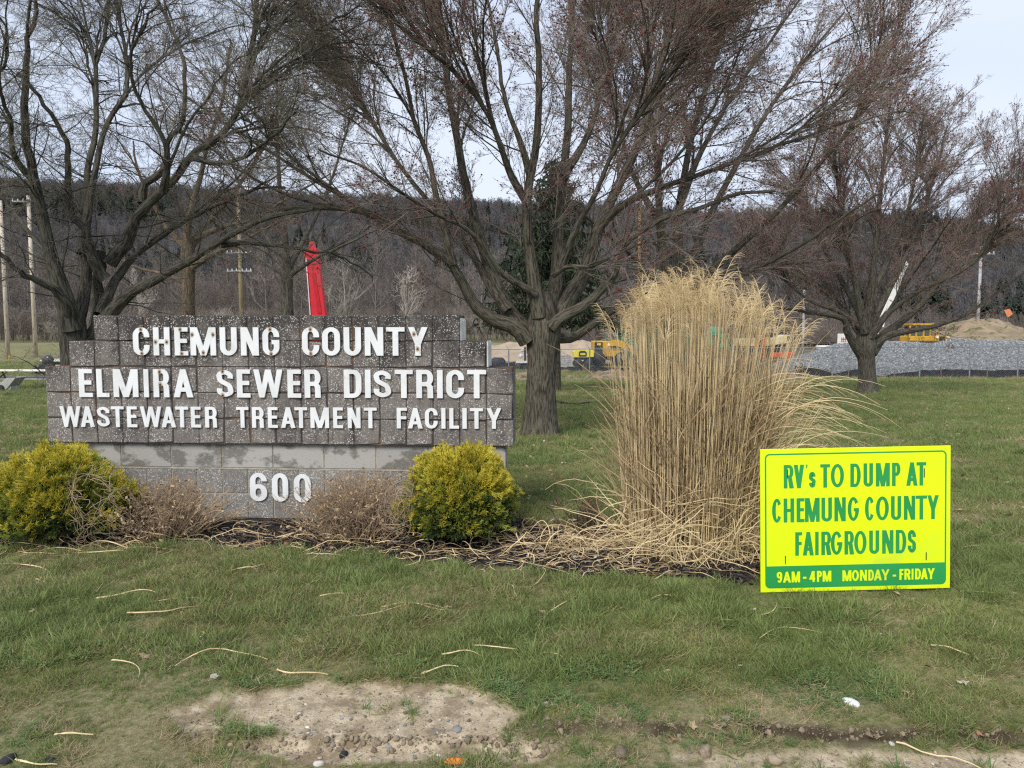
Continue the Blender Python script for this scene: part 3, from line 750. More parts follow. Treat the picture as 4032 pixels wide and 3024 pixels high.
L3 = [('W', c1(146), c1(295)), ('A', c1(288), c1(390)), ('S', c1(403), c1(492)), ('T', c1(500), c1(592)), ('E', c1(608), c1(682)), ('W', c1(699), c1(850)), ('A', c1(845), c1(948)), ('T', c1(942), c1(1035)), ('E', c1(1048), c1(1120)), ('R', c1(1145), c1(1230)),
      ('T', c1(1360), c1(1448)), ('R', c1(1468), c1(1552)), ('E', c1(1577), c1(1648)), ('A', c2(8), c2(110)), ('T', c2(103), c2(193)), ('M', c2(212), c2(342)), ('E', c2(368), c2(438)), ('N', c2(468), c2(558)), ('T', c2(580), c2(670)),
      ('F', c2(806), c2(878)), ('A', c2(882), c2(985)), ('C', c2(1000), c2(1088)), ('I', c2(1113), c2(1142)), ('L', c2(1168), c2(1235)), ('I', c2(1258), c2(1288)), ('T', c2(1310), c2(1400)), ('Y', c2(1425), c2(1525))]
bolts = {0: {0: [(.5, .93), (.52, .07)], 1: [(.14, .48), (.82, .48)], 2: [(.45, .93), (.52, .07)], 3: [(.08, .74), (.5, .1), (.9, .74)], 6: [(.46, .93), (.5, .06)], 7: [(.5, .93), (.5, .07)], 12: [(.30, .76), (.48, .24)]},
         1: {4: [(.42, .91), (.44, .46)], 6: [(.38, .93), (.35, .08)]}}
bolt_me = MB().cyl((0, 0, 0), (0, -.006, 0), .0062, 8).mesh('bolt'); bolt_me.materials.append(m_bolt)
stain_me = MB().prism([(.03 * math.cos(a), .036 * math.sin(a) - .005) for a in np.linspace(0, 6.283, 13)[:-1]], 0, -.0006).mesh('rust_stain'); stain_me.materials.append(m_rust)
for li, (row, V0L, V0R, V1L, V1R, st, bar) in enumerate(((L1, 1289, 1288, 1399, 1401, 39, 29), (L2, 1453, 1457, 1563, 1569, 39, 29), (L3, 1599, 1608, 1681, 1689, 27.5, 20))):
    for k, (ch, a, b) in enumerate(row):
        f = (a - 230) / 1780
        o, W, H = place_letter(ch, a, b, V0L + (V0R - V0L) * f, V1L + (V1R - V1L) * f, st / 1.746 * SC, bar / 1.746 * SC)
        if ch == 'I': pass
        for (bx, bz) in bolts.get(li, {}).get(k, []):
            s = obj('rust_stain', stain_me, o); s.location = (bx * W, -(LD - .006) - .0012, bz * H)
            s = obj('bolt', bolt_me, o); s.location = (bx * W, -(LD - .006), bz * H)
for (ch, a, b, V0, V1) in (('6', c1(1437), c1(1560), 1866, 1979), ('0', c1(1590), c1(1707), 1868, 1981), ('0', c2(83), c2(205), 1871, 1984)):
    o, W, H = place_letter(ch, a, b, V0, V1, 40 / 1.746 * SC, 29 / 1.746 * SC); o.name = 'numeral'; o.location.y = BY - .006
# ================================================================== TREES
def bark(name, a, b, c, s=36, bump=1.0, rnd=0, dist=.02):
    """furrowed bark: the tc attribute runs round and along the limb"""
    return mat(name, a, b, attr='tc', scale=s, stretch=(1, 1, .2), rough=.95, bump=bump, bscale=s * 1.3, detail=6, lo=.42, hi=.58, c3=c, s3=s * .35, t3=.58, spec=.15, dist=dist)
m_barkM = bark('bark_maple', (.150, .132, .100), (.046, .040, .031), (.125, .13, .088))
m_barkL = bark('bark_locust', (.120, .110, .086), (.036, .032, .027), (.13, .135, .095))
m_barkR = bark('bark_right', (.155, .138, .108), (.05, .043, .036), (.14, .14, .10))
m_twigM = mat('twig_grey', (.34, .285, .235), (.20, .165, .135), attr='tc', scale=1.3, rough=.9)
m_twigL = mat('twig_dark', (.21, .19, .145), (.11, .097, .075), attr='tc', scale=1.3, rough=.9)
m_bud = mat('maple_bud', (.17, .030, .038), (.11, .028, .030), coord='Object', scale=.8, rough=.8)
m_dead = mat('dead_twig_pale', (.34, .32, .28), (.24, .22, .19), attr='tc', scale=2, rough=.9)

def grow(rg, S, D, Ln, K, tort, trop, zig=0.0):
    P = np.zeros((len(S), K, 3)); P[:, 0] = S; d = nrm(D); side = nrm(np.cross(d, rg.normal(0, 1, d.shape)))
    tr = np.asarray(trop, float)
    for k in range(1, K):
        d = nrm(d + rg.normal(0, tort, d.shape) + tr + side * zig * (1 if k % 2 else -1) * rg.uniform(.5, 1.3, (len(S), 1)))
        P[:, k] = P[:, k - 1] + d * (Ln / (K - 1))[:, None]
    return P
def spawn(rg, P, Rr, n, t0, ang, ln_rel, ln_abs, center, out=.35, up=.2, t1=1.0, flat=1.0, per_m=False):
    """n children on every parent polyline; n may be per-parent"""
    N, K, _ = P.shape
    if per_m:
        ln = np.linalg.norm(np.diff(P, axis=1), axis=-1).sum(1); n = np.floor(ln * n * (1 - t0 * .5) + rg.random(N)).astype(int)
    n = np.broadcast_to(np.asarray(n), (N,)); pid = np.repeat(np.arange(N), n); M = len(pid)
    t = t0 + (t1 - t0) * rg.random(M) ** .9; f = t * (K - 1); k = np.clip(f.astype(int), 0, K - 2); fr = (f - k)[:, None]
    S = P[pid, k] * (1 - fr) + P[pid, k + 1] * fr; T = nrm(P[pid, k + 1] - P[pid, k]); r = Rr[pid, k] * (1 - fr[:, 0]) + Rr[pid, k + 1] * fr[:, 0]
    q = nrm(np.cross(T, rg.normal(0, 1, T.shape))); a = rg.uniform(ang[0], ang[1], M)[:, None]
    D = T * np.cos(a) + q * np.sin(a); D[:, 1] *= flat
    D = nrm(D + nrm(S - center) * out + np.array([0, 0, up]))
    plen = np.linalg.norm(np.diff(P, axis=1), axis=-1).sum(1)[pid]
    L_ = (plen * ln_rel + ln_abs) * (1 - .55 * t) * rg.uniform(.55, 1.15, M)
    return S, D, L_, r, pid
def fit_crown(S, D, L_, c, rad, thin=True):
    L_ = L_.copy(); L0 = L_.copy()
    for _ in range(5):
        e = (((S + D * L_[:, None]) - c) / rad); bad = (e ** 2).sum(-1) > 1.0; L_[bad] *= .68
    if thin: L_[(L_ < .42 * L0)] = 0
    return L_
def in_view(S, m=150, mx=300):
    y = np.maximum(S[:, 1], .5); V = HOR - (S[:, 2] - CAMZ) / y * FPX; U = 2016 + S[:, 0] / y * FPX
    return (V > -m) & (U > -mx) & (U < 4032 + mx)

def make_tree(name, label, d, trunk, limbs, crown, seed, mb, mt, style, cat='tree', group=None, bud=None, n=(22, 8, 6), lens=((.0, 2.4), (.34, .25), (.40, .12)), twig_r=.0038, extra=10, dead=0, spr=0, slim=.74):
    rg = np.random.default_rng(seed)
    b = px(trunk[0][1], trunk[0][0], d); gzb = float(base_h(b[0], d)); loc = np.array([b[0], d, gzb])
    T = empty(name, loc, label, cat, group)
    s = d / FPX
    # trunk
    tp = []
    for (V, U, hw) in trunk:
        p = px(U, V, d); tp.append([*p, hw * s])
    tp[0][2] = gzb - .06
    tp = catmull(tp, 26); P = tp[None, :, :3]; r = tp[None, :, 3]
    A = Acc(); Vt, Ft, Tt = tubes(P, r, 28, 1)
    # buttressed, knotted outline
    ang = np.arctan2(Tt[:, 1], Tt[:, 0]); h = Vt[:, 2] - gzb; rad_dir = Vt - np.repeat(P[0], 28, 0); rad_dir[:, 2] = 0
    k = 1 + (.10 * np.exp(-h / .22) * np.sin(ang * 5 + 1.3) + .045 * np.sin(ang * 9 + h * 2.5) + .03 * np.sin(ang * 4 + h * 5) + .02 * np.sin(ang * 17 + 3 * np.sin(h * 3)))
    Vt = Vt + rad_dir * (k - 1)[:, None]
    A.add(Vt, Ft, Tt); A.build('trunk', mb, T, loc)
    # limbs traced in the picture, given their own depth
    K = 26; LP = []; LR = []
    for (dd0, dd1, r0, r1, pts) in limbs:
        m = len(pts); q = np.array(pts, float); cs = np.concatenate([[0], np.cumsum(np.hypot(*np.diff(q, axis=0).T))]); cs /= cs[-1]
        W = np.array([[*px(u, v, d + dd0 + (dd1 - dd0) * c), (r0 + (r1 - r0) * c ** .8) * (d + dd0 + (dd1 - dd0) * c) / FPX] for (u, v), c in zip(q, cs)])
        W = catmull(W, K); w = W[:, :3]; w = w + np.cumsum(rg.normal(0, .012 if style == 'maple' else .022, w.shape), 0) * np.linspace(0, 1, K)[:, None]
        LP.append(w); LR.append(W[:, 3])
    LP = np.array(LP); LR = np.array(LR); LR = LR * (1 - (1 - slim) * sstep(0, .35, np.linspace(0, 1, K)))[None]
    c = np.array(crown[0], float); rad = np.array(crown[1], float)
    up = .22 if style == 'maple' else .05
    # further slim leaders that fan out to the edge of the crown
    if extra:
        u = nrm(rg.normal(0, 1, (extra * 12, 3))); u = u[(u[:, 2] > -.30)]; TG = c + rad * u * rg.uniform(.30, 1.0, (len(u), 1)) ** .6; TG = TG[in_view(TG, 550, 350)][:extra]; m = len(TG)
        cand = LP[:, 1:20].reshape(-1, 3); ct = nrm(LP[:, 2:21] - LP[:, 1:20]).reshape(-1, 3); cr = LR[:, 1:20].reshape(-1); co_ = np.repeat(np.arange(len(LP)), 19)
        v = TG[:, None] - cand[None]; dist = np.linalg.norm(v, axis=-1); cs_ = (v * ct[None]).sum(-1) / np.maximum(dist, 1e-6)
        cost = dist * (1 + 1.3 * (1 - cs_)) + np.abs(dist - .75 * rad.min()) * .6 + rg.uniform(0, .9, dist.shape); j = cost.argmin(1)
        P0, T0 = cand[j], ct[j]; L0 = np.linalg.norm(TG - P0, axis=1)[:, None]; P1 = P0 + T0 * L0 * .45 + np.array([0, 0, .06]) * L0
        t = np.linspace(0, 1, K)[None, :, None]; EP = P0[:, None] * (1 - t) ** 2 + P1[:, None] * 2 * t * (1 - t) + TG[:, None] * t ** 2
        w_ = rg.normal(0, .010 if style == 'maple' else .030, EP.shape); EP = EP + np.cumsum(w_, 1) * t
        ER = np.minimum(cr[j] * .6, .006 + .0072 * L0[:, 0])[:, None] * np.linspace(1, .22, K)[None]
        LPx = np.concatenate([LP, EP]); LRx = np.concatenate([LR, ER]); owner = np.concatenate([np.arange(len(LP)), co_[j]])
    else: LPx, LRx, owner = LP, LR, np.arange(len(LP))
    tort, zig = (.085, .0) if style == 'maple' else (.13, .20)
    S, D, L_, rr, pid = spawn(rg, LPx, LRx, n[0], .12, (.30, .80) if style == 'maple' else (.5, 1.2), *lens[0], c, out=.35, up=up, per_m=True)
    L_ = fit_crown(S, D, L_, c, rad); ok = in_view(S, 500) & (L_ > .12); S, D, L_, rr, pid = S[ok], D[ok], L_[ok], rr[ok], pid[ok]
    P2 = grow(rg, S, D, L_, 8, tort, (0, 0, .05 if style == 'maple' else .0), zig); R2 = np.minimum(rr * .6, .004 + L_ * .0065)[:, None] * np.linspace(1, .32, 8)[None]
    own2 = owner[pid]
    for i in range(len(LP)):
        a = Acc(); a.tubes(LPx[owner == i], LRx[owner == i], 10, i)
        q = own2 == i; a.tubes(P2[q], R2[q], 5, i + 50); a.build('limb', mb, T, loc)
    S, D, L_, rr, pid = spawn(rg, P2, R2, n[1], .12, (.3, .85) if style == 'maple' else (.55, 1.3), *lens[1], c, out=.25, up=up * .8, per_m=True)
    L_ = fit_crown(S, D, L_, c, rad * 1.04); ok = in_view(S, 250) & (L_ > .06); S, D, L_, rr = S[ok], D[ok], L_[ok], rr[ok]
    P3 = grow(rg, S, D, L_, 5, tort * 1.2, (0, 0, .05 if style == 'maple' else -.01), zig * 1.2); R3 = np.maximum(np.minimum(rr * .6, .003 + L_ * .005), twig_r)[:, None] * np.linspace(1, .5, 5)[None]
    # fine growth: sprays of twigs (with buds) along every branch
    key = (style, bud is not None, mt.name, twig_r)
    if key not in SPRAYS: SPRAYS[key] = [twig_spray(500 + i, style, mt, bud is not None, twig_r / .0038) for i in range(6)]
    D3 = nrm(P3[:, -1] - P3[:, 0]); n3 = len(P3); ln = np.maximum(L_, .12) * (spr if spr else 1.0)
    o = scatter('twigs', SPRAYS[key], P3[:, 0] - loc, frame_euler(rg, D3), ln, rg.integers(0, 6, n3), T); tag(o, kind='stuff')
    if dead:
        i = rg.integers(0, len(P2), dead); S = P2[i, 4]; P = grow(rg, S, nrm(rg.normal(0, 1, S.shape) + [0, -.4, -.2]), rg.uniform(.5, 1.2, dead), 7, .25, (0, 0, -.10))
        a = Acc(); a.tubes(P, np.full((dead, 1), twig_r * 1.8) * np.linspace(1, .4, 7)[None], 4)
        S, D, L_, rr, pid = spawn(rg, P, np.full((dead, 7), twig_r * 1.4), 4, .2, (.5, 1.2), .35, .05, c, out=0, up=-.1); a.tubes(grow(rg, S, D, L_, 4, .2, (0, 0, -.05)), np.full((len(S), 4), twig_r), 3)
        tag(a.build('dead_twigs', m_dead, T, loc), kind='stuff')
    return T

def frame_euler(rg, D):
    z = nrm(D); x = nrm(np.cross(z, rg.normal(0, 1, z.shape))); y = np.cross(z, x)
    return np.stack([np.arctan2(y[:, 2], z[:, 2]), np.arcsin(np.clip(-x[:, 2], -1, 1)), np.arctan2(x[:, 1], x[:, 0])], -1)
SPRAYS = {}
def twig_spray(seed, style, m, buds, rs=1.0):
    rg = np.random.default_rng(seed); mp_ = style == 'maple'; A = Acc(); z = 0 if mp_ else .22; to = .07 if mp_ else .14; r = .0075 * rs
    P = grow(rg, np.zeros((1, 3)), np.array([[0, 0, 1.]]), np.array([1.0]), 8, to, (0, 0, 0), z); A.tubes(P, (r * np.linspace(1, .5, 8))[None], 4)
    S, D, L_, q, pid = spawn(rg, P, np.full((1, 8), r), 9, .08, (.35, .95) if mp_ else (.6, 1.2), 0, .62, np.zeros(3), out=0, up=.12); Q = grow(rg, S, D, L_, 5, to * 1.2, (0, 0, .04 if mp_ else 0), z); A.tubes(Q, np.full((len(Q), 1), r * .62) * np.linspace(1, .6, 5)[None], 3)
    S, D, L_, q, pid = spawn(rg, Q, np.full((len(Q), 5), r), 2, .15, (.35, .95) if mp_ else (.6, 1.3), 0, .26, np.zeros(3), out=0, up=.1); Q2 = grow(rg, S, D, L_, 3, to, (0, 0, .03), z); A.tubes(Q2, np.full((len(Q2), 1), r * .5) * np.linspace(1, .6, 3)[None], 3)
    V = np.concatenate(A.V); F4 = np.concatenate(A.F); F3 = None; ms_ = [m]; fm = None
    if buds:
        e = np.concatenate([Q2[:, -1], Q2[:, 1], Q[:, -1], Q[:, 3], P[:, -1]]); e = e[rg.random(len(e)) < .30]; k = len(e); oc = np.array([[1, 0, 0], [-1, 0, 0], [0, 1, 0], [0, -1, 0], [0, 0, 1.4], [0, 0, -1.1]])
        B = e[:, None] + oc[None] * rg.uniform(.009, .025, (k, 1, 1)) * rs ** .6 * rg.uniform(.7, 1.3, (k, 6, 1)); f = np.array([[0, 2, 4], [2, 1, 4], [1, 3, 4], [3, 0, 4], [2, 0, 5], [1, 2, 5], [3, 1, 5], [0, 3, 5]])
        F3 = (np.arange(k)[:, None, None] * 6 + f[None]).reshape(-1, 3) + len(V); V = np.concatenate([V, B.reshape(-1, 3)]); ms_ = [m, m_bud]; fm = np.concatenate([np.zeros(len(F4)), np.ones(len(F3))])
    return mesh_np('twig_spray', V, F4, F3, mats=ms_, fmat=fm, tc=V, smooth=True)

# --- the big maple behind the sign
make_tree('maple_tree', 'big spreading maple with thick furrowed trunk just behind the right end of the sign wall', 12.0,
    [(1715, 2130, 84), (1690, 2129, 72), (1650, 2129, 64), (1560, 2129, 58), (1450, 2132, 56), (1380, 2134, 59), (1325, 2137, 66), (1275, 2140, 62), (1215, 2138, 48), (1150, 2133, 34)],
    [(-.1, -1.2, 34, 12, [(2075, 1345), (2031, 1290), (1950, 1262), (1874, 1207), (1827, 1121), (1780, 1034), (1686, 964), (1553, 893), (1435, 831), (1200, 815), (1010, 840)]),
     (-.5, -.4, 18, 6, [(1785, 1045), (1755, 930), (1745, 886), (1709, 745), (1686, 627), (1623, 470), (1576, 274), (1482, 0), (1440, -150)]),
     (.2, 1.4, 36, 9, [(2090, 1320), (2010, 1240), (1952, 1121), (1890, 940), (1827, 705), (1780, 439), (1749, 235), (1702, 0), (1670, -160)]),
     (-.15, -.7, 32, 11, [(2125, 1250), (2101, 1097), (2070, 862), (2078, 705), (2101, 549), (2109, 313), (2101, 0), (2095, -160)]),
     (-.2, -2.0, 17, 6, [(2076, 800), (2010, 690), (1960, 560), (1900, 430), (1790, 300), (1640, 170), (1500, 60), (1340, -60)]),
     (.3, .9, 34, 10, [(2160, 1230), (2190, 1120), (2197, 980), (2205, 784), (2219, 666), (2234, 392), (2242, 157), (2250, -120)]),
     (.2, 1.6, 38, 11, [(2185, 1270), (2240, 1180), (2313, 1058), (2362, 900), (2438, 745), (2532, 549), (2595, 313), (2689, 0), (2720, -120)]),
     (-.2, -1.0, 27, 7, [(2170, 1290), (2220, 1245), (2297, 1207), (2380, 1130), (2423, 1081), (2454, 972), (2611, 862), (2767, 823), (2900, 784), (3050, 770)]),
     (.1, -.8, 20, 6, [(2345, 920), (2400, 850), (2493, 784), (2689, 705), (2900, 627), (3150, 540), (3330, 470)]),
     (.2, .9, 22, 8, [(2185, 1330), (2250, 1330), (2319, 1289), (2448, 1199), (2560, 1150), (2700, 1120), (2850, 1110)]),
     (-.3, -2.2, 15, 5, [(2110, 1160), (2040, 1115), (1984, 1081), (1929, 1003), (1850, 905), (1700, 830), (1550, 730), (1380, 640), (1250, 590)]),
     (.1, 2.2, 18, 6, [(2000, 1225), (1930, 1130), (1860, 1000), (1790, 900), (1690, 800), (1560, 640), (1450, 470), (1330, 300), (1220, 160)]),
     (-.2, -2.5, 16, 5, [(2210, 1050), (2270, 900), (2350, 760), (2420, 600), (2540, 430), (2680, 260), (2850, 90), (2960, -60)]),
     (-.15, -1.6, 12, 4, [(2178, 1085), (2230, 1052), (2320, 1050), (2400, 1015), (2500, 960), (2640, 930)]),
     (.1, .4, 16, 6, [(2090, 700), (2050, 560), (1990, 400), (1960, 220), (1930, 0), (1920, -100)]),
     (.2, 2.8, 18, 6, [(2215, 700), (2300, 560), (2360, 400), (2400, 200), (2430, 0), (2440, -100)])],
    ((.3, 12.2, 6.8), (6.2, 4.5, 5.9)), 11, m_barkM, m_twigM, 'maple', bud=(16000, .0120), n=(3.8, 6.4, 0), lens=((.03, 1.5), (.40, .35), (.40, .14)), extra=120, dead=8, twig_r=.0036)

# --- the second maple further back on its right
make_tree('maple_tree', 'maple with red buds standing behind the tall tan grass clump', 16.5,
    [(1640, 2640, 70), (1600, 2638, 56), (1500, 2636, 50), (1350, 2636, 46), (1250, 2640, 50), (1180, 2642, 46), (1120, 2640, 36)],
    [(-.2, -1.0, 26, 6, [(2640, 1200), (2620, 1050), (2600, 880), (2590, 640), (2560, 380), (2540, 100), (2530, -120)]),
     (.2, 1.0, 28, 6, [(2645, 1190), (2670, 1040), (2672, 830), (2720, 560), (2790, 300), (2860, 60), (2890, -100)]),
     (.1, 1.8, 24, 5, [(2650, 1180), (2720, 1040), (2790, 860), (2900, 650), (3030, 440), (3180, 240), (3330, 60)]),
     (-.1, -1.4, 22, 5, [(2650, 1200), (2760, 1100), (2900, 980), (3060, 830), (3220, 650), (3390, 450), (3520, 270)]),
     (0, -2.0, 20, 5, [(2650, 1220), (2800, 1140), (2960, 1060), (3150, 960), (3320, 850), (3500, 740)]),
     (.2, 2.2, 16, 4, [(2680, 800), (2760, 600), (2900, 360), (3060, 140), (3200, -60)]),
     (-.2, -2.4, 18, 4, [(2630, 1180), (2540, 1060), (2440, 960), (2330, 860), (2200, 760)]),
     (0, .6, 18, 4, [(2660, 1140), (2840, 1080), (3020, 1050), (3200, 1040)]),
     (-.1, -.8, 16, 4, [(2610, 900), (2500, 700), (2420, 450), (2360, 200), (2320, 0)])],
    (((2880 - 2016) / FPX * 16.5, 16.5, 6.9), (4.6, 4.2, 5.7)), 23, m_barkM, m_twigM, 'maple', bud=(13000, .0155), n=(3.0, 5.0, 0), lens=((.03, 1.5), (.40, .38), (.40, .14)), extra=70, twig_r=.0046)

# --- the round maple on the right lawn
make_tree('maple_tree', 'round crowned low forking maple alone on the right lawn before the gravel pile', 25.5,
    [(1550, 3418, 52), (1535, 3416, 40), (1500, 3414, 33), (1440, 3412, 30), (1400, 3410, 33), (1370, 3408, 40), (1340, 3408, 36), (1300, 3410, 26)],
    [(.0, -1.5, 22, 6, [(3395, 1400), (3360, 1350), (3332, 1300), (3325, 1260), (3260, 1240), (3170, 1225), (3080, 1210), (2980, 1200)]),
     (-.1, 1.0, 20, 5, [(3400, 1380), (3402, 1310), (3385, 1240), (3330, 1130), (3260, 1000), (3200, 850), (3150, 700)]),
     (.1, -.5, 22, 4, [(3412, 1330), (3420, 1240), (3430, 1120), (3450, 950), (3470, 750), (3500, 520), (3520, 330)]),
     (.1, .8, 24, 4, [(3430, 1390), (3470, 1330), (3520, 1290), (3620, 1210), (3720, 1080), (3800, 950), (3880, 800)]),
     (0, -1.2, 18, 4, [(3440, 1360), (3500, 1320), (3600, 1300), (3720, 1270), (3830, 1220), (3950, 1130), (4060, 1050)]),
     (.2, 1.8, 18, 4, [(3420, 1300), (3480, 1180), (3560, 1030), (3640, 850), (3700, 660), (3740, 500)]),
     (-.2, -2.0, 18, 4, [(3405, 1310), (3380, 1170), (3340, 1000), (3310, 800), (3290, 600), (3300, 430)]),
     (.2, 2.2, 17, 4, [(3400, 1330), (3320, 1220), (3220, 1130), (3090, 1060), (2960, 1000)]),
     (-.2, -2.4, 17, 4, [(3425, 1330), (3500, 1230), (3620, 1150), (3760, 1090), (3900, 1000), (3990, 930)]),
     (.1, .5, 15, 3, [(3425, 1200), (3490, 1040), (3580, 820), (3620, 600), (3640, 420)]),
     (-.1, -1.0, 15, 3, [(3400, 1300), (3310, 1230), (3200, 1190), (3110, 1110), (3040, 1020)])],
    (((3470 - 2016) / FPX * 25.5, 25.5, 5.0), (5.7, 5.0, 5.1)), 37, m_barkR, m_twigM, 'maple', bud=(17000, .019), n=(3.2, 5.0, 0), lens=((.03, 1.5), (.40, .42), (.40, .2)), extra=130, twig_r=.0048)

# --- the dark contorted tree on the left
make_tree('locust_tree', 'dark twisted many stemmed tree rising behind the left end of the sign wall', 10.0,
    [(1800, 305, 75), (1700, 306, 64), (1560, 300, 58), (1440, 296, 50), (1380, 292, 47), (1300, 286, 50), (1240, 284, 44)],
    [(-.1, -.9, 40, 9, [(285, 1300), (250, 1160), (212, 1050), (190, 960), (149, 744), (118, 588), (102, 353), (130, 150), (150, -60)]),
     (.25, .6, 46, 24, [(325, 1760), (330, 1620), (338, 1500), (355, 1400), (372, 1310), (390, 1254), (407, 1150), (431, 1030)]),
     (.5, .9, 27, 9, [(431, 1040), (470, 985), (501, 956), (533, 862), (627, 768), (705, 690), (768, 611), (862, 548), (940, 439), (1003, 235), (1018, -60)]),
     (.3, -.8, 24, 8, [(415, 1100), (385, 1060), (345, 950), (329, 901), (266, 846), (235, 740), (225, 650), (196, 520), (130, 430), (60, 350), (-40, 240)]),
     (.2, -.4, 34, 9, [(365, 1330), (423, 1246), (480, 1185), (533, 1136), (627, 1089), (783, 1019), (901, 948), (1000, 910), (1058, 886), (1200, 860), (1332, 846)]),
     (-.1, .8, 13, 4, [(870, 965), (960, 955), (1097, 964), (1200, 975), (1332, 987), (1450, 1050)]),
     (-.2, -1.3, 24, 9, [(270, 1235), (259, 1191), (220, 1150), (157, 1121), (78, 1082), (0, 1040), (-90, 1000)]),
     (.3, 1.6, 20, 6, [(320, 1000), (330, 940), (353, 760), (376, 650), (400, 540), (439, 450), (486, 337), (470, 157), (439, 0), (430, -80)]),
     (.6, 1.2, 18, 6, [(560, 800), (564, 729), (610, 700), (658, 650), (666, 549), (721, 470), (729, 274), (690, 141), (627, 0), (600, -80)]),
     (.1, 1.4, 26, 7, [(300, 1290), (325, 1190), (338, 1060), (318, 900), (322, 700), (350, 500), (345, 300), (370, 100), (380, -80)]),
     (.2, -1.2, 16, 5, [(640, 760), (660, 650), (640, 540), (560, 420), (520, 300), (560, 160), (610, 20)]),
     (-.1, 1.8, 18, 5, [(240, 1130), (180, 1000), (90, 880), (10, 760), (-70, 650)]),
     (.2, 2.2, 22, 6, [(390, 1240), (470, 1080), (560, 980), (700, 880), (860, 790), (1010, 720), (1130, 700)]),
     (.3, -1.8, 14, 5, [(760, 620), (860, 640), (980, 600), (1080, 520), (1170, 420)]),
     (0, -2.0, 15, 5, [(140, 720), (60, 620), (40, 480), (-10, 330), (40, 180), (20, 40)])],
    (((480 - 2016) / FPX * 10, 10.3, 5.3), (4.9, 3.8, 5.2)), 51, m_barkL, m_twigL, 'locust', n=(5, 7.6, 0), lens=((.03, 1.2), (.45, .26), (.45, .12)), extra=60, twig_r=.0030)

# --- more trees in the lawn behind them
make_tree('locust_tree', 'pruned leafless tree with pale scarred stem between the sign and the wood', 21.0,
    [(1560, 742, 34), (1450, 742, 27), (1300, 740, 24), (1150, 742, 24), (1020, 740, 26), (960, 742, 24)],
    [(0, -1, 20, 5, [(742, 1010), (735, 900), (760, 780), (800, 600), (850, 420), (880, 200)]), (.1, 1, 16, 5, [(745, 980), (820, 880), (900, 800), (980, 700), (1080, 560), (1150, 420)]),
     (0, .5, 16, 4, [(738, 980), (660, 900), (600, 800), (540, 650), (500, 520)]), (0, -1.5, 14, 4, [(745, 1060), (850, 1000), (960, 960), (1090, 900), (1210, 850)]),
     (0, 1.0, 12, 4, [(740, 1120), (650, 1080), (560, 1060), (470, 1010)]), (.1, .3, 14, 4, [(745, 950), (860, 900), (1000, 860), (1150, 780), (1300, 700)])],
    (((850 - 2016) / FPX * 21, 21, 6.0), (4.6, 4.0, 5.2)), 63, bark('bark_scarred', (.17, .13, .09), (.07, .055, .04), (.22, .15, .09)), m_twigL, 'locust', bud=(3000, .015), n=(1.8, 3.2, 0), lens=((.12, 1.2), (.38, .25), (.4, .14)), extra=14, twig_r=.0055)
make_tree('maple_tree', 'slender leafless tree between the dark twisted tree and the big maple', 23.0,
    [(1560, 1130, 34), (1450, 1130, 27), (1300, 1132, 24), (1150, 1130, 22), (1040, 1132, 24)],
    [(0, -1, 18, 5, [(1130, 1070), (1120, 900), (1100, 700), (1090, 480), (1080, 250)]), (0, 1, 14, 4, [(1132, 1060), (1200, 940), (1270, 800), (1330, 640), (1380, 480)]),
     (0, .5, 14, 4, [(1128, 1050), (1050, 930), (980, 800), (920, 650)]), (0, -1.0, 12, 4, [(1132, 1090), (1240, 1020), (1370, 960), (1490, 900)]), (0, 1.0, 12, 4, [(1130, 1090), (1030, 1030), (930, 980)])],
    (((1150 - 2016) / FPX * 23, 23, 5.5), (4.2, 3.6, 5.0)), 64, m_barkR, m_twigL, 'maple', bud=(2500, .016), n=(1.8, 3.2, 0), lens=((.12, 1.2), (.38, .25), (.4, .14)), extra=14, twig_r=.0055)

# --- pale stemmed saplings in front of the wood
for i, (U, V0, V1, d, lab) in enumerate(((1362, 1345, 1010, 70, 'pale barked sapling at the wood edge between the red boom and the maple'), (1600, 1350, 1060, 76, 'white stemmed young tree at the wood edge above the word COUNTY'), (560, 1360, 1080, 80, 'pale young tree at the wood edge left of the scarred tree'))):
    p = px(U, 1300, d); H = (1340 - V1) / FPX * d; z0 = float(base_h(p[0], d))
    T = empty('sapling_tree', (p[0], d, z0), lab, 'tree')
    a = small_tree(400 + i, H + .5, 20, 8, .10, .028, .5, 4)
    nv = [0, 1]
    t1 = Acc(); t1.V = [a.V[0]]; t1.F = [a.F[0]]; t1.T = [a.T[0]]; t1.X = [a.X[0]]; t1.build('trunk', m_w3, T)
    t2 = Acc()
    off = len(a.V[0])
    t2.V = a.V[1:]; t2.F = [f - off for f in a.F[1:]]; t2.T = a.T[1:]; t2.X = a.X[1:]; tag(t2.build('twigs', m_w3, T), kind='stuff')

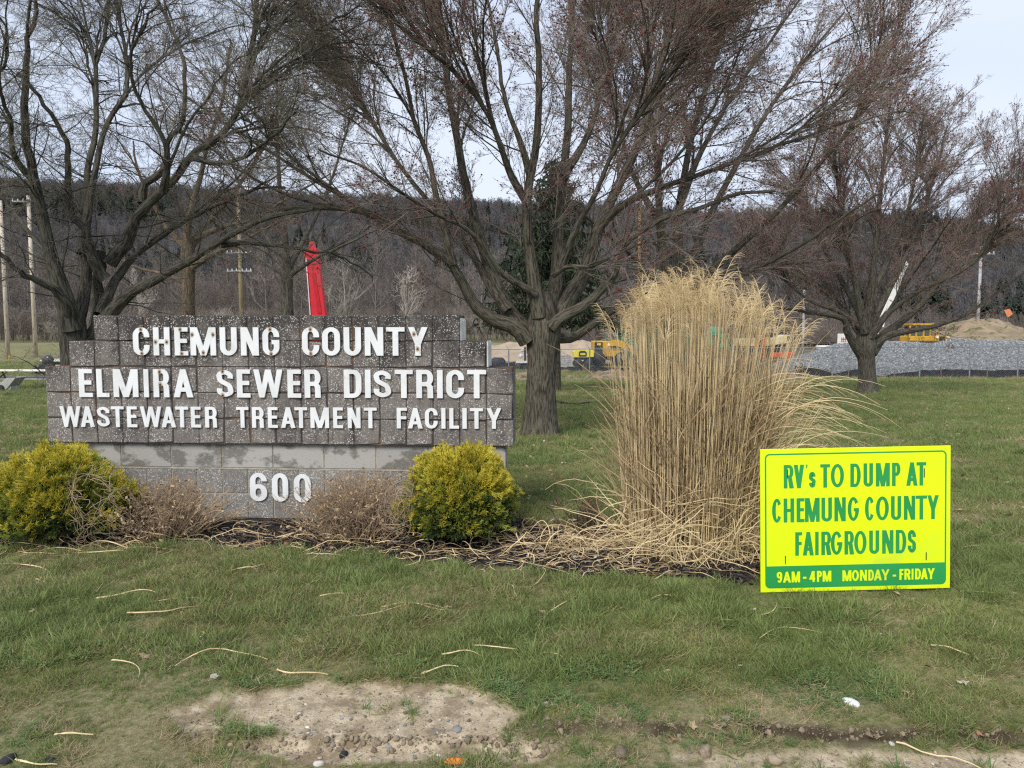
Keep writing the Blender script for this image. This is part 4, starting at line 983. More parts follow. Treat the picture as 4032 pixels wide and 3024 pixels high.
# --- the spruce behind the maple
def spruce():
    rg = np.random.default_rng(77); d = 27.0; p = px(2185, 1350, d); z0 = float(base_h(p[0], d)); H = (HOR - 640) / FPX * d + CAMZ - z0
    T = empty('spruce_tree', (p[0], d, z0), 'dark green drooping spruce seen through the branches of the big maple', 'tree')
    a = Acc(); t = np.linspace(0, 1, 8); P = np.zeros((1, 8, 3)); P[0, :, 2] = t * H; a.tubes(P, (.22 * (1 - t) + .02)[None], 8); a.build('trunk', m_barkR, T)
    n = 330; tt = rg.uniform(.30, .99, n) ; az = rg.uniform(0, 6.283, n); L_ = (.25 + 4.1 * (1 - tt) ** .85) * rg.uniform(.7, 1.1, n)
    S = np.stack([0 * tt, 0 * tt, tt * H], -1); D = np.stack([np.cos(az), np.sin(az), .12 + 0 * az], -1)
    Q = grow(rg, S, D, L_, 7, .05, (0, 0, -.07)); Q[:, -1, 2] += .12
    b = Acc(); b.tubes(Q, np.full((n, 1), .022) * np.linspace(1, .3, 7)[None], 3); tag(b.build('branches', m_barkR, T), kind='stuff')
    # hanging sprays of needles
    m = 62; k = rg.uniform(.15, 1, (n, m)) * 5.999; ki = k.astype(int); f = (k - ki)[..., None]; idn = np.arange(n)[:, None]
    S = (Q[idn, ki] * (1 - f) + Q[idn, ki + 1] * f).reshape(-1, 3); S = S[rg.random(len(S)) < np.repeat(np.clip(L_ / 4, .2, 1), m)]
    M = len(S); D = nrm(rg.normal(0, .8, (M, 3)) + np.array([0, 0, -.75])); LL = rg.uniform(.12, .42, M)
    P = grow(rg, S, D, LL, 3, .15, (0, 0, -.25)); W = np.stack([np.full(M, .022), np.full(M, .03), np.full(M, .006)], -1)
    V, F = ribbons(P, W, nrm(rg.normal(0, 1, (M, 1, 3))))
    m_sp = mat('spruce_needles', (.040, .058, .026), (.020, .031, .016), scale=.9, coord='Object', rough=.7)
    tag(obj('needles', mesh_np('needles', V, F, mats=[m_sp], smooth=False), T), kind='stuff')
spruce()
# labels of scattered things: what they lie beside, then their order
SPOTS = {}
def name_spot(o, what, look=None):
    u, v = o['_p']; del o['_p']
    zx = ('under the left golden shrub', 'below the small withered shrub', 'below the number 600', 'below the right golden shrub', 'below the tan grass clump', 'below the yellow sign', 'right of the yellow sign')[int(np.searchsorted([480, 900, 1400, 2150, 2960, 3760], u))]
    if v < 2110: zy = 'on the grass behind the mulch bed' if u > 2050 else 'on the mulch at the wall foot'
    elif v < 2260: zy = 'in the mulch bed'
    elif v < 2420: zy = 'on the lawn just past the mulch'
    elif v < 2620: zy = 'on the open lawn'
    elif v < 2780: zy = 'on the thin grass above the worn verge'
    else: zy = 'on the worn verge'
    SPOTS.setdefault((what, look, zx, zy), []).append((u, o))
def label_spots():
    for (what, look, zx, zy), L_ in SPOTS.items():
        L_.sort(key=lambda q: q[0]); n = len(L_)
        for i, (u, o) in enumerate(L_):
            pos = '' if n == 1 else ('leftmost ' if i == 0 else 'rightmost ' if i == n - 1 else ('second ', 'third ', 'fourth ', 'fifth ')[min(i - 1, 3)])
            o['label'] = (pos + ((look + ' dry ') if look else 'pale straw ') + what + ' ' + zy + ' ' + zx)
# ================================================================== SHRUBS
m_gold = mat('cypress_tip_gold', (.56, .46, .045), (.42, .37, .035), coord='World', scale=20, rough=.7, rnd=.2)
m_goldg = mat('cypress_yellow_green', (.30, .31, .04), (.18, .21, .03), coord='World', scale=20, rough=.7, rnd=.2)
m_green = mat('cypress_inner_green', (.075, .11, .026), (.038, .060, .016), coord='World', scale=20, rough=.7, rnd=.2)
def spray_mesh(seed, m, mtip):
    rg = np.random.default_rng(seed); A = Acc()
    K = 5; P = grow(rg, np.zeros((1, 3)), np.array([[0, 0, 1.]]), np.array([.11]), K, .12, (0, 0, 0)); A.tubes(P, np.linspace(.0024, .0012, K)[None], 3)
    n = 15; S, D, L_, r, pid = spawn(rg, P, np.full((1, K), .002), n, .1, (.45, .95), 0, .062, np.zeros(3), out=.0, up=.25); Q = grow(rg, S, D, L_, 4, .16, (0, 0, .06)); A.tubes(Q, np.full((n, 1), .0015) * np.linspace(1, .6, 4)[None], 3)
    S, D, L_, r, pid = spawn(rg, Q, np.full((n, 4), .002), 4, .25, (.4, .9), 0, .030, np.zeros(3), out=0, up=.2); Q2 = grow(rg, S, D, L_, 3, .1, (0, 0, .05)); A.tubes(Q2, np.full((len(Q2), 3), .0013), 3)
    V = np.concatenate(A.V); F = np.concatenate(A.F); tip = np.linalg.norm(V, axis=1)[F[:, 0]] > .075
    return mesh_np('spray', V, F, mats=[m, mtip], fmat=tip.astype(int), smooth=False)
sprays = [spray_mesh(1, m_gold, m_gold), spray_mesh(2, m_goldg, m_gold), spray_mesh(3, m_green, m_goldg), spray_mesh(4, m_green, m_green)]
def golden_shrub(label, c, rx, ry, h, seed, n=3600):
    rg = np.random.default_rng(seed); z0 = float(base_h(c[0], c[1]))
    T = empty('golden_shrub', (c[0], c[1], z0), label, 'shrub', 'golden shrubs planted at the foot of the sign wall')
    # points through the outer shell of a lumpy mound, leaning outward
    u = nrm(rg.normal(0, 1, (n, 3))); u[:, 2] = np.abs(u[:, 2]) * 1.0 - .18; u = nrm(u)
    lump = 1 + .42 * (fbm(u[:, 0] * 3.2 + seed, u[:, 2] * 3.2 + u[:, 1] * 2.5, seed, 4) - .5) * 2
    rr = rg.uniform(.62, 1.0, n) ** .6 * lump
    zc = h * .42
    P = np.stack([u[:, 0] * rx * rr, u[:, 1] * ry * rr, zc + u[:, 2] * (h - zc) * rr * np.where(u[:, 2] < 0, .95, 1)], -1)
    P[:, 2] = np.maximum(P[:, 2], .03)
    d = nrm(u * np.array([1, 1, .75]) + rg.normal(0, .5, (n, 3)) + np.array([0, 0, .2]))
    rot = np.stack([0 * d[:, 0], np.arccos(np.clip(d[:, 2], -1, 1)), np.arctan2(d[:, 1], d[:, 0])], -1)
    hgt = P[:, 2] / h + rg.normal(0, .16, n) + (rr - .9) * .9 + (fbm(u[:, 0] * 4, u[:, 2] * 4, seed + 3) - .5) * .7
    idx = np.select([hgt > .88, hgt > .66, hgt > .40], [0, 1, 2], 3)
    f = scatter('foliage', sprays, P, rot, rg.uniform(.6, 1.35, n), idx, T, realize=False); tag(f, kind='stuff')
    a = Acc(); m = 26; S = rg.normal(0, .05, (m, 3)); S[:, 2] = -.02; D = nrm(np.stack([rg.normal(0, .7, m), rg.normal(0, .6, m), np.full(m, .8)], -1))
    a.tubes(grow(rg, S, D, np.full(m, min(rx, h) * .85), 5, .12, (0, 0, .1)), np.full((m, 1), .008) * np.linspace(1, .4, 5)[None], 5); tag(a.build('stems', m_barkR, T), kind='stuff')
    return T
golden_shrub('rounded golden yellow shrub at the right end of the sign wall', ((1795 - 2016) / 555, 5.26), .31, .31, .56, 3, 5000)
golden_shrub('golden yellow shrub tangled with dry vine at the left end of the sign wall', ((215 - 2016) / 548, 5.32), .42, .34, .55, 6, 6000)

m_dry = mat('dry_stem_brown', (.56, .40, .24), (.36, .255, .155), coord='World', scale=9, rough=.9)
m_dryg = mat('dry_vine_grey', (.42, .32, .22), (.27, .20, .14), coord='World', scale=9, rough=.9)
m_straw = mat('straw', (.78, .62, .36), (.58, .44, .24), coord='World', scale=7, rough=.7)
m_straw2 = mat('straw_dull', (.40, .29, .16), (.24, .165, .09), coord='World', scale=7, rough=.8)
m_plume = mat('plume', (.80, .63, .36), (.62, .47, .26), coord='World', scale=9, rough=.8)
def dead_shrub(label, c, r, h, seed, n=420):
    rg = np.random.default_rng(seed); z0 = float(base_h(c[0], c[1])); T = empty('dead_shrub', (c[0], c[1], z0), label, 'shrub', 'withered brown shrubs between the golden shrubs')
    S = rg.normal(0, 1, (n, 3)) * np.array([r * .32, r * .25, 0]); S[:, 2] = 0
    D = nrm(np.stack([S[:, 0] / r * 1.6 + rg.normal(0, .22, n), S[:, 1] / r * 1.3 + rg.normal(0, .22, n), np.full(n, 1.0)], -1))
    Q = grow(rg, S, D, rg.uniform(.7, 1.05, n) * h, 7, .12, (0, 0, -.03)); a = Acc(); a.tubes(Q, np.full((n, 1), .0028) * np.linspace(1, .5, 7)[None], 3); tag(a.build('stems', m_dry, T), kind='stuff')
    ctr = np.array([0, 0, h * .5])
    S, D, L_, rr, pid = spawn(rg, Q, np.full((n, 7), .002), 7, .3, (.6, 1.5), .0, .24, ctr, out=.15, up=-.10)
    L_ = fit_crown(S, D, L_, np.array([0, 0, h * .45]), np.array([r, r * .9, h * .56]), False); Q2 = grow(rg, S, D, L_, 6, .38, (0, 0, -.08)); a = Acc(); a.tubes(Q2, np.full((len(Q2), 1), .0019) * np.linspace(1, .6, 6)[None], 3); tag(a.build('tangled_twigs', m_dryg, T), kind='stuff')
    # withered leaf scraps
    m = 1500; i = rg.integers(0, len(Q2), m); P0 = Q2[i, rg.integers(1, 6, m)]; e1 = rg.normal(0, .007, (m, 3)); e2 = rg.normal(0, .010, (m, 3)); V = np.stack([P0, P0 + e1, P0 + e1 + e2, P0 + e2], 1).reshape(-1, 3)
    tag(obj('withered_leaves', mesh_np('withered_leaves', V, (np.arange(m)[:, None] * 4 + np.arange(4)[None]), mats=[m_dry], smooth=False), T), kind='stuff')
dead_shrub('small withered brown shrub beside the left golden shrub', ((615 - 2016) / 548, 5.33), .27, .47, 12, 300)
dead_shrub('larger withered brown shrub right of the house number 600', ((1410 - 2016) / 548, 5.33), .36, .52, 13, 420)
# dry vines over the golden shrubs
def vines(label, c, rx, h, n, seed):
    rg = np.random.default_rng(seed); a = Acc(); z0 = 0
    th = rg.uniform(-.1, 1.0, n); S = np.stack([c[0] + rg.uniform(-1, 1, n) * rx, c[1] - .30 + rg.uniform(-.12, .1, n), rg.uniform(.05, h, n)], -1)
    D = nrm(rg.normal(0, 1, (n, 3)) * [1, .2, 1]); P = grow(rg, S, D, rg.uniform(.2, .55, n), 12, .30, (0, .0, -.05))
    # wrap over the mound
    q = (P - np.array([c[0], c[1], h * .42])) / np.array([rx + .08, .42, h * .62]); P = np.array([c[0], c[1], h * .42]) + nrm(q) * np.array([rx + .10, .40, h * .62]) * rg.uniform(.94, 1.04, (n, 1, 1)); P[..., 2] = np.maximum(P[..., 2], .01)
    a.tubes(P, np.full((n, 12), .0022), 3); me = np.concatenate(a.V).mean(0); o = a.build('dry_vine', m_dryg, None, [c[0], c[1], 0]); o.location = (c[0], c[1], 0); tag(o, label, 'vine', None, 'stuff')
vines('tangle of dry grey vine over the left golden shrub', ((400 - 2016) / 548, 5.32), .20, .60, 70, 15)
vines('tangle of dry grey vine between the large withered shrub and the right golden shrub', ((1590 - 2016) / 548, 5.34), .10, .56, 90, 16)

# small reddish evergreen at the right of the wall
def azalea():
    rg = np.random.default_rng(19); c = ((2320 - 2016) / 545, 5.34); T = empty('azalea_shrub', (c[0], c[1], float(base_h(*c))), 'small straggly reddish shrub between the sign wall and the tan grass clump', 'shrub')
    n = 46; S = rg.normal(0, .05, (n, 3)); S[:, 2] = 0; D = nrm(np.stack([rg.normal(0, .55, n), rg.normal(0, .4, n), np.full(n, .8)], -1)); Q = grow(rg, S, D, rg.uniform(.16, .36, n), 6, .2, (0, 0, .05)); a = Acc(); a.tubes(Q, np.full((n, 1), .003) * np.linspace(1, .5, 6)[None], 4)
    S, D, L_, rr, pid = spawn(rg, Q, np.full((n, 6), .003), 6, .3, (.5, 1.1), 0, .12, np.array([0, 0, .1]), out=.2, up=.2); Q2 = grow(rg, S, D, L_, 4, .25, (0, 0, 0)); a.tubes(Q2, np.full((len(Q2), 4), .0017), 3); tag(a.build('stems', mat('azalea_stem', (.14, .085, .07), (.08, .05, .04), scale=20), T), kind='stuff')
    m = 900; i = rg.integers(0, len(Q2), m); P0 = Q2[i, rg.integers(1, 4, m)] + rg.normal(0, .008, (m, 3)); d = nrm(rg.normal(0, 1, (m, 3)) + [0, 0, .5]) * rg.uniform(.012, .03, (m, 1)); s = nrm(np.cross(d, rg.normal(0, 1, (m, 3)))) * .005
    V = np.stack([P0, P0 + d * .5 + s, P0 + d, P0 + d * .5 - s], 1).reshape(-1, 3); red = rg.random(m) < .45
    tag(obj('leaves', mesh_np('leaves', V, (np.arange(m)[:, None] * 4 + np.arange(4)[None]), mats=[mat('azalea_green', (.07, .11, .04), (.04, .07, .03), scale=20), mat('azalea_red', (.20, .08, .07), (.13, .05, .05), scale=20)], fmat=red.astype(int), smooth=False), T), kind='stuff')
azalea()

# ================================================================== TALL GRASS CLUMP
def clump():
    rg = np.random.default_rng(21); c = np.array([1.235, 5.02]); T = empty('ornamental_grass', (c[0], c[1], 0), 'tall tan clump of dry plumed grass behind the yellow sign', 'ornamental grass'); loc = np.array([c[0], c[1], 0])
    topU = np.array([2350, 2400, 2450, 2520, 2600, 2680, 2740, 2790, 2850, 2900, 2950, 3010, 3080, 3150, 3210, 3290]); topV = np.array([1320, 1210, 1150, 1130, 1120, 1080, 1100, 1050, 1110, 1160, 1130, 1140, 1250, 1230, 1420, 1600])
    n = 640; a_ = rg.uniform(0, 6.283, n); r = np.sqrt(rg.random(n)); bx = np.cos(a_) * r * .46; by = np.sin(a_) * r * .36
    lean = bx * .20 + rg.normal(0, .035, n); lean = lean + np.where(bx > .15, (bx - .15) * rg.uniform(.1, 1.5, n), 0); leany = by * .35 + rg.normal(0, .05, n)
    tx = c[0] + bx + lean; ty = c[1] + by + leany; U = 2016 + tx / ty * FPX; V = np.interp(U, topU, topV) + rg.exponential(150, n) * np.where(rg.random(n) < .5, .5, 1.3) + 40 - 55 * (rg.random(n) < .05)
    h = CAMZ + (HOR - V) / FPX * ty; h = np.maximum(h, .5)
    K = 10; t = np.linspace(0, 1, K); P = np.zeros((n, K, 3)); P[..., 0] = c[0] + bx[:, None] + lean[:, None] * t ** 1.6; P[..., 1] = c[1] + by[:, None] + leany[:, None] * t ** 1.6; P[..., 2] = h[:, None] * t
    P[..., :2] += np.cumsum(rg.normal(0, .0035, (n, K, 2)), 1) * t[None, :, None]
    P[..., 2] -= .02
    A = Acc(); w = rg.uniform(.0020, .0042, n); A.tubes(P, w[:, None] * np.linspace(1, .55, K)[None], 3)
    me = A.build('stalks', m_straw, T, loc); tag(me, kind='stuff')
    # leaf sheaths and dull leaves wrapped round the lower half
    m = 1700; i = rg.integers(0, n, m); k = rg.uniform(.0, .62, m) * (K - 1); ki = k.astype(int); f = (k - ki)[:, None]; S = P[i, ki] * (1 - f) + P[i, ki + 1] * f; D = nrm(np.stack([rg.normal(0, .30, m), rg.normal(0, .28, m), np.ones(m)], -1)); outw = nrm(np.stack([bx[i], by[i], 0 * bx[i]], -1))
    Q = grow(rg, S, nrm(D + outw * .03), rg.uniform(.3, .8, m), 9, .06, outw * .012 + np.array([0, 0, -.055])); Vv, F = ribbons(Q, np.full((m, 1), .0037) * np.array([.7, 1, 1, 1, .9, .8, .6, .45, .2])[None], nrm(rg.normal(0, 1, (m, 1, 3)) + [0, -1, 0]))
    tag(obj('leaves', mesh_np('leaves', Vv - loc, F, mats=[m_straw2]), T), kind='stuff')
    # arching leaves on the right flank
    m = 230; S = np.stack([c[0] + rg.uniform(.15, .46, m), c[1] + rg.uniform(-.25, .3, m), rg.uniform(.35, 1.05, m)], -1); S[:, 0] += S[:, 2] * .08; D = nrm(np.stack([rg.uniform(.15, .75, m), rg.normal(0, .25, m), np.ones(m) * .9], -1))
    Q = grow(rg, S, D, rg.uniform(.45, .95, m), 12, .04, (.07, 0, -.15)); Vv, F = ribbons(Q, np.full((m, 1), .0030) * np.linspace(1, .25, 12)[None], nrm(rg.normal(0, .6, (m, 1, 3)) + [0, -1, 0]))
    tag(obj('arching_leaves', mesh_np('arching_leaves', Vv - loc, F, mats=[m_straw]), T), kind='stuff')
    # snapped leaves criss-crossing round the foot
    m = 620; a_ = rg.uniform(np.pi * .85, np.pi * 2.15, m); S = np.stack([c[0] + np.cos(a_) * rg.uniform(.30, .56, m), c[1] + np.sin(a_) * rg.uniform(.25, .44, m), rg.uniform(.0, .5, m) ** 1.3], -1); D = nrm(rg.normal(0, 1, (m, 3)) * [1.2, .35, 1.0])
    Q = grow(rg, S, D, rg.uniform(.18, .6, m), 8, .16, (0, 0, -.07)); Q[..., 2] = np.maximum(Q[..., 2], .008)
    Vv, F = ribbons(Q, np.full((m, 1), .0024) * np.array([.8, 1, 1, 1, 1, .8, .6, .3])[None], nrm(rg.normal(0, .7, (m, 1, 3)) + [0, -1, .6])); tag(obj('broken_leaves', mesh_np('broken_leaves', Vv - loc, F, mats=[m_straw]), T), kind='stuff')
    # plumes: fine hairs nodding to one side
    order = np.argsort(V + rg.normal(0, 60, n))[:360][rg.permutation(360)[:230]]; TP = P[order, -1]; TD = nrm(P[order, -1] - P[order, -2]); side = np.where(rg.random(230) < .62, -1, 1) * rg.uniform(.3, 1, 230)
    ax = grow(rg, TP - TD * .12, TD, rg.uniform(.16, .34, 230), 8, .04, np.stack([side * .10, rg.normal(0, .05, 230), -.035 + 0 * side], -1))
    A = Acc(); A.tubes(ax, np.full((230, 8), .0017), 3)
    nh = 22; S, D, L_, rr, pid = spawn(rg, ax, np.full(ax.shape[:2], .002), nh, .05, (.12, .55), 0, .13, loc, out=0, up=.1)
    D = nrm(D + np.stack([side[pid] * .25, 0 * side[pid], 0 * side[pid]], -1)); H = grow(rg, S, D, L_, 6, .10, np.stack([side[pid] * .12, 0 * side[pid], -.20 + 0 * side[pid]], -1)); A.tubes(H, np.full((len(H), 1), .00125) * np.linspace(1, .6, 6)[None], 3)
    tag(A.build('plumes', m_plume, T, loc), kind='stuff')
clump()

# straw strewn over the bed
def lay(rg, x, y, L_, amp, r, up=.02, K=12):
    n = len(x); a0 = rg.normal(0, .55, n) + rg.choice([0, np.pi], n); cur = rg.normal(0, 1, n) * amp; P = np.zeros((n, K, 3)); P[:, 0, 0] = x; P[:, 0, 1] = y; ang = a0.copy()
    for k in range(1, K):
        ang = ang + cur * rg.uniform(.3, 1.6, n) / K * 3; P[:, k, 0] = P[:, k - 1, 0] + np.cos(ang) * L_ / K; P[:, k, 1] = P[:, k - 1, 1] + np.sin(ang) * .7 * L_ / K
    t = np.linspace(0, 1, K); arch = rg.uniform(0, 1, n) ** 2.2 * up
    P[..., 2] = gz(P[..., 0], P[..., 1]) + .008 + arch[:, None] * np.sin(np.pi * np.clip(t * rg.uniform(.9, 1.2, (n, 1)), 0, 1))[:, :] + rg.uniform(0, .012, (n, 1))
    return P
rg = np.random.default_rng(31)
A = Acc(); B = Acc()
def lay_add(P, w):
    n, K = P.shape[:2]; prof = np.minimum(1, np.minimum(np.arange(K) + 1.5, (K - np.arange(K)) * .8) / 3.0)
    V, F = ribbons(P, w * prof[None] * rg.uniform(.5, 1.3, (n, 1)) * rg.uniform(.75, 1.1, (n, K)), nrm(rg.normal(0, .7, (n, 1, 3)) + np.cumsum(rg.normal(0, .25, (n, K, 3)), 1) + [0, -.8, 1.0])); nf = K - 1; h_ = n // 2; A.add(V[:h_ * K * 2], F[:h_ * nf]); B.add(V[h_ * K * 2:], F[h_ * nf:] - h_ * K * 2)
n = 300; x = rg.normal(.50, .40, n); y = rg.normal(5.00, .15, n) ; lay_add(lay(rg, x, y, rg.uniform(.12, .65, n), 1.5, .003, .17), .0027)
n = 210; x = rg.uniform(-3.7, 1.2, n); y = np.interp(x, BEDX, BEDY) + rg.uniform(.0, .34, n); lay_add(lay(rg, x, y, rg.uniform(.1, .6, n), 1.6, .003, .10), .0026)
n = 90; x = rg.normal(-3.0, .45, n); y = rg.normal(5.0, .08, n); lay_add(lay(rg, x, y, rg.uniform(.2, .7, n), 1.3, .003, .08), .0026)
n = 260; x = rg.uniform(-3.8, 1.8, n); y = np.interp(x, BEDX, BEDY) + rg.uniform(.0, .6, n); lay_add(lay(rg, x, y, rg.uniform(.05, .25, n), .8, .0015, .03, 12), .0020)
o = A.build('straw_litter', m_straw, None, [0, 4.9, 0]); o.location = (0, 4.9, 0); tag(o, 'loose straw strewn over the dark mulch bed', 'straw', None, 'stuff')
o = B.build('straw_litter', m_straw2, None, [0, 4.9, 0]); o.location = (0, 4.9, 0); tag(o, 'duller brown straw lying among the pale straw on the mulch', 'straw', None, 'stuff')

# single long stalks on the lawn and on the dirt, placed where the photograph has them
stalks = [(500, 2430, 890, 2395), (535, 2385, 880, 2420), (690, 2640, 1050, 2585), (440, 2620, 600, 2660), (905, 2260, 1060, 2230), (1400, 2440, 1800, 2420), (1500, 2405, 1780, 2430), (1620, 2230, 1810, 2345),
          (2540, 2400, 2680, 2360), (2110, 2520, 2180, 2230), (1860, 2560, 2150, 2575), (1740, 2600, 1890, 2605), (1660, 2665, 1800, 2635), (2100, 2590, 2270, 2630), (2990, 2530, 3230, 2500), (3020, 2400, 3200, 2425), (3665, 2560, 3860, 2620),
          (3530, 2900, 3900, 2975), (1090, 2650, 1300, 2655), (215, 2915, 365, 2918), (0, 2230, 180, 2345), (120, 2290, 350, 2320), (380, 2370, 640, 2340), (1150, 2280, 1230, 2250), (1960, 2310, 2060, 2370), (3780, 2340, 4000, 2345),
          (3800, 2165, 3950, 2180), (2240, 1770, 2420, 1880), (2290, 2290, 2480, 2230), (3700, 1700, 3850, 1705), (60, 3010, 240, 3016), (1260, 2360, 1420, 2350), (800, 2500, 840, 2560), (3000, 2440, 3090, 2400)]
for k, (u0, v0, u1, v1) in enumerate(stalks):
    p0, p1 = gp(u0, v0), gp(u1, v1); K = 12; t = np.linspace(0, 1, K)[:, None]; d = p1 - p0; L_ = np.linalg.norm(d); s = np.array([-d[1], d[0], 0]) / L_
    P = p0 + d * t + s * np.sin(t * np.pi) * L_ * rg.uniform(-.22, .22) + s * np.sin(t * 2 * np.pi) * L_ * rg.uniform(-.09, .09) + s * t ** 5 * L_ * rg.uniform(-.3, .3); P[:, 2] = gz(P[:, 0], P[:, 1]) + .028 + .012 * np.sin(t[:, 0] * 3.1)
    P[:, 2] -= .012 * rg.random(); V, F = ribbons(P[None], (np.linspace(.0031, .0011, K) * rg.uniform(.7, 1.2, K) * rg.uniform(.7, 1.2))[None], nrm(rg.normal(0, .4, (1, 1, 3)) + np.cumsum(rg.normal(0, .3, (1, K, 3)), 1) + [0, -.8, 1.0])); m_ = P.mean(0)
    V = np.concatenate([V, V - [0, 0, .0012]]); F = np.concatenate([F, F[:, ::-1] + 2 * K]); o = obj('straw_stalk', mesh_np('straw_stalk', V - m_, F, mats=[m_straw]), None); o.location = m_
    o['_p'] = (float((u0 + u1) / 2), float((v0 + v1) / 2)); name_spot(o, 'stalk'); tag(o, None, 'straw', 'dry stalks blown over the lawn')

# ================================================================== LAWN
def blade_tuft(seed, m, n, h, w, spread, lean, K=3):
    rg = np.random.default_rng(seed); S = rg.normal(0, spread, (n, 3)); S[:, 2] = -.006; D = nrm(np.stack([rg.normal(0, lean, n), rg.normal(0, lean, n), np.ones(n)], -1))
    Q = grow(rg, S, D, rg.uniform(.5, 1.1, n) * h, K + 1, .16, (0, 0, -.12)); V, F = ribbons(Q, np.full((n, 1), w / 2) * np.linspace(1, .15, K + 1)[None], nrm(rg.normal(0, 1, (n, 1, 3)) * [1, 1, .2]))
    return mesh_np('tuft', V, F, mats=[m], smooth=False)
def grass_mat(nm, a, b, rnd=.22):
    m = mat(nm, a, b, coord='World', scale=1.7, rough=.62, rnd=rnd, spec=.25, lo=.3, hi=.7)
    N, L = m.node_tree.nodes, m.node_tree.links; b_ = N['Principled BSDF']
    tr = N.new('ShaderNodeBsdfTranslucent'); src = b_.inputs['Base Color'].links[0].from_socket; L.new(src, tr.inputs['Color'])
    mx = N.new('ShaderNodeMixShader'); mx.inputs[0].default_value = .3; L.new(b_.outputs[0], mx.inputs[1]); L.new(tr.outputs[0], mx.inputs[2]); L.new(mx.outputs[0], N['Material Output'].inputs['Surface'])
    return m
gm = [grass_mat('grass_green', (.245, .305, .102), (.180, .230, .076)), grass_mat('grass_olive', (.34, .33, .13), (.25, .25, .095)), grass_mat('grass_yellow_moss', (.36, .34, .07), (.26, .27, .065)), grass_mat('grass_dead', (.56, .47, .30), (.40, .33, .20)), grass_mat('clover', (.17, .26, .085), (.12, .19, .065))]
def clover(seed):
    rg = np.random.default_rng(seed); n = 12; V = []; F = []
    for i in range(n):
        c = rg.normal(0, .016, 3); c[2] = rg.uniform(.006, .02)
        for k in range(3):
            a = k * 2.1 + i; d = np.array([np.cos(a), np.sin(a), rg.uniform(-.1, .5)]) * .0065; s = np.array([-np.sin(a), np.cos(a), 0]) * .0042; b = len(V)
            V += [c, c + d + s, c + d * 1.3, c + d - s]; F.append((b, b + 1, b + 2, b + 3))
    return mesh_np('clover', V, F, mats=[gm[4]], smooth=False)
tufts = [blade_tuft(1, gm[0], 15, .050, .0042, .014, .50), blade_tuft(2, gm[0], 13, .066, .0048, .015, .55), blade_tuft(3, gm[1], 15, .045, .0042, .015, .6), blade_tuft(4, gm[2], 16, .030, .0030, .014, .8), blade_tuft(5, gm[3], 13, .048, .0034, .017, 1.1), clover(6)]
rg = np.random.default_rng(44)
def pts_in(y0, y1, dens, mx=.76):
    A_ = mx * (y1 ** 2 - y0 ** 2); n = int(A_ * dens); y = np.sqrt(rg.uniform(y0 ** 2, y1 ** 2, n)); x = rg.uniform(-mx, mx, n) * y; return x, y
def lawn(name, label, y0, y1, dens, scl, cut=None):
    x, y = pts_in(y0, y1, dens)
    D = dirt_mask(x, y); M = mulch_mask(x, y); Lp = lip_mask(x, y); dry = dry_amount(x, y)
    pr = (1 - np.clip(D * 1.15, 0, .985)) * (1 - np.clip(M * 1.3, 0, .992)) * (1 - .8 * Lp) * (1 - .45 * dry * sstep(4, 3, y))
    # nothing grows inside the wall, on trunks' feet
    for (tx, ty, tr) in ((.47, 12, .40), (3.55, 16.5, .4), (12.3, 25.5, .6)): pr = pr * sstep(tr * .6, tr * 1.3, np.hypot(x - tx, y - ty))
    pr = pr * np.where((x > -5.4) & (x < .03) & (y > 5.4) & (y < 6.1) & (x > -3.75), 0, 1)
    k = rg.random(len(x)) < pr; x, y, dry, D = x[k], y[k], dry[k], D[k]; n = len(x)
    u = rg.random(n); pd = np.clip(.10 + .62 * dry, 0, .9) ; moss = sstep(.56, .72, fbm(x * 2.6, y * 4, 71)) * .65 * sstep(4.6, 3.0, y) + .05; cl = sstep(.5, .68, fbm(x * 2.1, y * 3, 72)) * .6 * sstep(3.5, 3.0, y); ol = sstep(.35, .65, fbm(x * 1.3, y * 1.3, 73)) * .7
    idx = np.where(u < pd, 4, np.where(rg.random(n) < moss, 3, np.where(rg.random(n) < cl, 5, np.where(rg.random(n) < ol, 2, rg.integers(0, 2, n)))))
    hvar = .45 + 1.1 * sstep(.25, .75, fbm(x * 5.5, y * 5.5, 74, 3))
    hvar = hvar * (1 - .35 * sstep(3.4, 2.9, y)) * (1 - .5 * D)
    sc = rg.uniform(.7, 1.25, n) * scl * hvar; sc = sc * np.where((x > 1.38) & (x < 2.65) & (y > 3.95) & (y < 4.32), .45, 1)
    z = gz(x, y)
    o = scatter(name, tufts, np.stack([x, y, z], -1), np.stack([rg.normal(0, .12, n), rg.normal(0, .12, n), rg.uniform(0, 6.28, n)], -1), sc, idx)
    tag(o, label, 'grass', None, 'stuff')
lawn('lawn_grass', 'short green mown grass around the sign and verge', 2.3, 5.2, 4000, 1.05)
lawn('verge_grass', 'short trampled grass, clover and thatch on the verge', 2.3, 3.7, 5200, .62)
lawn('lawn_grass', 'mown grass beside and behind the sign wall', 5.2, 9.5, 1500, 1.25)
lawn('lawn_grass', 'mown grass further back under the trees', 9.5, 24, 240, 1.7)
lawn('lawn_grass', 'distant mown grass up to the fences', 24, 60, 42, 2.6)
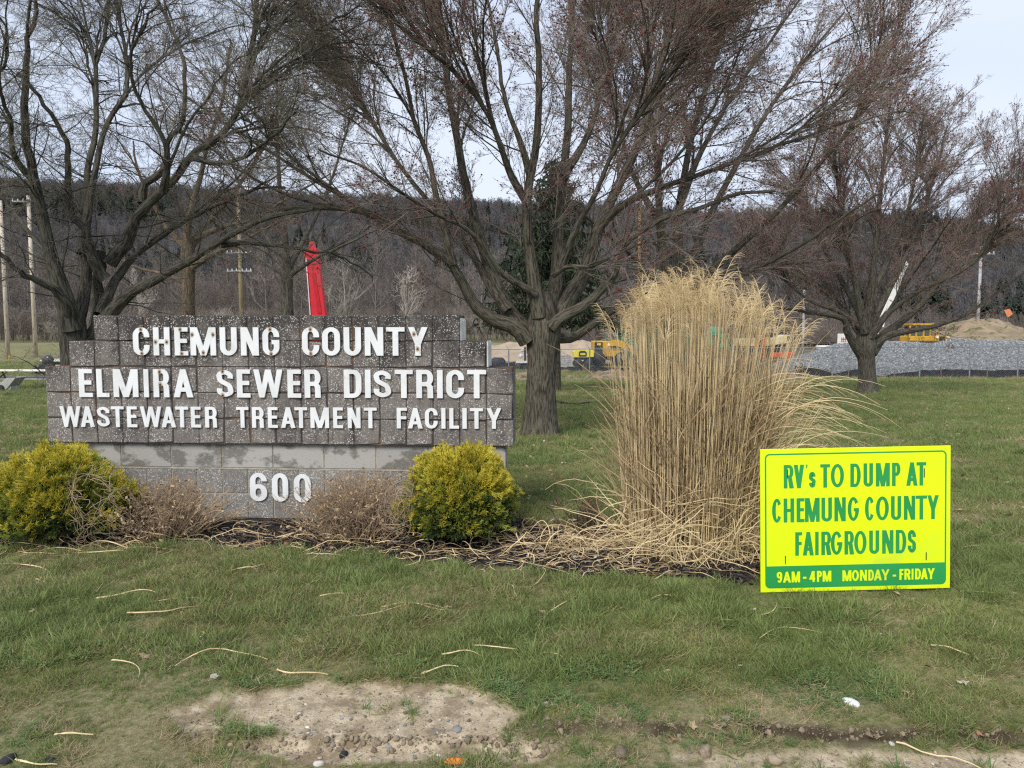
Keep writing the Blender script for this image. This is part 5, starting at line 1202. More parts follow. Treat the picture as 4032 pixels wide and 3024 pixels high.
# coarse weeds at the verge
weed = [blade_tuft(11, gm[0], 26, .13, .0042, .014, .75, 5), blade_tuft(12, gm[4], 22, .11, .0055, .012, .9, 5), blade_tuft(13, gm[1], 24, .10, .0036, .016, .8, 5)]
wp = [(2050, 2960), (2130, 2985), (2200, 2930), (2270, 2900), (2230, 2940), (2080, 2900), (2460, 2900), (300, 2900), (60, 2870), (640, 2650), (570, 2640), (900, 2825), (1500, 2755), (1640, 2790), (2350, 2730), (2400, 2720), (2520, 2800), (2750, 2860), (1950, 2880), (2900, 2960), (3060, 2970),
      (3350, 2990), (3480, 2975), (3550, 2980), (3860, 2930), (3980, 2870), (3950, 2560), (3800, 2640), (3000, 2700), (2300, 2820), (3650, 2830), (1450, 2670), (1850, 2650), (2150, 2680), (880, 2230), (640, 2235), (820, 2215), (1190, 2260), (2300, 2345), (3560, 2350), (3650, 2340), (3150, 2345), (3450, 2350), (1070, 3000), (120, 3010), (1390, 3010)]
W = np.array([gp(u, v) for u, v in wp]); jit = rg.normal(0, .05, (len(W) * 3, 3)); W = np.repeat(W, 3, 0) + jit; W[:, 2] = gz(W[:, 0], W[:, 1])
o = scatter('weeds', weed, W, np.stack([0 * W[:, 0], 0 * W[:, 0], rg.uniform(0, 6.28, len(W))], -1), rg.uniform(.45, 1.0, len(W)), rg.integers(0, 3, len(W))); tag(o, 'coarse weeds along the worn verge', 'weeds', None, 'stuff')
# fringe of longer grass in front of the yellow sign's foot
n = 420; u = rg.uniform(2985, 3760, n); x = np.array([gp(a, 2347)[0] for a in u]); y = gp(2300, 2350)[1] + rg.normal(0, .018, n); o = scatter('grass_fringe', weed[:1] + weed[2:], np.stack([x, y, gz(x, y)], -1), np.stack([0 * x, 0 * x, rg.uniform(0, 6.28, n)], -1), rg.uniform(.12, .26, n), rg.integers(0, 2, n)); tag(o, 'uncut grass at the foot of the yellow sign', 'grass', None, 'stuff')

# litter: wood chips, pebbles, crumbs of soil, tiny leaves
def chip(seed, a, b, c, m):
    rg = np.random.default_rng(seed); g = MB().box((0, 0, 0), (a, b, c)); me = g.mesh('chip'); co = np.zeros(24); me.vertices.foreach_get('co', co); co = co.reshape(-1, 3) * rg.uniform(.6, 1.3, (8, 3)); me.vertices.foreach_set('co', co.ravel()); me.materials.append(m); return me
mm = [mat('mulch_black', (.025, .021, .020), (.012, .011, .011), scale=30, rnd=.4), mat('mulch_grey', (.13, .12, .115), (.07, .065, .06), scale=30, rnd=.3), mat('mulch_brown', (.12, .07, .045), (.07, .04, .03), scale=30, rnd=.3)]
chips = [chip(i, .045, .014, .006, mm[0]) for i in range(2)] + [chip(3, .05, .012, .006, mm[1]), chip(4, .035, .015, .006, mm[2])]
n = 26000; x = rg.uniform(-4.1, 1.95, n); y = rg.uniform(4.25, 5.75, n); k = rg.random(n) < mulch_mask(x, y); x, y = x[k], y[k]; n = len(x)
o = scatter('mulch_chips', chips, np.stack([x, y, gz(x, y) + .004], -1), np.stack([rg.normal(0, .35, n), rg.normal(0, .35, n), rg.uniform(0, 6.28, n)], -1), rg.uniform(.35, 1.0, n), rg.choice([0, 1, 2, 3], n, p=[.42, .36, .10, .12])); tag(o, 'dark shredded bark mulch covering the bed', 'mulch', None, 'stuff')
def rock_mesh(seed, m, flat=.6, name='stone'):
    import bmesh
    rg = np.random.default_rng(seed); bm = bmesh.new(); bmesh.ops.create_icosphere(bm, subdivisions=2, radius=1.0)
    ax = nrm(rg.normal(0, 1, (5, 3))); lim = rg.uniform(.62, .95, 5)
    for v in bm.verts:
        p = np.array(v.co)
        for a, l in zip(ax, lim):
            d = p @ a
            if d > l: p = p - a * (d - l) * .9
        v.co = Vector(p * np.array([1, rg.uniform(.70, .74), flat]))
    me = bpy.data.meshes.new(name); bm.to_mesh(me); bm.free(); me.materials.append(m); me.polygons.foreach_set('use_smooth', np.full(len(me.polygons), True)); return me
def crumb_mesh(seed, m):
    me = rock_mesh(seed, m, .8, 'crumb'); co = np.zeros(len(me.vertices) * 3); me.vertices.foreach_get('co', co); co = co.reshape(-1, 3) * (1 + np.random.default_rng(seed).normal(0, .16, (len(me.vertices), 1))); me.vertices.foreach_set('co', co.ravel()); return me
ms = [mat('stone_grey', (.27, .27, .27), (.19, .19, .19), scale=3, rnd=.3), mat('stone_pale', (.62, .59, .52), (.48, .46, .41), scale=3, rnd=.2), mat('stone_tan', (.42, .33, .23), (.32, .25, .17), scale=3, rnd=.2), mat('soil_crumb', (.27, .215, .15), (.17, .13, .09), scale=4, rnd=.3), mat('stone_white', (.82, .82, .80), (.66, .66, .64), scale=2), mat('coal_black', (.035, .035, .04), (.02, .02, .02), scale=4)]
peb = [rock_mesh(1, ms[0], .45), rock_mesh(2, ms[1], .5), rock_mesh(3, ms[2], .5), crumb_mesh(4, ms[3]), crumb_mesh(5, ms[3])]
n = 20000; x = rg.uniform(-1.9, 2.9, n); y = rg.uniform(2.35, 3.3, n); d = dirt_mask(x, y); k = rg.random(n) < d ** 1.5 * (.35 + .65 * sstep(2.95, 2.7, y)) * (x < 2.2); x, y = x[k], y[k]; n = len(x)
s = np.minimum(.0013 * rg.pareto(1.9, n) + .0011, .010); o = scatter('gravel', peb, np.stack([x, y, gz(x, y) + s * .25], -1), np.stack([rg.normal(0, .2, n), rg.normal(0, .2, n), rg.uniform(0, 6.28, n)], -1), s, rg.choice([0, 1, 2, 3, 4], n, p=[.30, .12, .10, .28, .20])); tag(o, 'pebbles and crumbs scattered over the bare dirt', 'gravel', None, 'stuff')
# crumbling soil edge
n = 2400; x = np.concatenate([rg.uniform(-1.3, .2, n // 2), rg.uniform(.0, 2.1, n // 2)]); y = np.where(np.arange(n) < n // 2, 2.69 + (fbm(x * 8, 3.3, 41) - .5) * .07, lip_line(x)) + rg.normal(0, .016, n); s = np.minimum(.0018 + .0022 * rg.pareto(2.0, n), .015)
o = scatter('soil_crumbs', peb[3:], np.stack([x, y, gz(x, y) + s * .2], -1), rg.uniform(0, 3, (n, 3)), s, rg.integers(0, 2, n)); tag(o, 'crumbling soil along the rutted edge', 'soil', None, 'stuff')

# stones, clods
def stone(U, V, r, mi, label, flat=.5, name='stone', cat='stone', seed=1, tilt=0, group=None, rough=.03):
    p = gp(U, V); me = rock_mesh(seed, ms[mi], flat, name); co = np.zeros(len(me.vertices) * 3); me.vertices.foreach_get('co', co); co = co.reshape(-1, 3); co = co * (1 + np.random.default_rng(seed).normal(0, rough, (len(co), 1))); me.vertices.foreach_set('co', co.ravel()); o = obj(name, me, None); o.scale = (r, r, r); o.location = (p[0], p[1], float(gz(p[0], p[1])) + r * flat * .35); o.rotation_euler = (0, tilt, seed * 1.3); tag(o, label, cat, group)
stone(3350, 2768, .040, 4, 'flat white stone in the grass near the right rut', .32, seed=4)
stone(1530, 2900, .017, 0, 'egg shaped grey stone at the front edge of the dirt patch', .6, seed=7)
stone(1352, 2925, .020, 5, 'shiny black lump on the front edge of the dirt patch', .7, seed=8, name='coal_lump', cat='lump')
stone(2110, 2795, .015, 2, 'chalky white stone on the right edge of the dirt patch', .6, seed=9)
stone(2150, 2770, .018, 1, 'flat white stone just behind the chalky one by the dirt patch', .35, seed=10)
stone(1800, 2852, .026, 0, 'long thin grey stone lying across the dirt patch', .25, seed=11)
stone(905, 2745 + 160, .014, 2, 'small round tan stone at the left of the dirt patch', .7, seed=12)
stone(2445, 2940, .036, 3, 'big crumbly clod of soil beside the weeds', .75, 'soil_clod', 'clod', 13, rough=.16)
stone(3045, 2960, .030, 2, 'pale brown clod half hidden in weeds by the lower right verge', .7, 'soil_clod', 'clod', 14, rough=.14)
stone(2775, 2925, .032, 3, 'dark rough clod standing in the verge grass', .9, 'soil_clod', 'clod', 15, rough=.18)
stone(3512, 2895, .013, 1, 'small pale oval stone on the bare ground under the rut', .6, seed=16)
stone(1255, 2975, .024, 1, 'broad pale stone at the bottom left of the dirt patch', .45, seed=17)
stone(30, 3000, .035, 5, 'black tarry lump at the lower left corner', .5, 'coal_lump', 'lump', 18)
stone(195, 3005, .026, 5, 'smaller black lump beside the straw in the lower left corner', .6, 'coal_lump', 'lump', 19)
# orange scrap
m_or = mat('orange_plastic', (.85, .32, .03), (.75, .12, .02), scale=40, rough=.4, c3=(.9, .55, .05), s3=60)
p = gp(1795, 2985); g = MB(); g.prism([(-.042, -.006), (-.02, -.014), (.02, -.012), (.046, .004), (.03, .012), (.0, .015), (-.03, .012)], 0, .003, 'z'); o = g.build('plastic_scrap', m_or, None); o.location = (p[0], p[1], float(gz(p[0], p[1])) + .012); o.rotation_euler = (.35, .1, .1); tag(o, 'bright orange plastic scrap on the dirt at the bottom edge', 'litter')

# fallen leaves
def leaf_mesh(seed, m):
    rg = np.random.default_rng(seed); n = 13; a = np.linspace(0, 6.283, n + 1)[:-1]; r = .5 + .5 * np.abs(np.cos(a * 2.5 + .3)) * rg.uniform(.6, 1.1, n); V = [(0, 0, .1)] + [(np.cos(t) * q, np.sin(t) * q * .62, rg.uniform(-.1, .35) * q) for t, q in zip(a, r)]
    F = [(0, 1 + i, 1 + (i + 1) % n) for i in range(n)]; V += [(x, y, z - .03) for x, y, z in V]; F += [(n + 1, n + 2 + (i + 1) % n, n + 2 + i) for i in range(n)]
    V += [(.9, 0, .1), (1.35, .08, .05), (1.35, .12, .05), (.9, .03, .1)]; b = len(V); F.append((b - 4, b - 3, b - 2)); F.append((b - 4, b - 2, b - 1)); return mesh_np('fallen_leaf', V, F3=F, mats=[m])
ml = [mat('leaf_tan', (.47, .34, .22), (.36, .25, .15), scale=3, rnd=.2), mat('leaf_rust', (.34, .17, .09), (.25, .12, .07), scale=3, rnd=.2), mat('leaf_grey', (.52, .46, .40), (.40, .34, .29), scale=3, rnd=.2)]
leaves = [leaf_mesh(i, ml[i % 3]) for i in range(6)]
spots = [(1180, 2355), (1195, 2350), (620, 2370), (30, 2500), (215, 2520), (415, 2530), (1320, 2570), (1440, 2555), (2130, 2430), (2400, 2570), (840, 2685), (3460, 2425), (3390, 2520), (3465, 2520), (2640, 2660), (2920, 2640), (2720, 2845), (2855, 2840), (2640, 2890), (3870, 2880), (3520, 2350), (3240, 2355), (950, 2290), (1340, 2230), (900, 2205), (1080, 2200), (1155, 2150),
         (1520, 2150), (1570, 2165), (1690, 2170), (1985, 2180), (2350, 2230), (2180, 2240), (540, 2190), (640, 2130), (2070, 2190), (2450, 2190), (860, 2340), (120, 2420), (560, 2600), (1290, 2505), (2250, 2300), (3640, 2640), (3800, 2710), (3560, 2745), (2970, 2420), (1760, 2405), (240, 2150), (100, 2160), (430, 2130), (1425, 2110), (2120, 1880), (2170, 1900), (2210, 1830), (3900, 1900), (3950, 1990), (3860, 1800), (3990, 2080), (3800, 2060), (2230, 2010), (2080, 1960)]
for k, (u, v) in enumerate(spots):
    p = gp(u + rg.normal(0, 6), v); o = obj('fallen_leaf', leaves[rg.integers(0, 6)], None); s = rg.uniform(.019, .034) * (1.25 if v < 2100 else 1); o.scale = (s, s, s); o.location = (p[0], p[1], float(gz(p[0], p[1])) + (.022 if v > 2240 or v < 2100 else .014)); o.rotation_euler = (rg.normal(0, .35), rg.normal(0, .35), rg.uniform(0, 6.28)); o['_p'] = (float(u), float(v)); name_spot(o, 'leaf', ('tan', 'rusty', 'greyish')[leaves.index(o.data) % 3]); tag(o, None, 'leaf', 'fallen leaves around the sign')
n = 9000; x, y = pts_in(5.4, 38, 17000 / (.76 * (36 ** 2 - 5.4 ** 2))); n = len(x); k = (mulch_mask(x, y) < .3) & ~((x < .03) & (x > -3.8) & (y < 6.1)); x, y = x[k], y[k]; n = len(x)
o = scatter('leaf_litter', leaves, np.stack([x, y, gz(x, y) + .03], -1), np.stack([rg.normal(0, .4, n), rg.normal(0, .4, n), rg.uniform(0, 6.28, n)], -1), rg.uniform(.016, .038, n), rg.choice([0, 3, 1, 2], n, p=[.45, .3, .15, .1])); tag(o, 'tiny dry leaves speckling the mown grass', 'leaves', None, 'stuff')
n = 700; x = rg.uniform(-3.8, 1.9, n); y = rg.uniform(4.4, 5.6, n); k = mulch_mask(x, y) > .5; x, y = x[k], y[k]; n = len(x)
o = scatter('leaf_scraps', leaves, np.stack([x, y, gz(x, y) + .012], -1), np.stack([rg.normal(0, .5, n), rg.normal(0, .5, n), rg.uniform(0, 6.28, n)], -1), rg.uniform(.01, .024, n), rg.integers(0, 6, n)); tag(o, 'torn leaf scraps among the mulch', 'leaves', None, 'stuff')
# fallen branch on the lawn, dark rag further right
P = np.array([gp(u, v) for u, v in ((2190, 1585), (2225, 1593), (2262, 1598), (2300, 1593), (2345, 1590), (2400, 1592), (2450, 1588))]); P[:, 2] += .05; P = catmull(P, 14); V, F, tc = tubes(P[None], np.linspace(.03, .012, 14)[None], 8); m_ = P.mean(0); o = obj('fallen_branch', mesh_np('fallen_branch', V - m_, F, tc=tc, mats=[m_barkL]), None); o.location = m_; tag(o, 'dark fallen branch on the grass between the big maple and the tan grass', 'branch')
p = gp(3678, 1562); me = crumb_mesh(61, mat('black_rag', (.02, .02, .022), (.035, .035, .04), scale=3, rough=.6)); o = obj('black_rag', me, None); o.scale = (.16, .12, .05); o.location = (p[0], p[1], p[2] + .04); tag(o, 'crumpled black rag lying on the right lawn', 'rag')

label_spots()
# ================================================================== YELLOW SIGN BOARD
def yard_sign():
    bl = gp(2995, 2337); d = bl[1]; w = 1.115; h = .838
    T = empty('yard_sign', (bl[0], d, gz(bl[0], d) + .006), 'fluorescent yellow sign board with green lettering RV\'s TO DUMP AT CHEMUNG COUNTY FAIRGROUNDS', 'sign', rot=(R(-2.0), R(-1.0), R(1.2)))
    m_y = mat('fluorescent_yellow', (.80, .97, .006), (.74, .93, .008), coord='Object', scale=2.5, rough=.38, spec=.4, c3=(.66, .80, .03), s3=2.2, t3=.60)
    m_g = mat('sign_green', (.022, .30, .070), (.028, .34, .085), coord='Object', scale=3, rough=.4, spec=.4)
    g = MB().box((w / 2, 0, h / 2), (w, .010, h), bev=.0012); g.build('panel', m_y, T)
    u = w / 1762.0
    def X(x, y): return ((x - 190) - (y - 168) * .0215) * u
    def Zz(y): return h - (y - 168) * (h / 1318.0)
    f = -.005
    # green rule with rounded corners, joined to the green band
    x0, x1, y0, y1 = 40 * u, 1724 * u, Zz(1450), Zz(210); rr = 46 * u; t = 14 * u
    def rrect(x0, x1, y0, y1, r, n=8):
        o = []
        for q, (cx, cy) in enumerate(((x1 - r, y1 - r), (x0 + r, y1 - r), (x0 + r, y0 + r), (x1 - r, y0 + r))):
            o += [(cx + r * math.cos(math.pi / 2 * (q + i / n)), cy + r * math.sin(math.pi / 2 * (q + i / n))) for i in range(n + 1)]
        return o
    G = Glyph(1, 1, 1, 1); G.pieces = [('c', rrect(x0, x1, y0, y1, rr), rrect(x0 + t, x1 - t, y0 + t, y1 - t, rr - t))]
    g = MB(); G.to(g, 0, 0, f + .001, .0014); g.build('border', m_g, T)
    bt = Zz(1245); o = rrect(x0 + t * .5, x1 - t * .5, y0 + t * .5, bt + rr * 3, rr - t * .5); band = [(x, min(z, bt)) for x, z in o]; q = []
    for p_ in band:
        if not q or abs(p_[0] - q[-1][0]) + abs(p_[1] - q[-1][1]) > 1e-5: q.append(p_)
    q = [(x0 + t * .5, bt)] + [p_ for p_ in q if p_[1] < bt - 1e-6] + [(x1 - t * .5, bt)]
    g = MB(); g.prism(q[::1], f + .001, f - .0007); g.build('band', m_g, T)
    def line(chars, ya, yb, st, bar, m, name, dep, rl=True, ym=None):
        g = MB()
        for (ch, a, b) in chars:
            yy = ya if ch != 's' else ya + (yb - ya) * .30
            Y1 = yb if ch != "'" else ya + (yb - ya) * .42
            if ch == '-': pass
            xa, xb = X(a, (ya + yb) / 2), X(b, (ya + yb) / 2); W, H = xb - xa, Zz(yy) - Zz(Y1)
            gl = Glyph(W, H, st * u, bar * u, cr=.36); gl.rnd_leg = rl
            if ch in 'OCGDU690' or ch == 's': gl.ry = H / 2 if ch != 'U' else W / 2
            if ch == 'C': gl.trim = (3, 3)
            if ch == 'G': gl.trim = (3, 0)
            g = MB(); gl.make(ch); gl.to(g, xa, Zz(Y1), f + .001, dep, step=.00012)
            g.build(name, m, T)
    line([('R', 410, 500), ('V', 503, 598), ("'", 615, 630), ('s', 645, 703), ('T', 748, 838), ('O', 845, 967), ('D', 1026, 1122), ('U', 1148, 1236), ('M', 1262, 1392), ('P', 1412, 1490), ('A', 1545, 1650), ('T', 1640, 1730)], 315, 530, 34, 30, m_g, 'printed_letter', .0016)
    line([('C', 308, 397), ('H', 415, 512), ('E', 535, 607), ('M', 612, 748), ('U', 765, 862), ('N', 885, 990), ('G', 1008, 1113), ('C', 1168, 1256), ('O', 1270, 1390), ('U', 1410, 1505), ('N', 1530, 1635), ('T', 1640, 1745), ('Y', 1748, 1855)], 622, 843, 34, 30, m_g, 'printed_letter', .0016)
    line([('F', 528, 592), ('A', 598, 700), ('I', 713, 745), ('R', 770, 860), ('G', 858, 965), ('R', 985, 1072), ('O', 1075, 1190), ('U', 1215, 1308), ('N', 1335, 1440), ('D', 1462, 1560), ('S', 1575, 1650)], 935, 1152, 34, 30, m_g, 'printed_letter', .0016)
    line([('9', 362, 412), ('A', 420, 493), ('M', 500, 578), ('-', 605, 637), ('4', 665, 718), ('P', 735, 780), ('M', 788, 868), ('M', 972, 1055), ('O', 1060, 1125), ('N', 1135, 1200), ('D', 1213, 1265), ('A', 1265, 1338), ('Y', 1335, 1410), ('-', 1440, 1472), ('F', 1503, 1540), ('R', 1550, 1605), ('I', 1617, 1634), ('D', 1650, 1703), ('A', 1703, 1767), ('Y', 1765, 1832)], 1298, 1398, 19, 17, m_y, 'printed_letter', .0022)
    m_k = mat('slot_dark', (.05, .05, .03), scale=5)
    for (x, ya, yb) in ((443, 355, 430), (1710, 372, 455), (438, 1150, 1225), (1748, 1148, 1220)):
        g = MB().box((X(x, ya), f - .0016, (Zz(ya) + Zz(yb)) / 2), (.0045, .0022, Zz(ya) - Zz(yb))); g.build('tie_slot', m_k, T)
    # wire H stake behind
    m_w = mat('galvanised_wire', (.35, .35, .36), scale=5, rough=.4, metal=.8)
    for x in (.18, .95):
        g = MB().cyl((x, .016, -.12), (x, .016, h * .9), .004, 8); g.build('stake', m_w, T)
    g = MB().cyl((.18, .016, .25), (.95, .016, .25), .003, 6); g.build('crossbar', m_w, T)
yard_sign()

# ================================================================== POLES AND WIRES
m_pole = mat('pole_pale', (.66, .57, .47), (.48, .40, .31), coord='Object', scale=2.2, stretch=(3, 3, .35), rough=.9, c3=(.20, .15, .11), s3=5, t3=.6)
m_pole2 = mat('pole_yellowed', (.34, .27, .16), (.22, .17, .10), coord='Object', scale=2.2, stretch=(3, 3, .35), rough=.9)
m_poleg = mat('pole_grey', (.46, .45, .44), (.28, .27, .26), coord='Object', scale=6, rough=.9, stretch=(1, 1, .6))
m_orange = mat('pole_orange', (.28, .17, .08), (.20, .12, .06), coord='Object', scale=4, rough=.9)
m_iron = mat('dark_iron', (.05, .05, .055), scale=8, rough=.6)
m_insul = mat('insulator_white', (.75, .77, .80), (.6, .62, .66), scale=8, rough=.3)
m_yel = mat('guard_yellow', (.75, .50, .03), scale=5, rough=.6)
def pole(U, Vb, Vt, d, wpx, m, label, arms=(), guard=False):
    p = px(U, Vt, d); b = px(U, Vb, d); z0 = float(gz(b[0], d)); r = wpx / 2 / FPX * d
    T = empty('utility_pole', (b[0], d, z0), label, 'utility pole'); H = p[2] - z0
    MB().cyl((0, 0, -.3), (0, 0, H), r * 1.08, 14, r * .82).build('shaft', m, T, True)
    for V in arms:
        z = px(U, V, d)[2] - z0
        g = MB().box((0, -r * 1.2, z), (2.6, .10, .12)); g.build('crossarm', m_poleg, T)
        for x in (-1.2, -.75, -.3, .3, .75, 1.2): MB().cyl((x, -r * 1.2, z + .06), (x, -r * 1.2, z + .26), .06, 8, .04).build('insulator', m_insul, T)
    if guard: MB().cyl((r * .9, -.06, .0), (r * .9, -.06, .35), .09, 8).build('guard', m_yel, T)
    return T
pole(30, 1358, 790, 62, 15, m_pole, 'pale wooden utility pole at the far left edge of the field, with a yellow guard', guard=True)
pole(139, 1358, 770, 63, 15, m_pole, 'second pale wooden utility pole from the left, right behind the field', arms=(795,))
pole(955, 1400, 755, 78, 16, m_pole2, 'yellowish utility pole with two white crossarms left of the red boom', arms=(996, 1068))
pole(2512, 1400, 770, 60, 13, m_orange, 'thin orange brown pole rising behind the tan grass clump')
pole(3160, 1400, 1140, 66, 11, m_poleg, 'short white painted pole between the tan grass and the gravel pile')
pole(3845, 1380, 968, 78, 12, m_poleg, 'weathered grey utility pole above the dirt mound on the right', arms=(1000,))
m_wire = mat('wire', (.16, .16, .17), scale=3, rough=.5)
def wire(p0, p1, sag, r, label, name='overhead_wire', grp='overhead wires on the right'):
    t = np.linspace(0, 1, 24)[:, None]; P = p0 + (p1 - p0) * t; P[:, 2] -= sag * 4 * (t * (1 - t))[:, 0]; V, F, tc = tubes(P[None], np.full((1, 24), r), 4); m_ = P.mean(0)
    o = obj(name, mesh_np(name, V - m_, F, tc=tc, mats=[m_wire]), None); o.location = m_; tag(o, label, 'wire', grp)
for k, (V0, V1, lb) in enumerate(((735, 583, 'topmost'), (762, 609, 'second'), (795, 634, 'third'), (1010, 806, 'lowest'))):
    wire(px(2700, V0, 60), px(4500, V1 - (V0 - V1) * .3, 60), .25, .020, lb + ' dark overhead wire crossing the sky at the right edge')
wire(px(139, 797, 63), px(955, 998, 78), .9, .018, 'upper slack wire strung between the left poles and the crossarmed pole', grp=None)
wire(px(139, 860, 63), px(955, 1070, 78), .9, .018, 'lower slack wire strung between the left poles and the crossarmed pole', grp=None)

# ================================================================== CHAIN LINK FENCE
m_galv = mat('galvanised', (.30, .33, .36), (.22, .24, .27), coord='Object', scale=4, rough=.5, metal=.5)
m_silt = mat('silt_cloth', (.012, .012, .014), (.022, .022, .025), coord='World', scale=2, rough=.8)
m_post = mat('stake_wood', (.22, .17, .12), scale=8)
FP = [(1905, 51.0, 1376, 1462), (2003, 50.2, 1376, 1462), (2205, 48.6, 1375, 1466), (2322, 47.6, 1374, 1468), (2500, 46.2, 1373, 1472), (2690, 44.8, 1371, 1478), (2890, 43.4, 1370, 1482), (3085, 42.4, 1369, 1486), (3280, 41.8, 1368, 1490), (3445, 41.6, 1367, 1490), (3625, 41.4, 1366, 1491), (3822, 41.2, 1365, 1492), (4012, 41.0, 1365, 1493), (4210, 40.8, 1364, 1494), (4400, 40.6, 1363, 1495)]
def fence():
    b0 = px(FP[0][0], 1400, FP[0][1]); z0 = float(gz(b0[0], b0[1])); loc = np.array([b0[0], b0[1], z0]); T = empty('chain_link_fence', loc, 'galvanised chain link fence with slanted barbed wire arms round the construction yard', 'fence')
    tops = []; bots = []
    for (U, d, Vt, Vb) in FP:
        t = px(U, Vt, d); zb = float(base_h(t[0], d)) - .05; tops.append(t); bots.append(np.array([t[0], d, zb]))
        g = MB(); g.cyl(bots[-1] - loc, t - loc + [0, 0, .03], .042, 8); g.cyl(t - loc, t - loc + np.array([-.22, .05, .32]), .018, 6); g.build('post', m_galv, T)
    for i in range(len(FP) - 1):
        MB().cyl(tops[i] - loc, tops[i + 1] - loc, .024, 6, cap=False).build('rail', m_galv, T)
    S = []; E = []
    for i in range(len(FP) - 1):
        L_ = np.linalg.norm(tops[i + 1] - tops[i]); n = int(L_ / .09); H = tops[i][2] - bots[i][2]; w = H / L_
        for s in (-1, 1):
            for k in range(-int(n * w) - 1, n + 1) if s > 0 else range(0, n + int(n * w) + 2):
                a = k / n; b = a + s * w; a_, b_ = a, b; za, zb = 0., 1.
                if s > 0:
                    if b <= 0 or a >= 1: continue
                    if a < 0: za = -a / w; a_ = 0
                    if b > 1: zb = (1 - a) / w; b_ = 1
                else:
                    if a <= 0 or b >= 1: continue
                    if a > 1: za = (a - 1) / w; a_ = 1
                    if b < 0: zb = a / w; b_ = 0
                p = lambda x, z: bots[i] * (1 - x) * (1 - z) + bots[i + 1] * x * (1 - z) + tops[i] * (1 - x) * z + tops[i + 1] * x * z
                S.append(p(a_, za)); E.append(p(b_, zb))
    P = np.stack([np.array(S), np.array(E)], 1); A = Acc(); A.tubes(P, np.full((len(P), 2), .0032), 3); tag(A.build('wire_mesh', m_galv, T, loc), kind='stuff')
    A = Acc(); tp = np.array(tops)
    for q in (.33, .66, 1.): A.tubes((tp + np.array([-.22, .05, .32]) * q)[None], np.full((1, len(tp)), .004), 3)
    tag(A.build('barbed_wire', m_galv, T, loc), kind='stuff')
fence()
def silt(U0, U1, dlt, hV, label, seed):
    rg = np.random.default_rng(seed); us = np.arange(U0, U1, 16.); ds = np.interp(us, [f[0] for f in FP], [f[1] for f in FP]) + dlt; V = []; n = len(us)
    for u, d, hv in zip(us, ds, np.interp(us, *zip(*hV))):
        t = px(u, hv + rg.normal(0, 1.2), d); zb = float(base_h(t[0], d)) - .05; off = .05 * math.sin(u * .11)
        V += [(t[0], d + off, t[2]), (t[0], d + off * .4 + .02, (t[2] + zb) / 2), (t[0], d, zb)]
    V = np.array(V); V2 = V + [0, .012, 0]; k = np.arange(n - 1)[:, None] * 3; F = np.concatenate([np.concatenate([k + 0, k + 3, k + 4, k + 1], 1), np.concatenate([k + 1, k + 4, k + 5, k + 2], 1)])
    F = np.concatenate([F, F[:, ::-1] + len(V)]); loc = V[0] * [1, 1, 1]; T = empty('silt_fence', loc, label, 'silt fence'); obj('cloth', mesh_np('cloth', np.concatenate([V, V2]) - loc, F, mats=[m_silt]), T)
    for u in np.arange(U0 + 30, U1, 182):
        d = float(np.interp(u, [f[0] for f in FP], [f[1] for f in FP])) + dlt - .05; hv = float(np.interp(u, *zip(*hV))); t = px(u, hv - 14, d); zb = float(base_h(t[0], d)) - .1
        MB().box(((t[0] + t[0]) / 2 - loc[0], d - loc[1], (t[2] + zb) / 2 - loc[2]), (.045, .045, t[2] - zb), rot=(0, rg.normal(0, .06), 0)).build('stake', m_post, T)
silt(3130, 4300, .5, [(3130, 1440), (3250, 1455), (3290, 1470), (3380, 1452), (3460, 1482), (3560, 1468), (3640, 1457), (3750, 1455), (3900, 1458), (4032, 1455), (4300, 1455)], 'black silt fence cloth along the foot of the gravel pile', 1)
silt(1905, 3000, .5, [(1905, 1442), (2060, 1420), (2200, 1446), (2350, 1444), (2500, 1450), (2700, 1460), (2900, 1458), (3000, 1462)], 'low black silt fence cloth behind the big maple trunk', 2)

# ================================================================== HEAPS
def heap(name, label, U0, U1, d0, d1, topV, m, seed, rough=.12, cat='heap', zbase=None, fr=.35):
    """a long mound between two depths with the crest following topV"""
    nx, ny = 110, 30; us = np.linspace(U0, U1, nx); T_ = np.interp(us, *zip(*topV)); dc = d0 + (d1 - d0) * fr
    xs = (us - 2016) / FPX * dc; ys = np.linspace(d0, d1, ny); X_, Y_ = np.meshgrid(xs, ys); zt = CAMZ + (HOR - T_) / FPX * dc
    zb = base_h(X_, Y_) - .15; s = np.where(Y_ < dc, (Y_ - d0) / (dc - d0), (d1 - Y_) / (d1 - dc)); s = np.clip(s, 0, 1) ** .85
    e = np.minimum(1, np.minimum((us - U0), (U1 - us)) / max(40, .06 * (U1 - U0)))[None] if True else 1
    Z_ = zb + (zt[None] - zb) * s * np.clip(e, 0, 1) ** .7; Z_ = Z_ + (fbm(X_ * 2.2, Y_ * 2.2, seed, 5) - .5) * rough * 2 * sstep(0, .15, s)
    ii = (np.arange(ny - 1)[:, None] * nx + np.arange(nx - 1)[None]).ravel(); V = np.stack([X_, Y_, Z_], -1).reshape(-1, 3); loc = np.array([xs[nx // 2], d0, float(zb.min())])
    o = obj(name, mesh_np(name, V - loc, np.stack([ii, ii + 1, ii + 1 + nx, ii + nx], -1), mats=[m]), None); o.location = loc; tag(o, label, cat, None, None)
    return V, X_, Y_, Z_
def gravel_mat():
    m = mat('crushed_stone', (.26, .265, .265), (.14, .145, .145), coord='World', scale=5.5, detail=5, rough=.95, bump=1.0, bscale=14, c3=(.10, .105, .11), s3=1.6, t3=.56, dist=.05); return m
m_gr = gravel_mat()
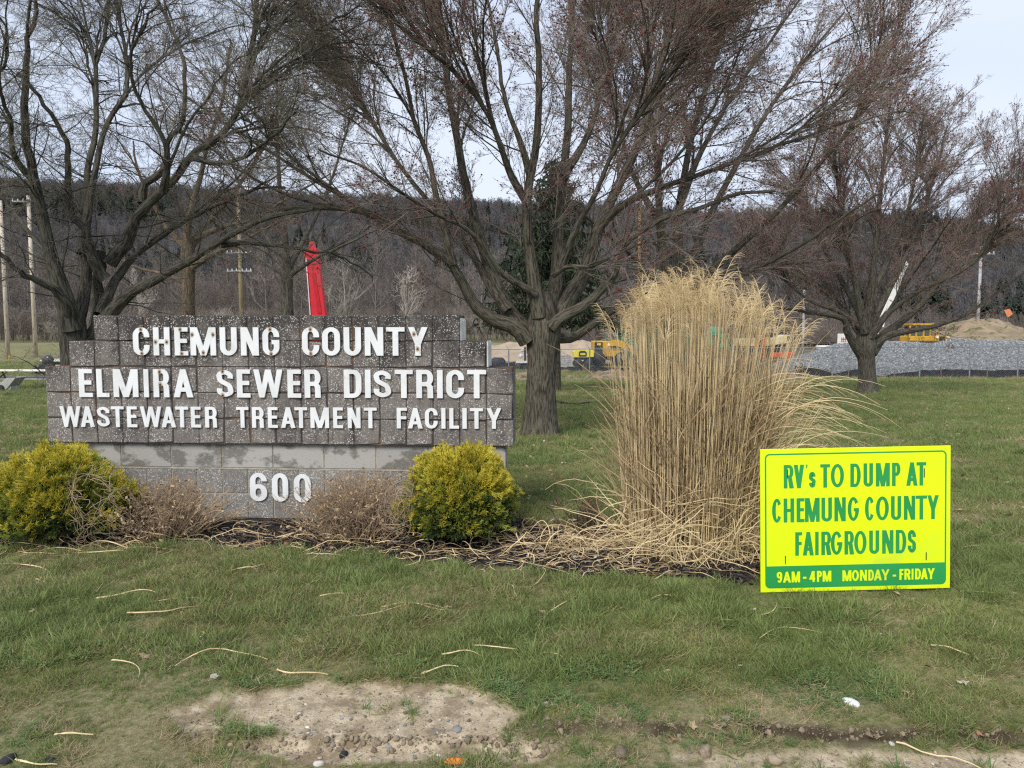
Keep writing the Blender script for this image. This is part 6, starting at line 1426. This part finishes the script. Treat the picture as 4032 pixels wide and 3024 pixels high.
V_, Xh, Yh, Zh = heap('gravel_pile', 'long heap of grey crushed stone behind the chain link fence on the right', 3090, 4500, 42.4, 56, [(3090, 1470), (3150, 1420), (3240, 1372), (3300, 1352), (3400, 1345), (3480, 1340), (3560, 1342), (3660, 1352), (3720, 1342), (3780, 1330), (3900, 1338), (4032, 1342), (4500, 1345)], m_gr, 81, .09, 'gravel pile', fr=.22)
rg = np.random.default_rng(91)
rocks = [rock_mesh(70 + i, mat('gravel_stone', [(.34, .345, .345), (.18, .185, .185), (.26, .265, .265)][i], scale=2, rnd=.3), .7) for i in range(3)]
n = 15000; q = V_.reshape(30, 110, 3); a_ = rg.random(n) * 8; b_ = rg.random(n) * 108.9; i = a_.astype(int); j = b_.astype(int); fa = (a_ - i)[:, None]; fb = (b_ - j)[:, None]; q = (q[i, j] * (1 - fb) + q[i, j + 1] * fb) * (1 - fa) + (q[i + 1, j] * (1 - fb) + q[i + 1, j + 1] * fb) * fa
o = scatter('gravel_stones', rocks, q, rg.uniform(0, 3, (n, 3)), rg.uniform(.03, .085, n), rg.integers(0, 3, n)); tag(o, 'loose stones on the face of the gravel pile', 'gravel', None, 'stuff')
m_dirt = mat('mound_dirt', (.34, .255, .165), (.20, .155, .095), coord='World', scale=.8, rough=1, bump=.8, bscale=6, c3=(.12, .12, .05), s3=1.4, t3=.53, detail=6, dist=.05)
heap('dirt_mound', 'tall mound of brown dirt and weeds rising behind the gravel on the right', 3560, 4700, 62, 82, [(3560, 1345), (3640, 1330), (3700, 1290), (3760, 1262), (3830, 1250), (3900, 1252), (3960, 1270), (4032, 1300), (4200, 1310), (4700, 1340)], m_dirt, 82, .3, 'dirt mound', fr=.5)
m_sand = mat('sand', (.46, .36, .25), (.36, .27, .18), coord='World', scale=.9, rough=1, bump=.5, bscale=5)
heap('sand_mound', 'low mound of pale sand behind the machines and the big maple trunk', 1850, 2560, 60, 74, [(1850, 1372), (1950, 1362), (2010, 1344), (2090, 1350), (2200, 1352), (2290, 1338), (2380, 1352), (2560, 1372)], m_sand, 83, .2, 'sand mound', fr=.5)
m_spoil = mat('spoil_dirt', (.30, .22, .15), (.13, .10, .065), coord='World', scale=2.2, rough=1, bump=.8, bscale=12, c3=(.08, .09, .035), s3=3, t3=.56)
heap('spoil_heap', 'low rough heap of tan soil in front of the fence left of the grass clump', 2200, 2560, 37.5, 42, [(2200, 1500), (2240, 1478), (2300, 1492), (2350, 1462), (2430, 1452), (2500, 1470), (2560, 1490)], m_spoil, 84, .12, 'soil heap', fr=.5)
heap('spoil_heap', 'dark rubbly soil heap between the sign wall and the big maple trunk', 1990, 2120, 36.5, 40, [(1990, 1500), (2030, 1466), (2080, 1462), (2120, 1500)], m_spoil, 85, .10, 'soil heap', fr=.5)
heap('soil_strip', 'brown strip of disturbed soil along the fence foot behind the tan grass', 2560, 3200, 39, 41.6, [(2560, 1492), (2700, 1480), (2900, 1474), (3100, 1462), (3200, 1492)], m_spoil, 86, .10, 'soil heap', fr=.6)
# tussocks of dry weeds at the fence foot
rg = np.random.default_rng(95)
us = rg.uniform(1960, 4100, 900); d = np.interp(us, [f[0] for f in FP], [f[1] for f in FP]) - rg.uniform(.1, 1.4, 900); x = (us - 2016) / FPX * d
dryt = [blade_tuft(90, gm[4], 26, .22, .010, .05, .5), blade_tuft(91, m_dry, 26, .28, .012, .05, .6)]
o = scatter('dry_weeds', dryt, np.stack([x, d, gz(x, d)], -1), np.stack([0 * x, 0 * x, rg.uniform(0, 6.28, 900)], -1), rg.uniform(.4, 1.2, 900), rg.integers(0, 2, 900)); tag(o, 'dry weeds and leaves collected along the fence foot', 'weeds', None, 'stuff')

# ================================================================== MACHINES
m_cy = mat('machine_yellow', (.62, .36, .035), (.50, .28, .03), coord='Object', scale=1.2, rough=.5, c3=(.30, .20, .07), s3=4, t3=.62)
m_by = mat('bright_yellow', (.78, .68, .05), (.66, .55, .04), coord='Object', scale=2, rough=.5)
m_blk_ = mat('machine_black', (.022, .022, .024), (.04, .04, .042), coord='Object', scale=3, rough=.6)
m_glass = mat('cab_glass', (.05, .075, .085), (.09, .12, .13), coord='Object', scale=1.5, rough=.12, spec=.6)
m_track = mat('track_steel', (.075, .062, .052), (.12, .095, .07), coord='Object', scale=5, rough=.8)
m_white = mat('machine_white', (.78, .77, .72), (.66, .64, .58), coord='Object', scale=2, rough=.5)
m_teal = mat('tank_green', (.012, .19, .135), (.010, .14, .10), coord='Object', scale=1.4, rough=.6, c3=(.03, .30, .22), s3=3, t3=.6)
m_teal2 = mat('tank_bright_green', (.04, .42, .28), (.03, .33, .22), coord='Object', scale=1.4, rough=.6)
m_tan = mat('machine_tan', (.62, .54, .30), (.52, .45, .25), coord='Object', scale=2, rough=.6)
m_red = mat('boom_red', (.66, .025, .04), (.52, .02, .03), coord='Object', scale=1.2, rough=.4)
m_ored = mat('frame_orange_red', (.72, .13, .04), (.6, .10, .03), coord='Object', scale=2, rough=.5)
m_light = mat('lamp_lens', (.85, .86, .84), scale=5, rough=.2)
def track(T, x0, x1, y, w, r, z=0):
    g = MB(); n = 10
    prof = [(x1 - r + r * math.cos(a), z + r + r * math.sin(a)) for a in np.linspace(-math.pi / 2, math.pi / 2, n)] + [(x0 + r + r * math.cos(a), z + r + r * math.sin(a)) for a in np.linspace(math.pi / 2, 3 * math.pi / 2, n)]
    g.prism(prof, y - w / 2, y + w / 2); g.build('track', m_track, T)
    L_ = x1 - x0 - 2 * r
    for k in range(4): MB().cyl((x0 + r + L_ * k / 3, y - w / 2 - .03, z + r * .62), (x0 + r + L_ * k / 3, y + w / 2 + .03, z + r * .62), r * .42, 12).build('roller', m_blk_, T, True)
# bulldozer on the gravel
def dozer():
    d = 53.0; s = d / FPX; b = px(3610, 1352, d); zb = b[2] - .75; T = empty('bulldozer', (b[0], d, zb), 'yellow bulldozer with glazed cab parked behind the crest of the gravel pile', 'bulldozer'); z = lambda V: px(3610, V, d)[2] - zb; x = lambda U: (U - 3610) * s
    for y in (-.75, .85): track(T, x(3535), x(3705), y, .5, .48)
    MB().box((x(3610), 0, z(1338)), (x(3640) - x(3545), 1.5, .55), bev=.04).build('body', m_cy, T)
    MB().box((x(3610), 0, z(1278)), (x(3650) - x(3568), 1.7, .14), bev=.03).build('cab_roof', m_cy, T)
    for (u, y) in ((3584, -.72), (3638, -.72), (3584, .72), (3638, .72), (3560, -.70), (3612, -.74)):
        MB().box((x(u), y, (z(1278) + z(1330)) / 2), (.11, .10, z(1278) - z(1330)), bev=.01).build('cab_post', m_cy, T)
    for y in (-.66, .66): MB().box((x(3611), y, (z(1285) + z(1320)) / 2), (x(3636) - x(3586), .03, z(1285) - z(1320))).build('window', m_glass, T)
    MB().box((x(3570), -.60, (z(1288) + z(1330)) / 2), (.5, .03, z(1300) - z(1335))).build('window', m_glass, T)
    MB().box((x(3660), -.2, (z(1322) + z(1352)) / 2), (.30, 1.5, z(1318) - z(1352)), bev=.03).build('fender', m_cy, T)
    MB().box((x(3676), -.2, (z(1326) + z(1350)) / 2), (.75, 1.1, z(1325) - z(1350)), bev=.03).build('radiator', m_blk_, T)
    MB().box((x(3702), -.25, (z(1322) + z(1350)) / 2), (.28, 1.3, z(1320) - z(1350)), bev=.03).build('fender', m_cy, T)
    for (u, y) in ((3656, -1.0), (3700, -.95)): MB().cyl((x(u), y, z(1327)), (x(u), y - .08, z(1327)), .09, 10).build('headlight', m_light, T)
    MB().cyl((x(3648), 0, z(1320)), (x(3648), 0, z(1285)), .06, 8).build('exhaust', m_blk_, T)
    g = MB()
    for (a, c) in (((3658, 1322), (3658, 1305)), ((3658, 1305), (3674, 1305)), ((3674, 1305), (3674, 1322))): g.cyl((x(a[0]), -.6, z(a[1])), (x(c[0]), -.6, z(c[1])), .03, 6)
    g.build('handrail', m_cy, T)
dozer()
def boomseg(T, pts, d, m, name, y=0, th=.35, o=None):
    g = MB(); g.prism([(px(u, v, d)[0] - o[0], px(u, v, d)[2] - o[2]) for u, v in pts], y - th / 2, y + th / 2); return g.build(name, m, T)
def excavator():
    d = 62.0; s = d / FPX; c = px(3420, 1350, d); zb = float(gz(c[0], d)) + .1; o = np.array([c[0], d, zb]); T = empty('excavator', o, 'white excavator with raised boom seen through the round maple on the right', 'excavator'); z = lambda V: px(3420, V, d)[2] - zb; x = lambda U: (U - 3420) * s
    for y in (-1.1, 1.1): track(T, -1.9, 1.9, y, .6, .45)
    MB().box((0, 0, 1.1), (1.2, 1.4, .4)).build('turntable', m_blk_, T)
    MB().box((x(3390), .2, z(1350) * .5 + .65), (2.9, 2.2, max(z(1340) - 1.2, .9)), bev=.06).build('house', m_white, T)
    MB().box((x(3440), -.7, (z(1312) + 1.3) / 2), (1.15, 1.1, z(1310) - 1.3), bev=.08).build('cab', m_white, T)
    MB().box((x(3443), -1.27, (z(1316) + z(1345)) / 2), (.85, .04, z(1316) - z(1345))).build('window', m_glass, T)
    boomseg(T, [(3432, 1290), (3440, 1262), (3452, 1248), (3438, 1240), (3478, 1192), (3489, 1190), (3488, 1212), (3466, 1244), (3446, 1290)], d, m_white, 'boom', 0, .4, o)
    boomseg(T, [(3500, 1180), (3508, 1158), (3520, 1120), (3528, 1095), (3545, 1055), (3562, 1025), (3574, 1040), (3556, 1080), (3540, 1120), (3524, 1160), (3512, 1186)], d, m_white, 'stick', 0, .36, o)
    boomseg(T, [(3482, 1196), (3506, 1166), (3516, 1184), (3490, 1222)], d, m_white, 'knuckle', .08, .3, o)
    for (a, b) in (((3470, 1288), (3484, 1222)), ((3468, 1182), (3492, 1140))):
        pa, pb = px(*a, d) - o, px(*b, d) - o; g = MB().cyl(pa + [0, -.3, 0], pb + [0, -.3, 0], .07, 8); g.build('hydraulic_ram', m_insul, T)
excavator()
def board():
    d = 60.0; o = px(3325, 1360, d); T = empty('notice_board', o, 'small white board with a red band and a red emblem behind the gravel pile', 'sign'); s = d / FPX
    MB().box((0, 0, .42), (56 * s, .06, 52 * s)).build('panel', m_white, T); MB().box((0, -.035, .42 - 24 * s), (56 * s, .02, 7 * s)).build('red_band', m_red, T)
    g = MB()
    for q in (-7, 0, 7): g.box((q * s - .1, -.034, .50), (3.2 * s, .012, 16 * s))
    g.box((-.1, -.036, .50), (20 * s, .010, 3.5 * s)); g.box((-.1, -.036, .50 - 10 * s), (22 * s, .010, 2.5 * s)); g.build('emblem', mat('emblem_red', (.45, .08, .12), scale=4), T)
    for q in (-22, 22): MB().cyl((q * s, .06, -1.2), (q * s, .06, .9), .04, 6).build('post', m_poleg, T)
board()
p = px(3245, 1372, 55); o = MB().box((0, 0, .12), (.95, .8, .32), bev=.08).build('water_tank', m_white, None); o.location = (p[0], 55, p[2] - .05); tag(o, 'small white box on the left shoulder of the gravel pile', 'tank')
p = px(3970, 1232, 72); o = MB().prism([(-.42, .28), (.12, .40), (.45, -.10), (.05, -.40), (-.1, -.38)], -.02, .02).build('warning_flag', mat('faded_orange', (.72, .26, .12), scale=3), None); o.location = (p[0], 72, p[2]); tag(o, 'faded orange panel above the dirt mound at the right edge', 'panel'); T = o
MB().cyl((0, .05, -3.2), (0, .05, .3), .03, 6).build('stick', m_post, T)
# red boom behind the sign
def red_lift():
    d = 40.0; c = px(1262, 1400, d); zb = float(gz(c[0], d)); o = np.array([c[0], d, zb]); T = empty('boom_lift', o, 'bright red telescopic boom raised behind the sign wall above the word COUNTY', 'crane'); z = lambda V: px(1262, V, d)[2] - zb
    boomseg(T, [(1202, 985), (1252, 980), (1285, 1245), (1300, 1400), (1240, 1400), (1222, 1180)], d, m_red, 'boom', 0, .50, o)
    boomseg(T, [(1203, 1000), (1218, 975), (1222, 955), (1236, 950), (1240, 975), (1250, 985)], d, m_red, 'boom_head', 0, .40, o)
    boomseg(T, [(1232, 1075), (1246, 1075), (1272, 1235), (1256, 1235)], d, mat('boom_red_dark', (.50, .02, .03), scale=3), 'boom_groove', -.27, .03, o)
    boomseg(T, [(1210, 1020), (1213, 1020), (1229, 1240), (1226, 1240)], d, m_insul, 'hose', -.30, .04, o)
    MB().box((.3, 0, 1.0), (3.4, 2.0, .7), bev=.05).build('chassis', m_red, T); MB().box((1.2, -.3, 1.8), (1.1, 1.0, 1.1), bev=.06).build('cab', m_blk_, T)
    for x_ in (-.9, 1.5):
        for y in (-.95, .95): MB().cyl((x_, y - .18, .5), (x_, y + .18, .5), .5, 18).build('wheel', m_blk_, T, True)
red_lift()
# yellow loader with its boom, roller, tanks, tan machine
def loader():
    d = 56.0; c = px(2370, 1450, d); zb = float(gz(c[0], d)); o = np.array([c[0], d, zb]); T = empty('wheel_loader', o, 'yellow and black loader with lowered yellow boom between the maple trunk and the tan grass', 'loader'); z = lambda V: px(2370, V, d)[2] - zb; x = lambda U: (U - 2370) * d / FPX
    MB().box((x(2390), 0, (z(1342) + z(1404)) / 2), (x(2450) - x(2332), 1.9, z(1342) - z(1404)), bev=.06).build('body', m_cy, T)
    g = MB().box((x(2350), -.96, (z(1346) + z(1404)) / 2), (x(2367) - x(2336), .06, z(1346) - z(1402))); g.build('grille', m_blk_, T)
    for k in range(6): MB().box((x(2350), -1.0, z(1396) + k * .14), (x(2364) - x(2340), .03, .05)).build('louvre', m_track, T)
    MB().box((x(2352), -1.005, z(1354)), (.28, .02, .13)).build('nameplate', m_by, T)
    MB().box((x(2398), -.97, z(1356)), (.52, .02, .22)).build('nameplate', m_white, T)
    boomseg(T, [(2395, 1340), (2425, 1336), (2470, 1356), (2505, 1385), (2500, 1402), (2462, 1376), (2420, 1360), (2395, 1362)], d, m_cy, 'boom', -1.1, .25, o)
    MB().box((x(2402), .2, z(1330)), (.9, 1.3, .8), bev=.08).build('cab', m_glass, T)
    for u in (2350, 2440):
        for y in (-.8, .8): MB().cyl((x(u), y - .22, .55), (x(u), y + .22, .55), .55, 18).build('wheel', m_blk_, T, True)
    MB().box((x(2395), 0, z(1410)), (x(2455) - x(2335), 1.4, .3)).build('chassis', m_blk_, T)
loader()
def compressor():
    d = 54.0; c = px(2290, 1440, d); zb = float(gz(c[0], d)); o = np.array([c[0], d, zb]); T = empty('compressor', o, 'small bright yellow trailer machine with black panel left of the loader', 'machine'); x = lambda U: (U - 2290) * d / FPX; z = lambda V: px(2290, V, d)[2] - zb
    g = MB(); g.prism([(x(2256), z(1404)), (x(2256), z(1386)), (x(2264), z(1378)), (x(2334), z(1378)), (x(2334), z(1404))], -.6, .6); g.build('body', m_by, T)
    MB().prism([(x(2276), z(1402)), (x(2276), z(1386)), (x(2282), z(1380)), (x(2300), z(1380)), (x(2306), z(1386)), (x(2306), z(1402))], -.64, -.60).build('panel', m_blk_, T)
    MB().box((x(2291), -.65, z(1393)), (.36, .02, .14)).build('nameplate', m_by, T)
    MB().box((x(2295), 0, z(1412)), (x(2330) - x(2262), .9, .16)).build('chassis', m_blk_, T)
    for u in (2275, 2315):
        for y in (-.5, .5): MB().cyl((x(u), y - .1, .32), (x(u), y + .1, .32), .32, 14).build('wheel', m_blk_, T, True)
compressor()
def tank(U0, U1, V0, V1, d, m, label, name='waste_container'):
    c = px((U0 + U1) / 2, 1440, d); zb = float(gz(c[0], d)); T = empty(name, (c[0], d, zb), label, 'container'); w = (U1 - U0) * d / FPX; h = px(U0, V0, d)[2] - zb; l = max(px(U0, V1, d)[2] - zb, .05)
    MB().box((0, 0, (h + l) / 2), (w, 2.2, h - l), bev=.05).build('body', m, T); n = int(w / .5)
    for k in range(n + 1): MB().box((-w / 2 + w * k / n, -1.14, (h + l) / 2), (.10, .08, h - l - .1)).build('rib', m, T)
    MB().box((0, 0, h + .02), (w + .12, 2.35, .10)).build('rim', m, T)
    for k in (-.4, .4): MB().cyl((w * k, -.9, l * .5), (w * k, .9, l * .5), .14, 10).build('wheel', m_blk_, T, True)
tank(2435, 2715, 1295, 1440, 58.5, m_teal, 'dark green steel waste container behind the left half of the tan grass clump')
tank(2785, 2852, 1318, 1380, 60, m_teal2, 'bright green container behind the middle of the tan grass clump')
MB_ = MB().cyl((0, 0, 0), (0, 0, .65), .62, 18); p = px(2820, 1318, 60); o = MB_.build('round_tank', m_teal2, None, True); o.location = (p[0], 60, p[2]); tag(o, 'round bright green tank standing on the bright green container', 'tank')
def tan_machine():
    d = 52.0; c = px(3000, 1450, d); zb = float(gz(c[0], d)); o = np.array([c[0], d, zb]); T = empty('rock_crusher', o, 'tan machine with an orange red frame behind the right half of the tan grass clump', 'machine'); x = lambda U: (U - 3000) * d / FPX; z = lambda V: px(3000, V, d)[2] - zb
    MB().prism([(x(2898), z(1362)), (x(2898), z(1332)), (x(3050), z(1330)), (x(3080), z(1318)), (x(3098), z(1318)), (x(3098), z(1348)), (x(3078), z(1352)), (x(3048), z(1356)), (x(3000), z(1362))], -.5, .7).build('body', m_tan, T)
    MB().box((x(3091), -.52, z(1332)), (.16, .04, .34)).build('window', m_blk_, T)
    for u in (2965, 2993): MB().box((x(u), -.62, (z(1325) + z(1420)) / 2), (.13, .13, z(1325) - z(1420))).build('frame_post', m_ored, T)
    MB().box((x(2979), -.62, z(1328)), (.65, .13, .12)).build('frame_bar', m_ored, T); MB().box((x(2979), -.5, z(1360)), (.42, .1, .8)).build('panel', m_blk_, T)
    MB().box((x(3070), .1, z(1400)), (1.7, 1.2, .45), bev=.04).build('deck', m_ored, T); track(T, x(2900), x(3080), -.7, .4, .42); track(T, x(2900), x(3080), .7, .4, .42)
    MB().box((x(3040), 0, z(1376)), (.9, .8, .8), bev=.05).build('engine', m_blk_, T)
    MB().box((x(2930), 0, z(1392)), (1.1, 1.0, .9), bev=.04).build('engine', m_blk_, T)
tan_machine()
def light_tower():
    d = 50.5; c = px(2062, 1448, d); zb = float(gz(c[0], d)); o = np.array([c[0], d, zb]); T = empty('work_lamp_trailer', o, 'white machine with round work lamps between the sign wall and the big maple trunk', 'machine'); x = lambda U: (U - 2062) * d / FPX; z = lambda V: px(2062, V, d)[2] - zb
    MB().prism([(x(2030), z(1428)), (x(2034), z(1422)), (x(2084), z(1420)), (x(2090), z(1436)), (x(2030), z(1436))], -.4, .5).build('body', m_white, T)
    MB().box((x(2060), 0, .25), (1.0, .8, .5)).build('chassis', m_blk_, T)
    for k in (-.35, .35):
        for y in (-.42, .42): MB().cyl((k, y - .08, .25), (k, y + .08, .25), .25, 12).build('wheel', m_blk_, T, True)
    MB().box((x(2068), .1, (z(1368) + z(1420)) / 2), (.16, .16, z(1366) - z(1420))).build('mast', m_blk_, T)
    for (u, v, r) in ((2051, 1401, .17), (2056, 1379, .12), (2078, 1398, .13)): MB().cyl((x(u), -.1, z(v)), (x(u), -.28, z(v)), r * .8, 14, r).build('lamp', m_light, T, True)
light_tower()
p = px(1968, 1432, 50.8); o = MB().cyl((-.35, 0, 0), (.10, -.5, 0), .42, 20).build('culvert_pipe', m_blk_, None, True); o.location = (p[0], 51.6, float(gz(p[0], 51.6)) + .42); tag(o, 'black corrugated culvert pipe lying right beside the sign wall steps', 'pipe')
rg = np.random.default_rng(17); c = px(2232, 1420, 52); zb = float(gz(c[0], 52)); T = empty('material_stack', (c[0], 52, zb), 'stack of grey slabs left of the small yellow trailer machine', 'stack')
for k in range(7): MB().box((rg.normal(0, .04), 0, .07 + k * .14), (.95 - k * .05, .8, .12), rot=(0, rg.normal(0, .03), 0), bev=.01).build('slab', m_poleg, T)
# pale tree-less mast through the maple: thin orange marker
# ================================================================== LEFT LAWN: picnic table, cart, boat
m_tbl = mat('table_white', (.80, .75, .68), (.68, .62, .54), coord='Object', scale=2.5, rough=.6)
m_tgr = mat('table_grey', (.34, .32, .30), (.24, .22, .20), coord='Object', scale=4, rough=.8)
m_tleg = mat('table_leg', (.03, .028, .028), scale=6); m_blue = mat('sticker_blue', (.22, .26, .62), scale=6)
def picnic(U0, U1, d, label, top):
    c = px((U0 + U1) / 2, 1530, d); zb = float(gz(c[0], d)); T = empty('picnic_table', (c[0], d, zb), label, 'picnic table'); w = (U1 - U0) * d / FPX
    for k in range(5): MB().box((0, -.32 + k * .16, .74), (w, .145, .04), bev=.004).build('plank', top, T)
    for y in (-.72, .72):
        for k in (-.075, .075): MB().box((0, y + k, .44), (w, .13, .038), bev=.004).build('seat_plank', m_tgr, T)
    for x in (-w * .34, w * .34):
        for s in (-1, 1):
            MB().cyl((x, s * .18, .72), (x + .02, s * .62, 0), .032, 6).build('leg', m_tleg, T)
        MB().box((x, 0, .40), (.05, 1.6, .05)).build('seat_bearer', m_tleg, T); MB().box((x, 0, .70), (.05, .78, .05)).build('top_bearer', m_tleg, T); MB().cyl((x, 0, .44), (x - np.sign(x) * .36, 0, .71), .022, 6).build('brace', m_tleg, T)
    return T, w
T, w = picnic(-60, 300, 29.0, 'picnic table with white top on the lawn at the left edge', m_tbl)
MB().box((w * .5 - .85, -.80, .455), (.24, .018, .035)).build('sticker', m_blue, T); MB().box((w * .5 - .30, -.80, .455), (.14, .018, .035)).build('sticker', m_blue, T)
def cart():
    d = 27.3; c = px(45, 1540, d); zb = float(gz(c[0], d)); T = empty('garden_cart', (c[0], d, zb), 'grey plastic tipping garden cart in front of the picnic table', 'cart'); m = mat('cart_grey', (.40, .40, .37), (.32, .32, .29), coord='Object', scale=3, rough=.6); m2 = mat('cart_inside', (.26, .26, .24), scale=3)
    x = lambda U: (U - 45) * d / FPX; z = lambda V: px(45, V, d)[2] - zb
    for (y0, y1) in ((-.30, -.265), (.265, .30)): MB().prism([(x(-40), z(1530)), (x(-60), z(1505)), (x(24), z(1507)), (x(50), z(1485)), (x(85), z(1485)), (x(45), z(1532))], y0, y1).build('side', m, T)
    MB().prism([(x(-40), z(1532)), (x(-44), z(1528)), (x(44), z(1528)), (x(82), z(1485)), (x(87), z(1485)), (x(47), z(1532))], -.265, .265).build('tray', m2, T)
    MB().prism([(x(42), z(1512)), (x(62), z(1520)), (x(60), z(1541)), (x(42), z(1541))], -.26, .26).build('foot', m, T)
    for y in (-.28, .28): MB().cyl((x(27), y - .04, .13), (x(27), y + .04, .13), .13, 14).build('wheel', m_tleg, T, True)
    for y in (-.27, .27): MB().cyl((x(-20), y - .04, .13), (x(-20), y + .04, .13), .13, 14).build('wheel', m_tleg, T, True)
cart()
def boat():
    d = 33.0; c = px(230, 1460, d); zb = float(gz(c[0], d)); T = empty('motor_boat', (c[0], d, zb), 'white and dark green boat on a trailer half hidden by the sign wall', 'boat'); x = lambda U: (U - 230) * d / FPX; z = lambda V: px(230, V, d)[2] - zb
    MB().prism([(x(205), z(1462)), (x(205), z(1422)), (x(520), z(1418)), (x(470), z(1462))], -.7, .7).build('hull', mat('hull_green', (.012, .04, .03), (.02, .055, .04), coord='Object', scale=2, rough=.3), T)
    MB().box((x(350), -.03, z(1418)), (x(500) - x(206), 1.55, .09), bev=.02).build('gunwale', m_white, T); MB().box((x(345), -.02, z(1436)), (x(480) - x(215), 1.50, .05)).build('stripe', m_white, T)
    MB().box((x(350), 0, .40), (3.4, .9, .12)).build('trailer_frame', m_blk_, T)
    for y in (-.75, .75): MB().cyl((x(360), y - .09, .30), (x(360), y + .09, .30), .30, 14).build('wheel', m_blk_, T, True)
boat()
def outboard():
    d = 31.5; c = px(185, 1470, d); zb = float(gz(c[0], d)); T = empty('outboard_motor', (c[0], d, zb), 'black outboard motor tilted up behind the white topped picnic table', 'outboard motor'); x = lambda U: (U - 185) * d / FPX; z = lambda V: px(185, V, d)[2] - zb
    P = [(169, 1430), (170, 1412), (178, 1400), (192, 1396), (202, 1402), (214, 1418), (213, 1430), (190, 1436)]
    me = rock_mesh(5, m_blk_, .8, 'cowl'); m_cowl = mat('cowl_black', (.03, .035, .042), (.05, .06, .07), coord='Object', scale=5, rough=.25, spec=.6); me.materials.clear(); me.materials.append(m_cowl); o = obj('cowl', me, T); o.location = (x(191), 0, z(1416)); o.scale = (.26, .22, .27)
    MB().prism([(x(u), z(v)) for u, v in ((168, 1432), (213, 1430), (214, 1440), (186, 1450), (186, 1470), (158, 1474), (140, 1470), (150, 1452))], -.11, .11).build('midsection', m_blk_, T)
    MB().prism([(x(u), z(v)) for u, v in ((152, 1456), (136, 1450), (138, 1462), (150, 1468))], -.16, .16).build('propeller_housing', m_blk_, T)
    for k in range(3):
        a = k * 2.094 + .4; MB().prism([(x(150) + math.cos(a) * .02, z(1450) + math.sin(a) * .02), (x(150) + math.cos(a + .35) * .17, z(1450) + math.sin(a + .35) * .17), (x(150) + math.cos(a - .25) * .18, z(1450) + math.sin(a - .25) * .18)], -.02, .02).build('propeller_blade', m_blk_, T)
    MB().box((x(200), -.225, z(1414)), (.14, .01, .035), rot=(0, .5, 0)).build('decal', mat('decal_red', (.35, .06, .05), scale=4), T)
    MB().box((x(186), 0, .42), (.10, .14, .95)).build('stand_post', m_tleg, T); MB().box((x(186), 0, .03), (.6, .5, .06)).build('stand_base', m_tleg, T)
outboard()
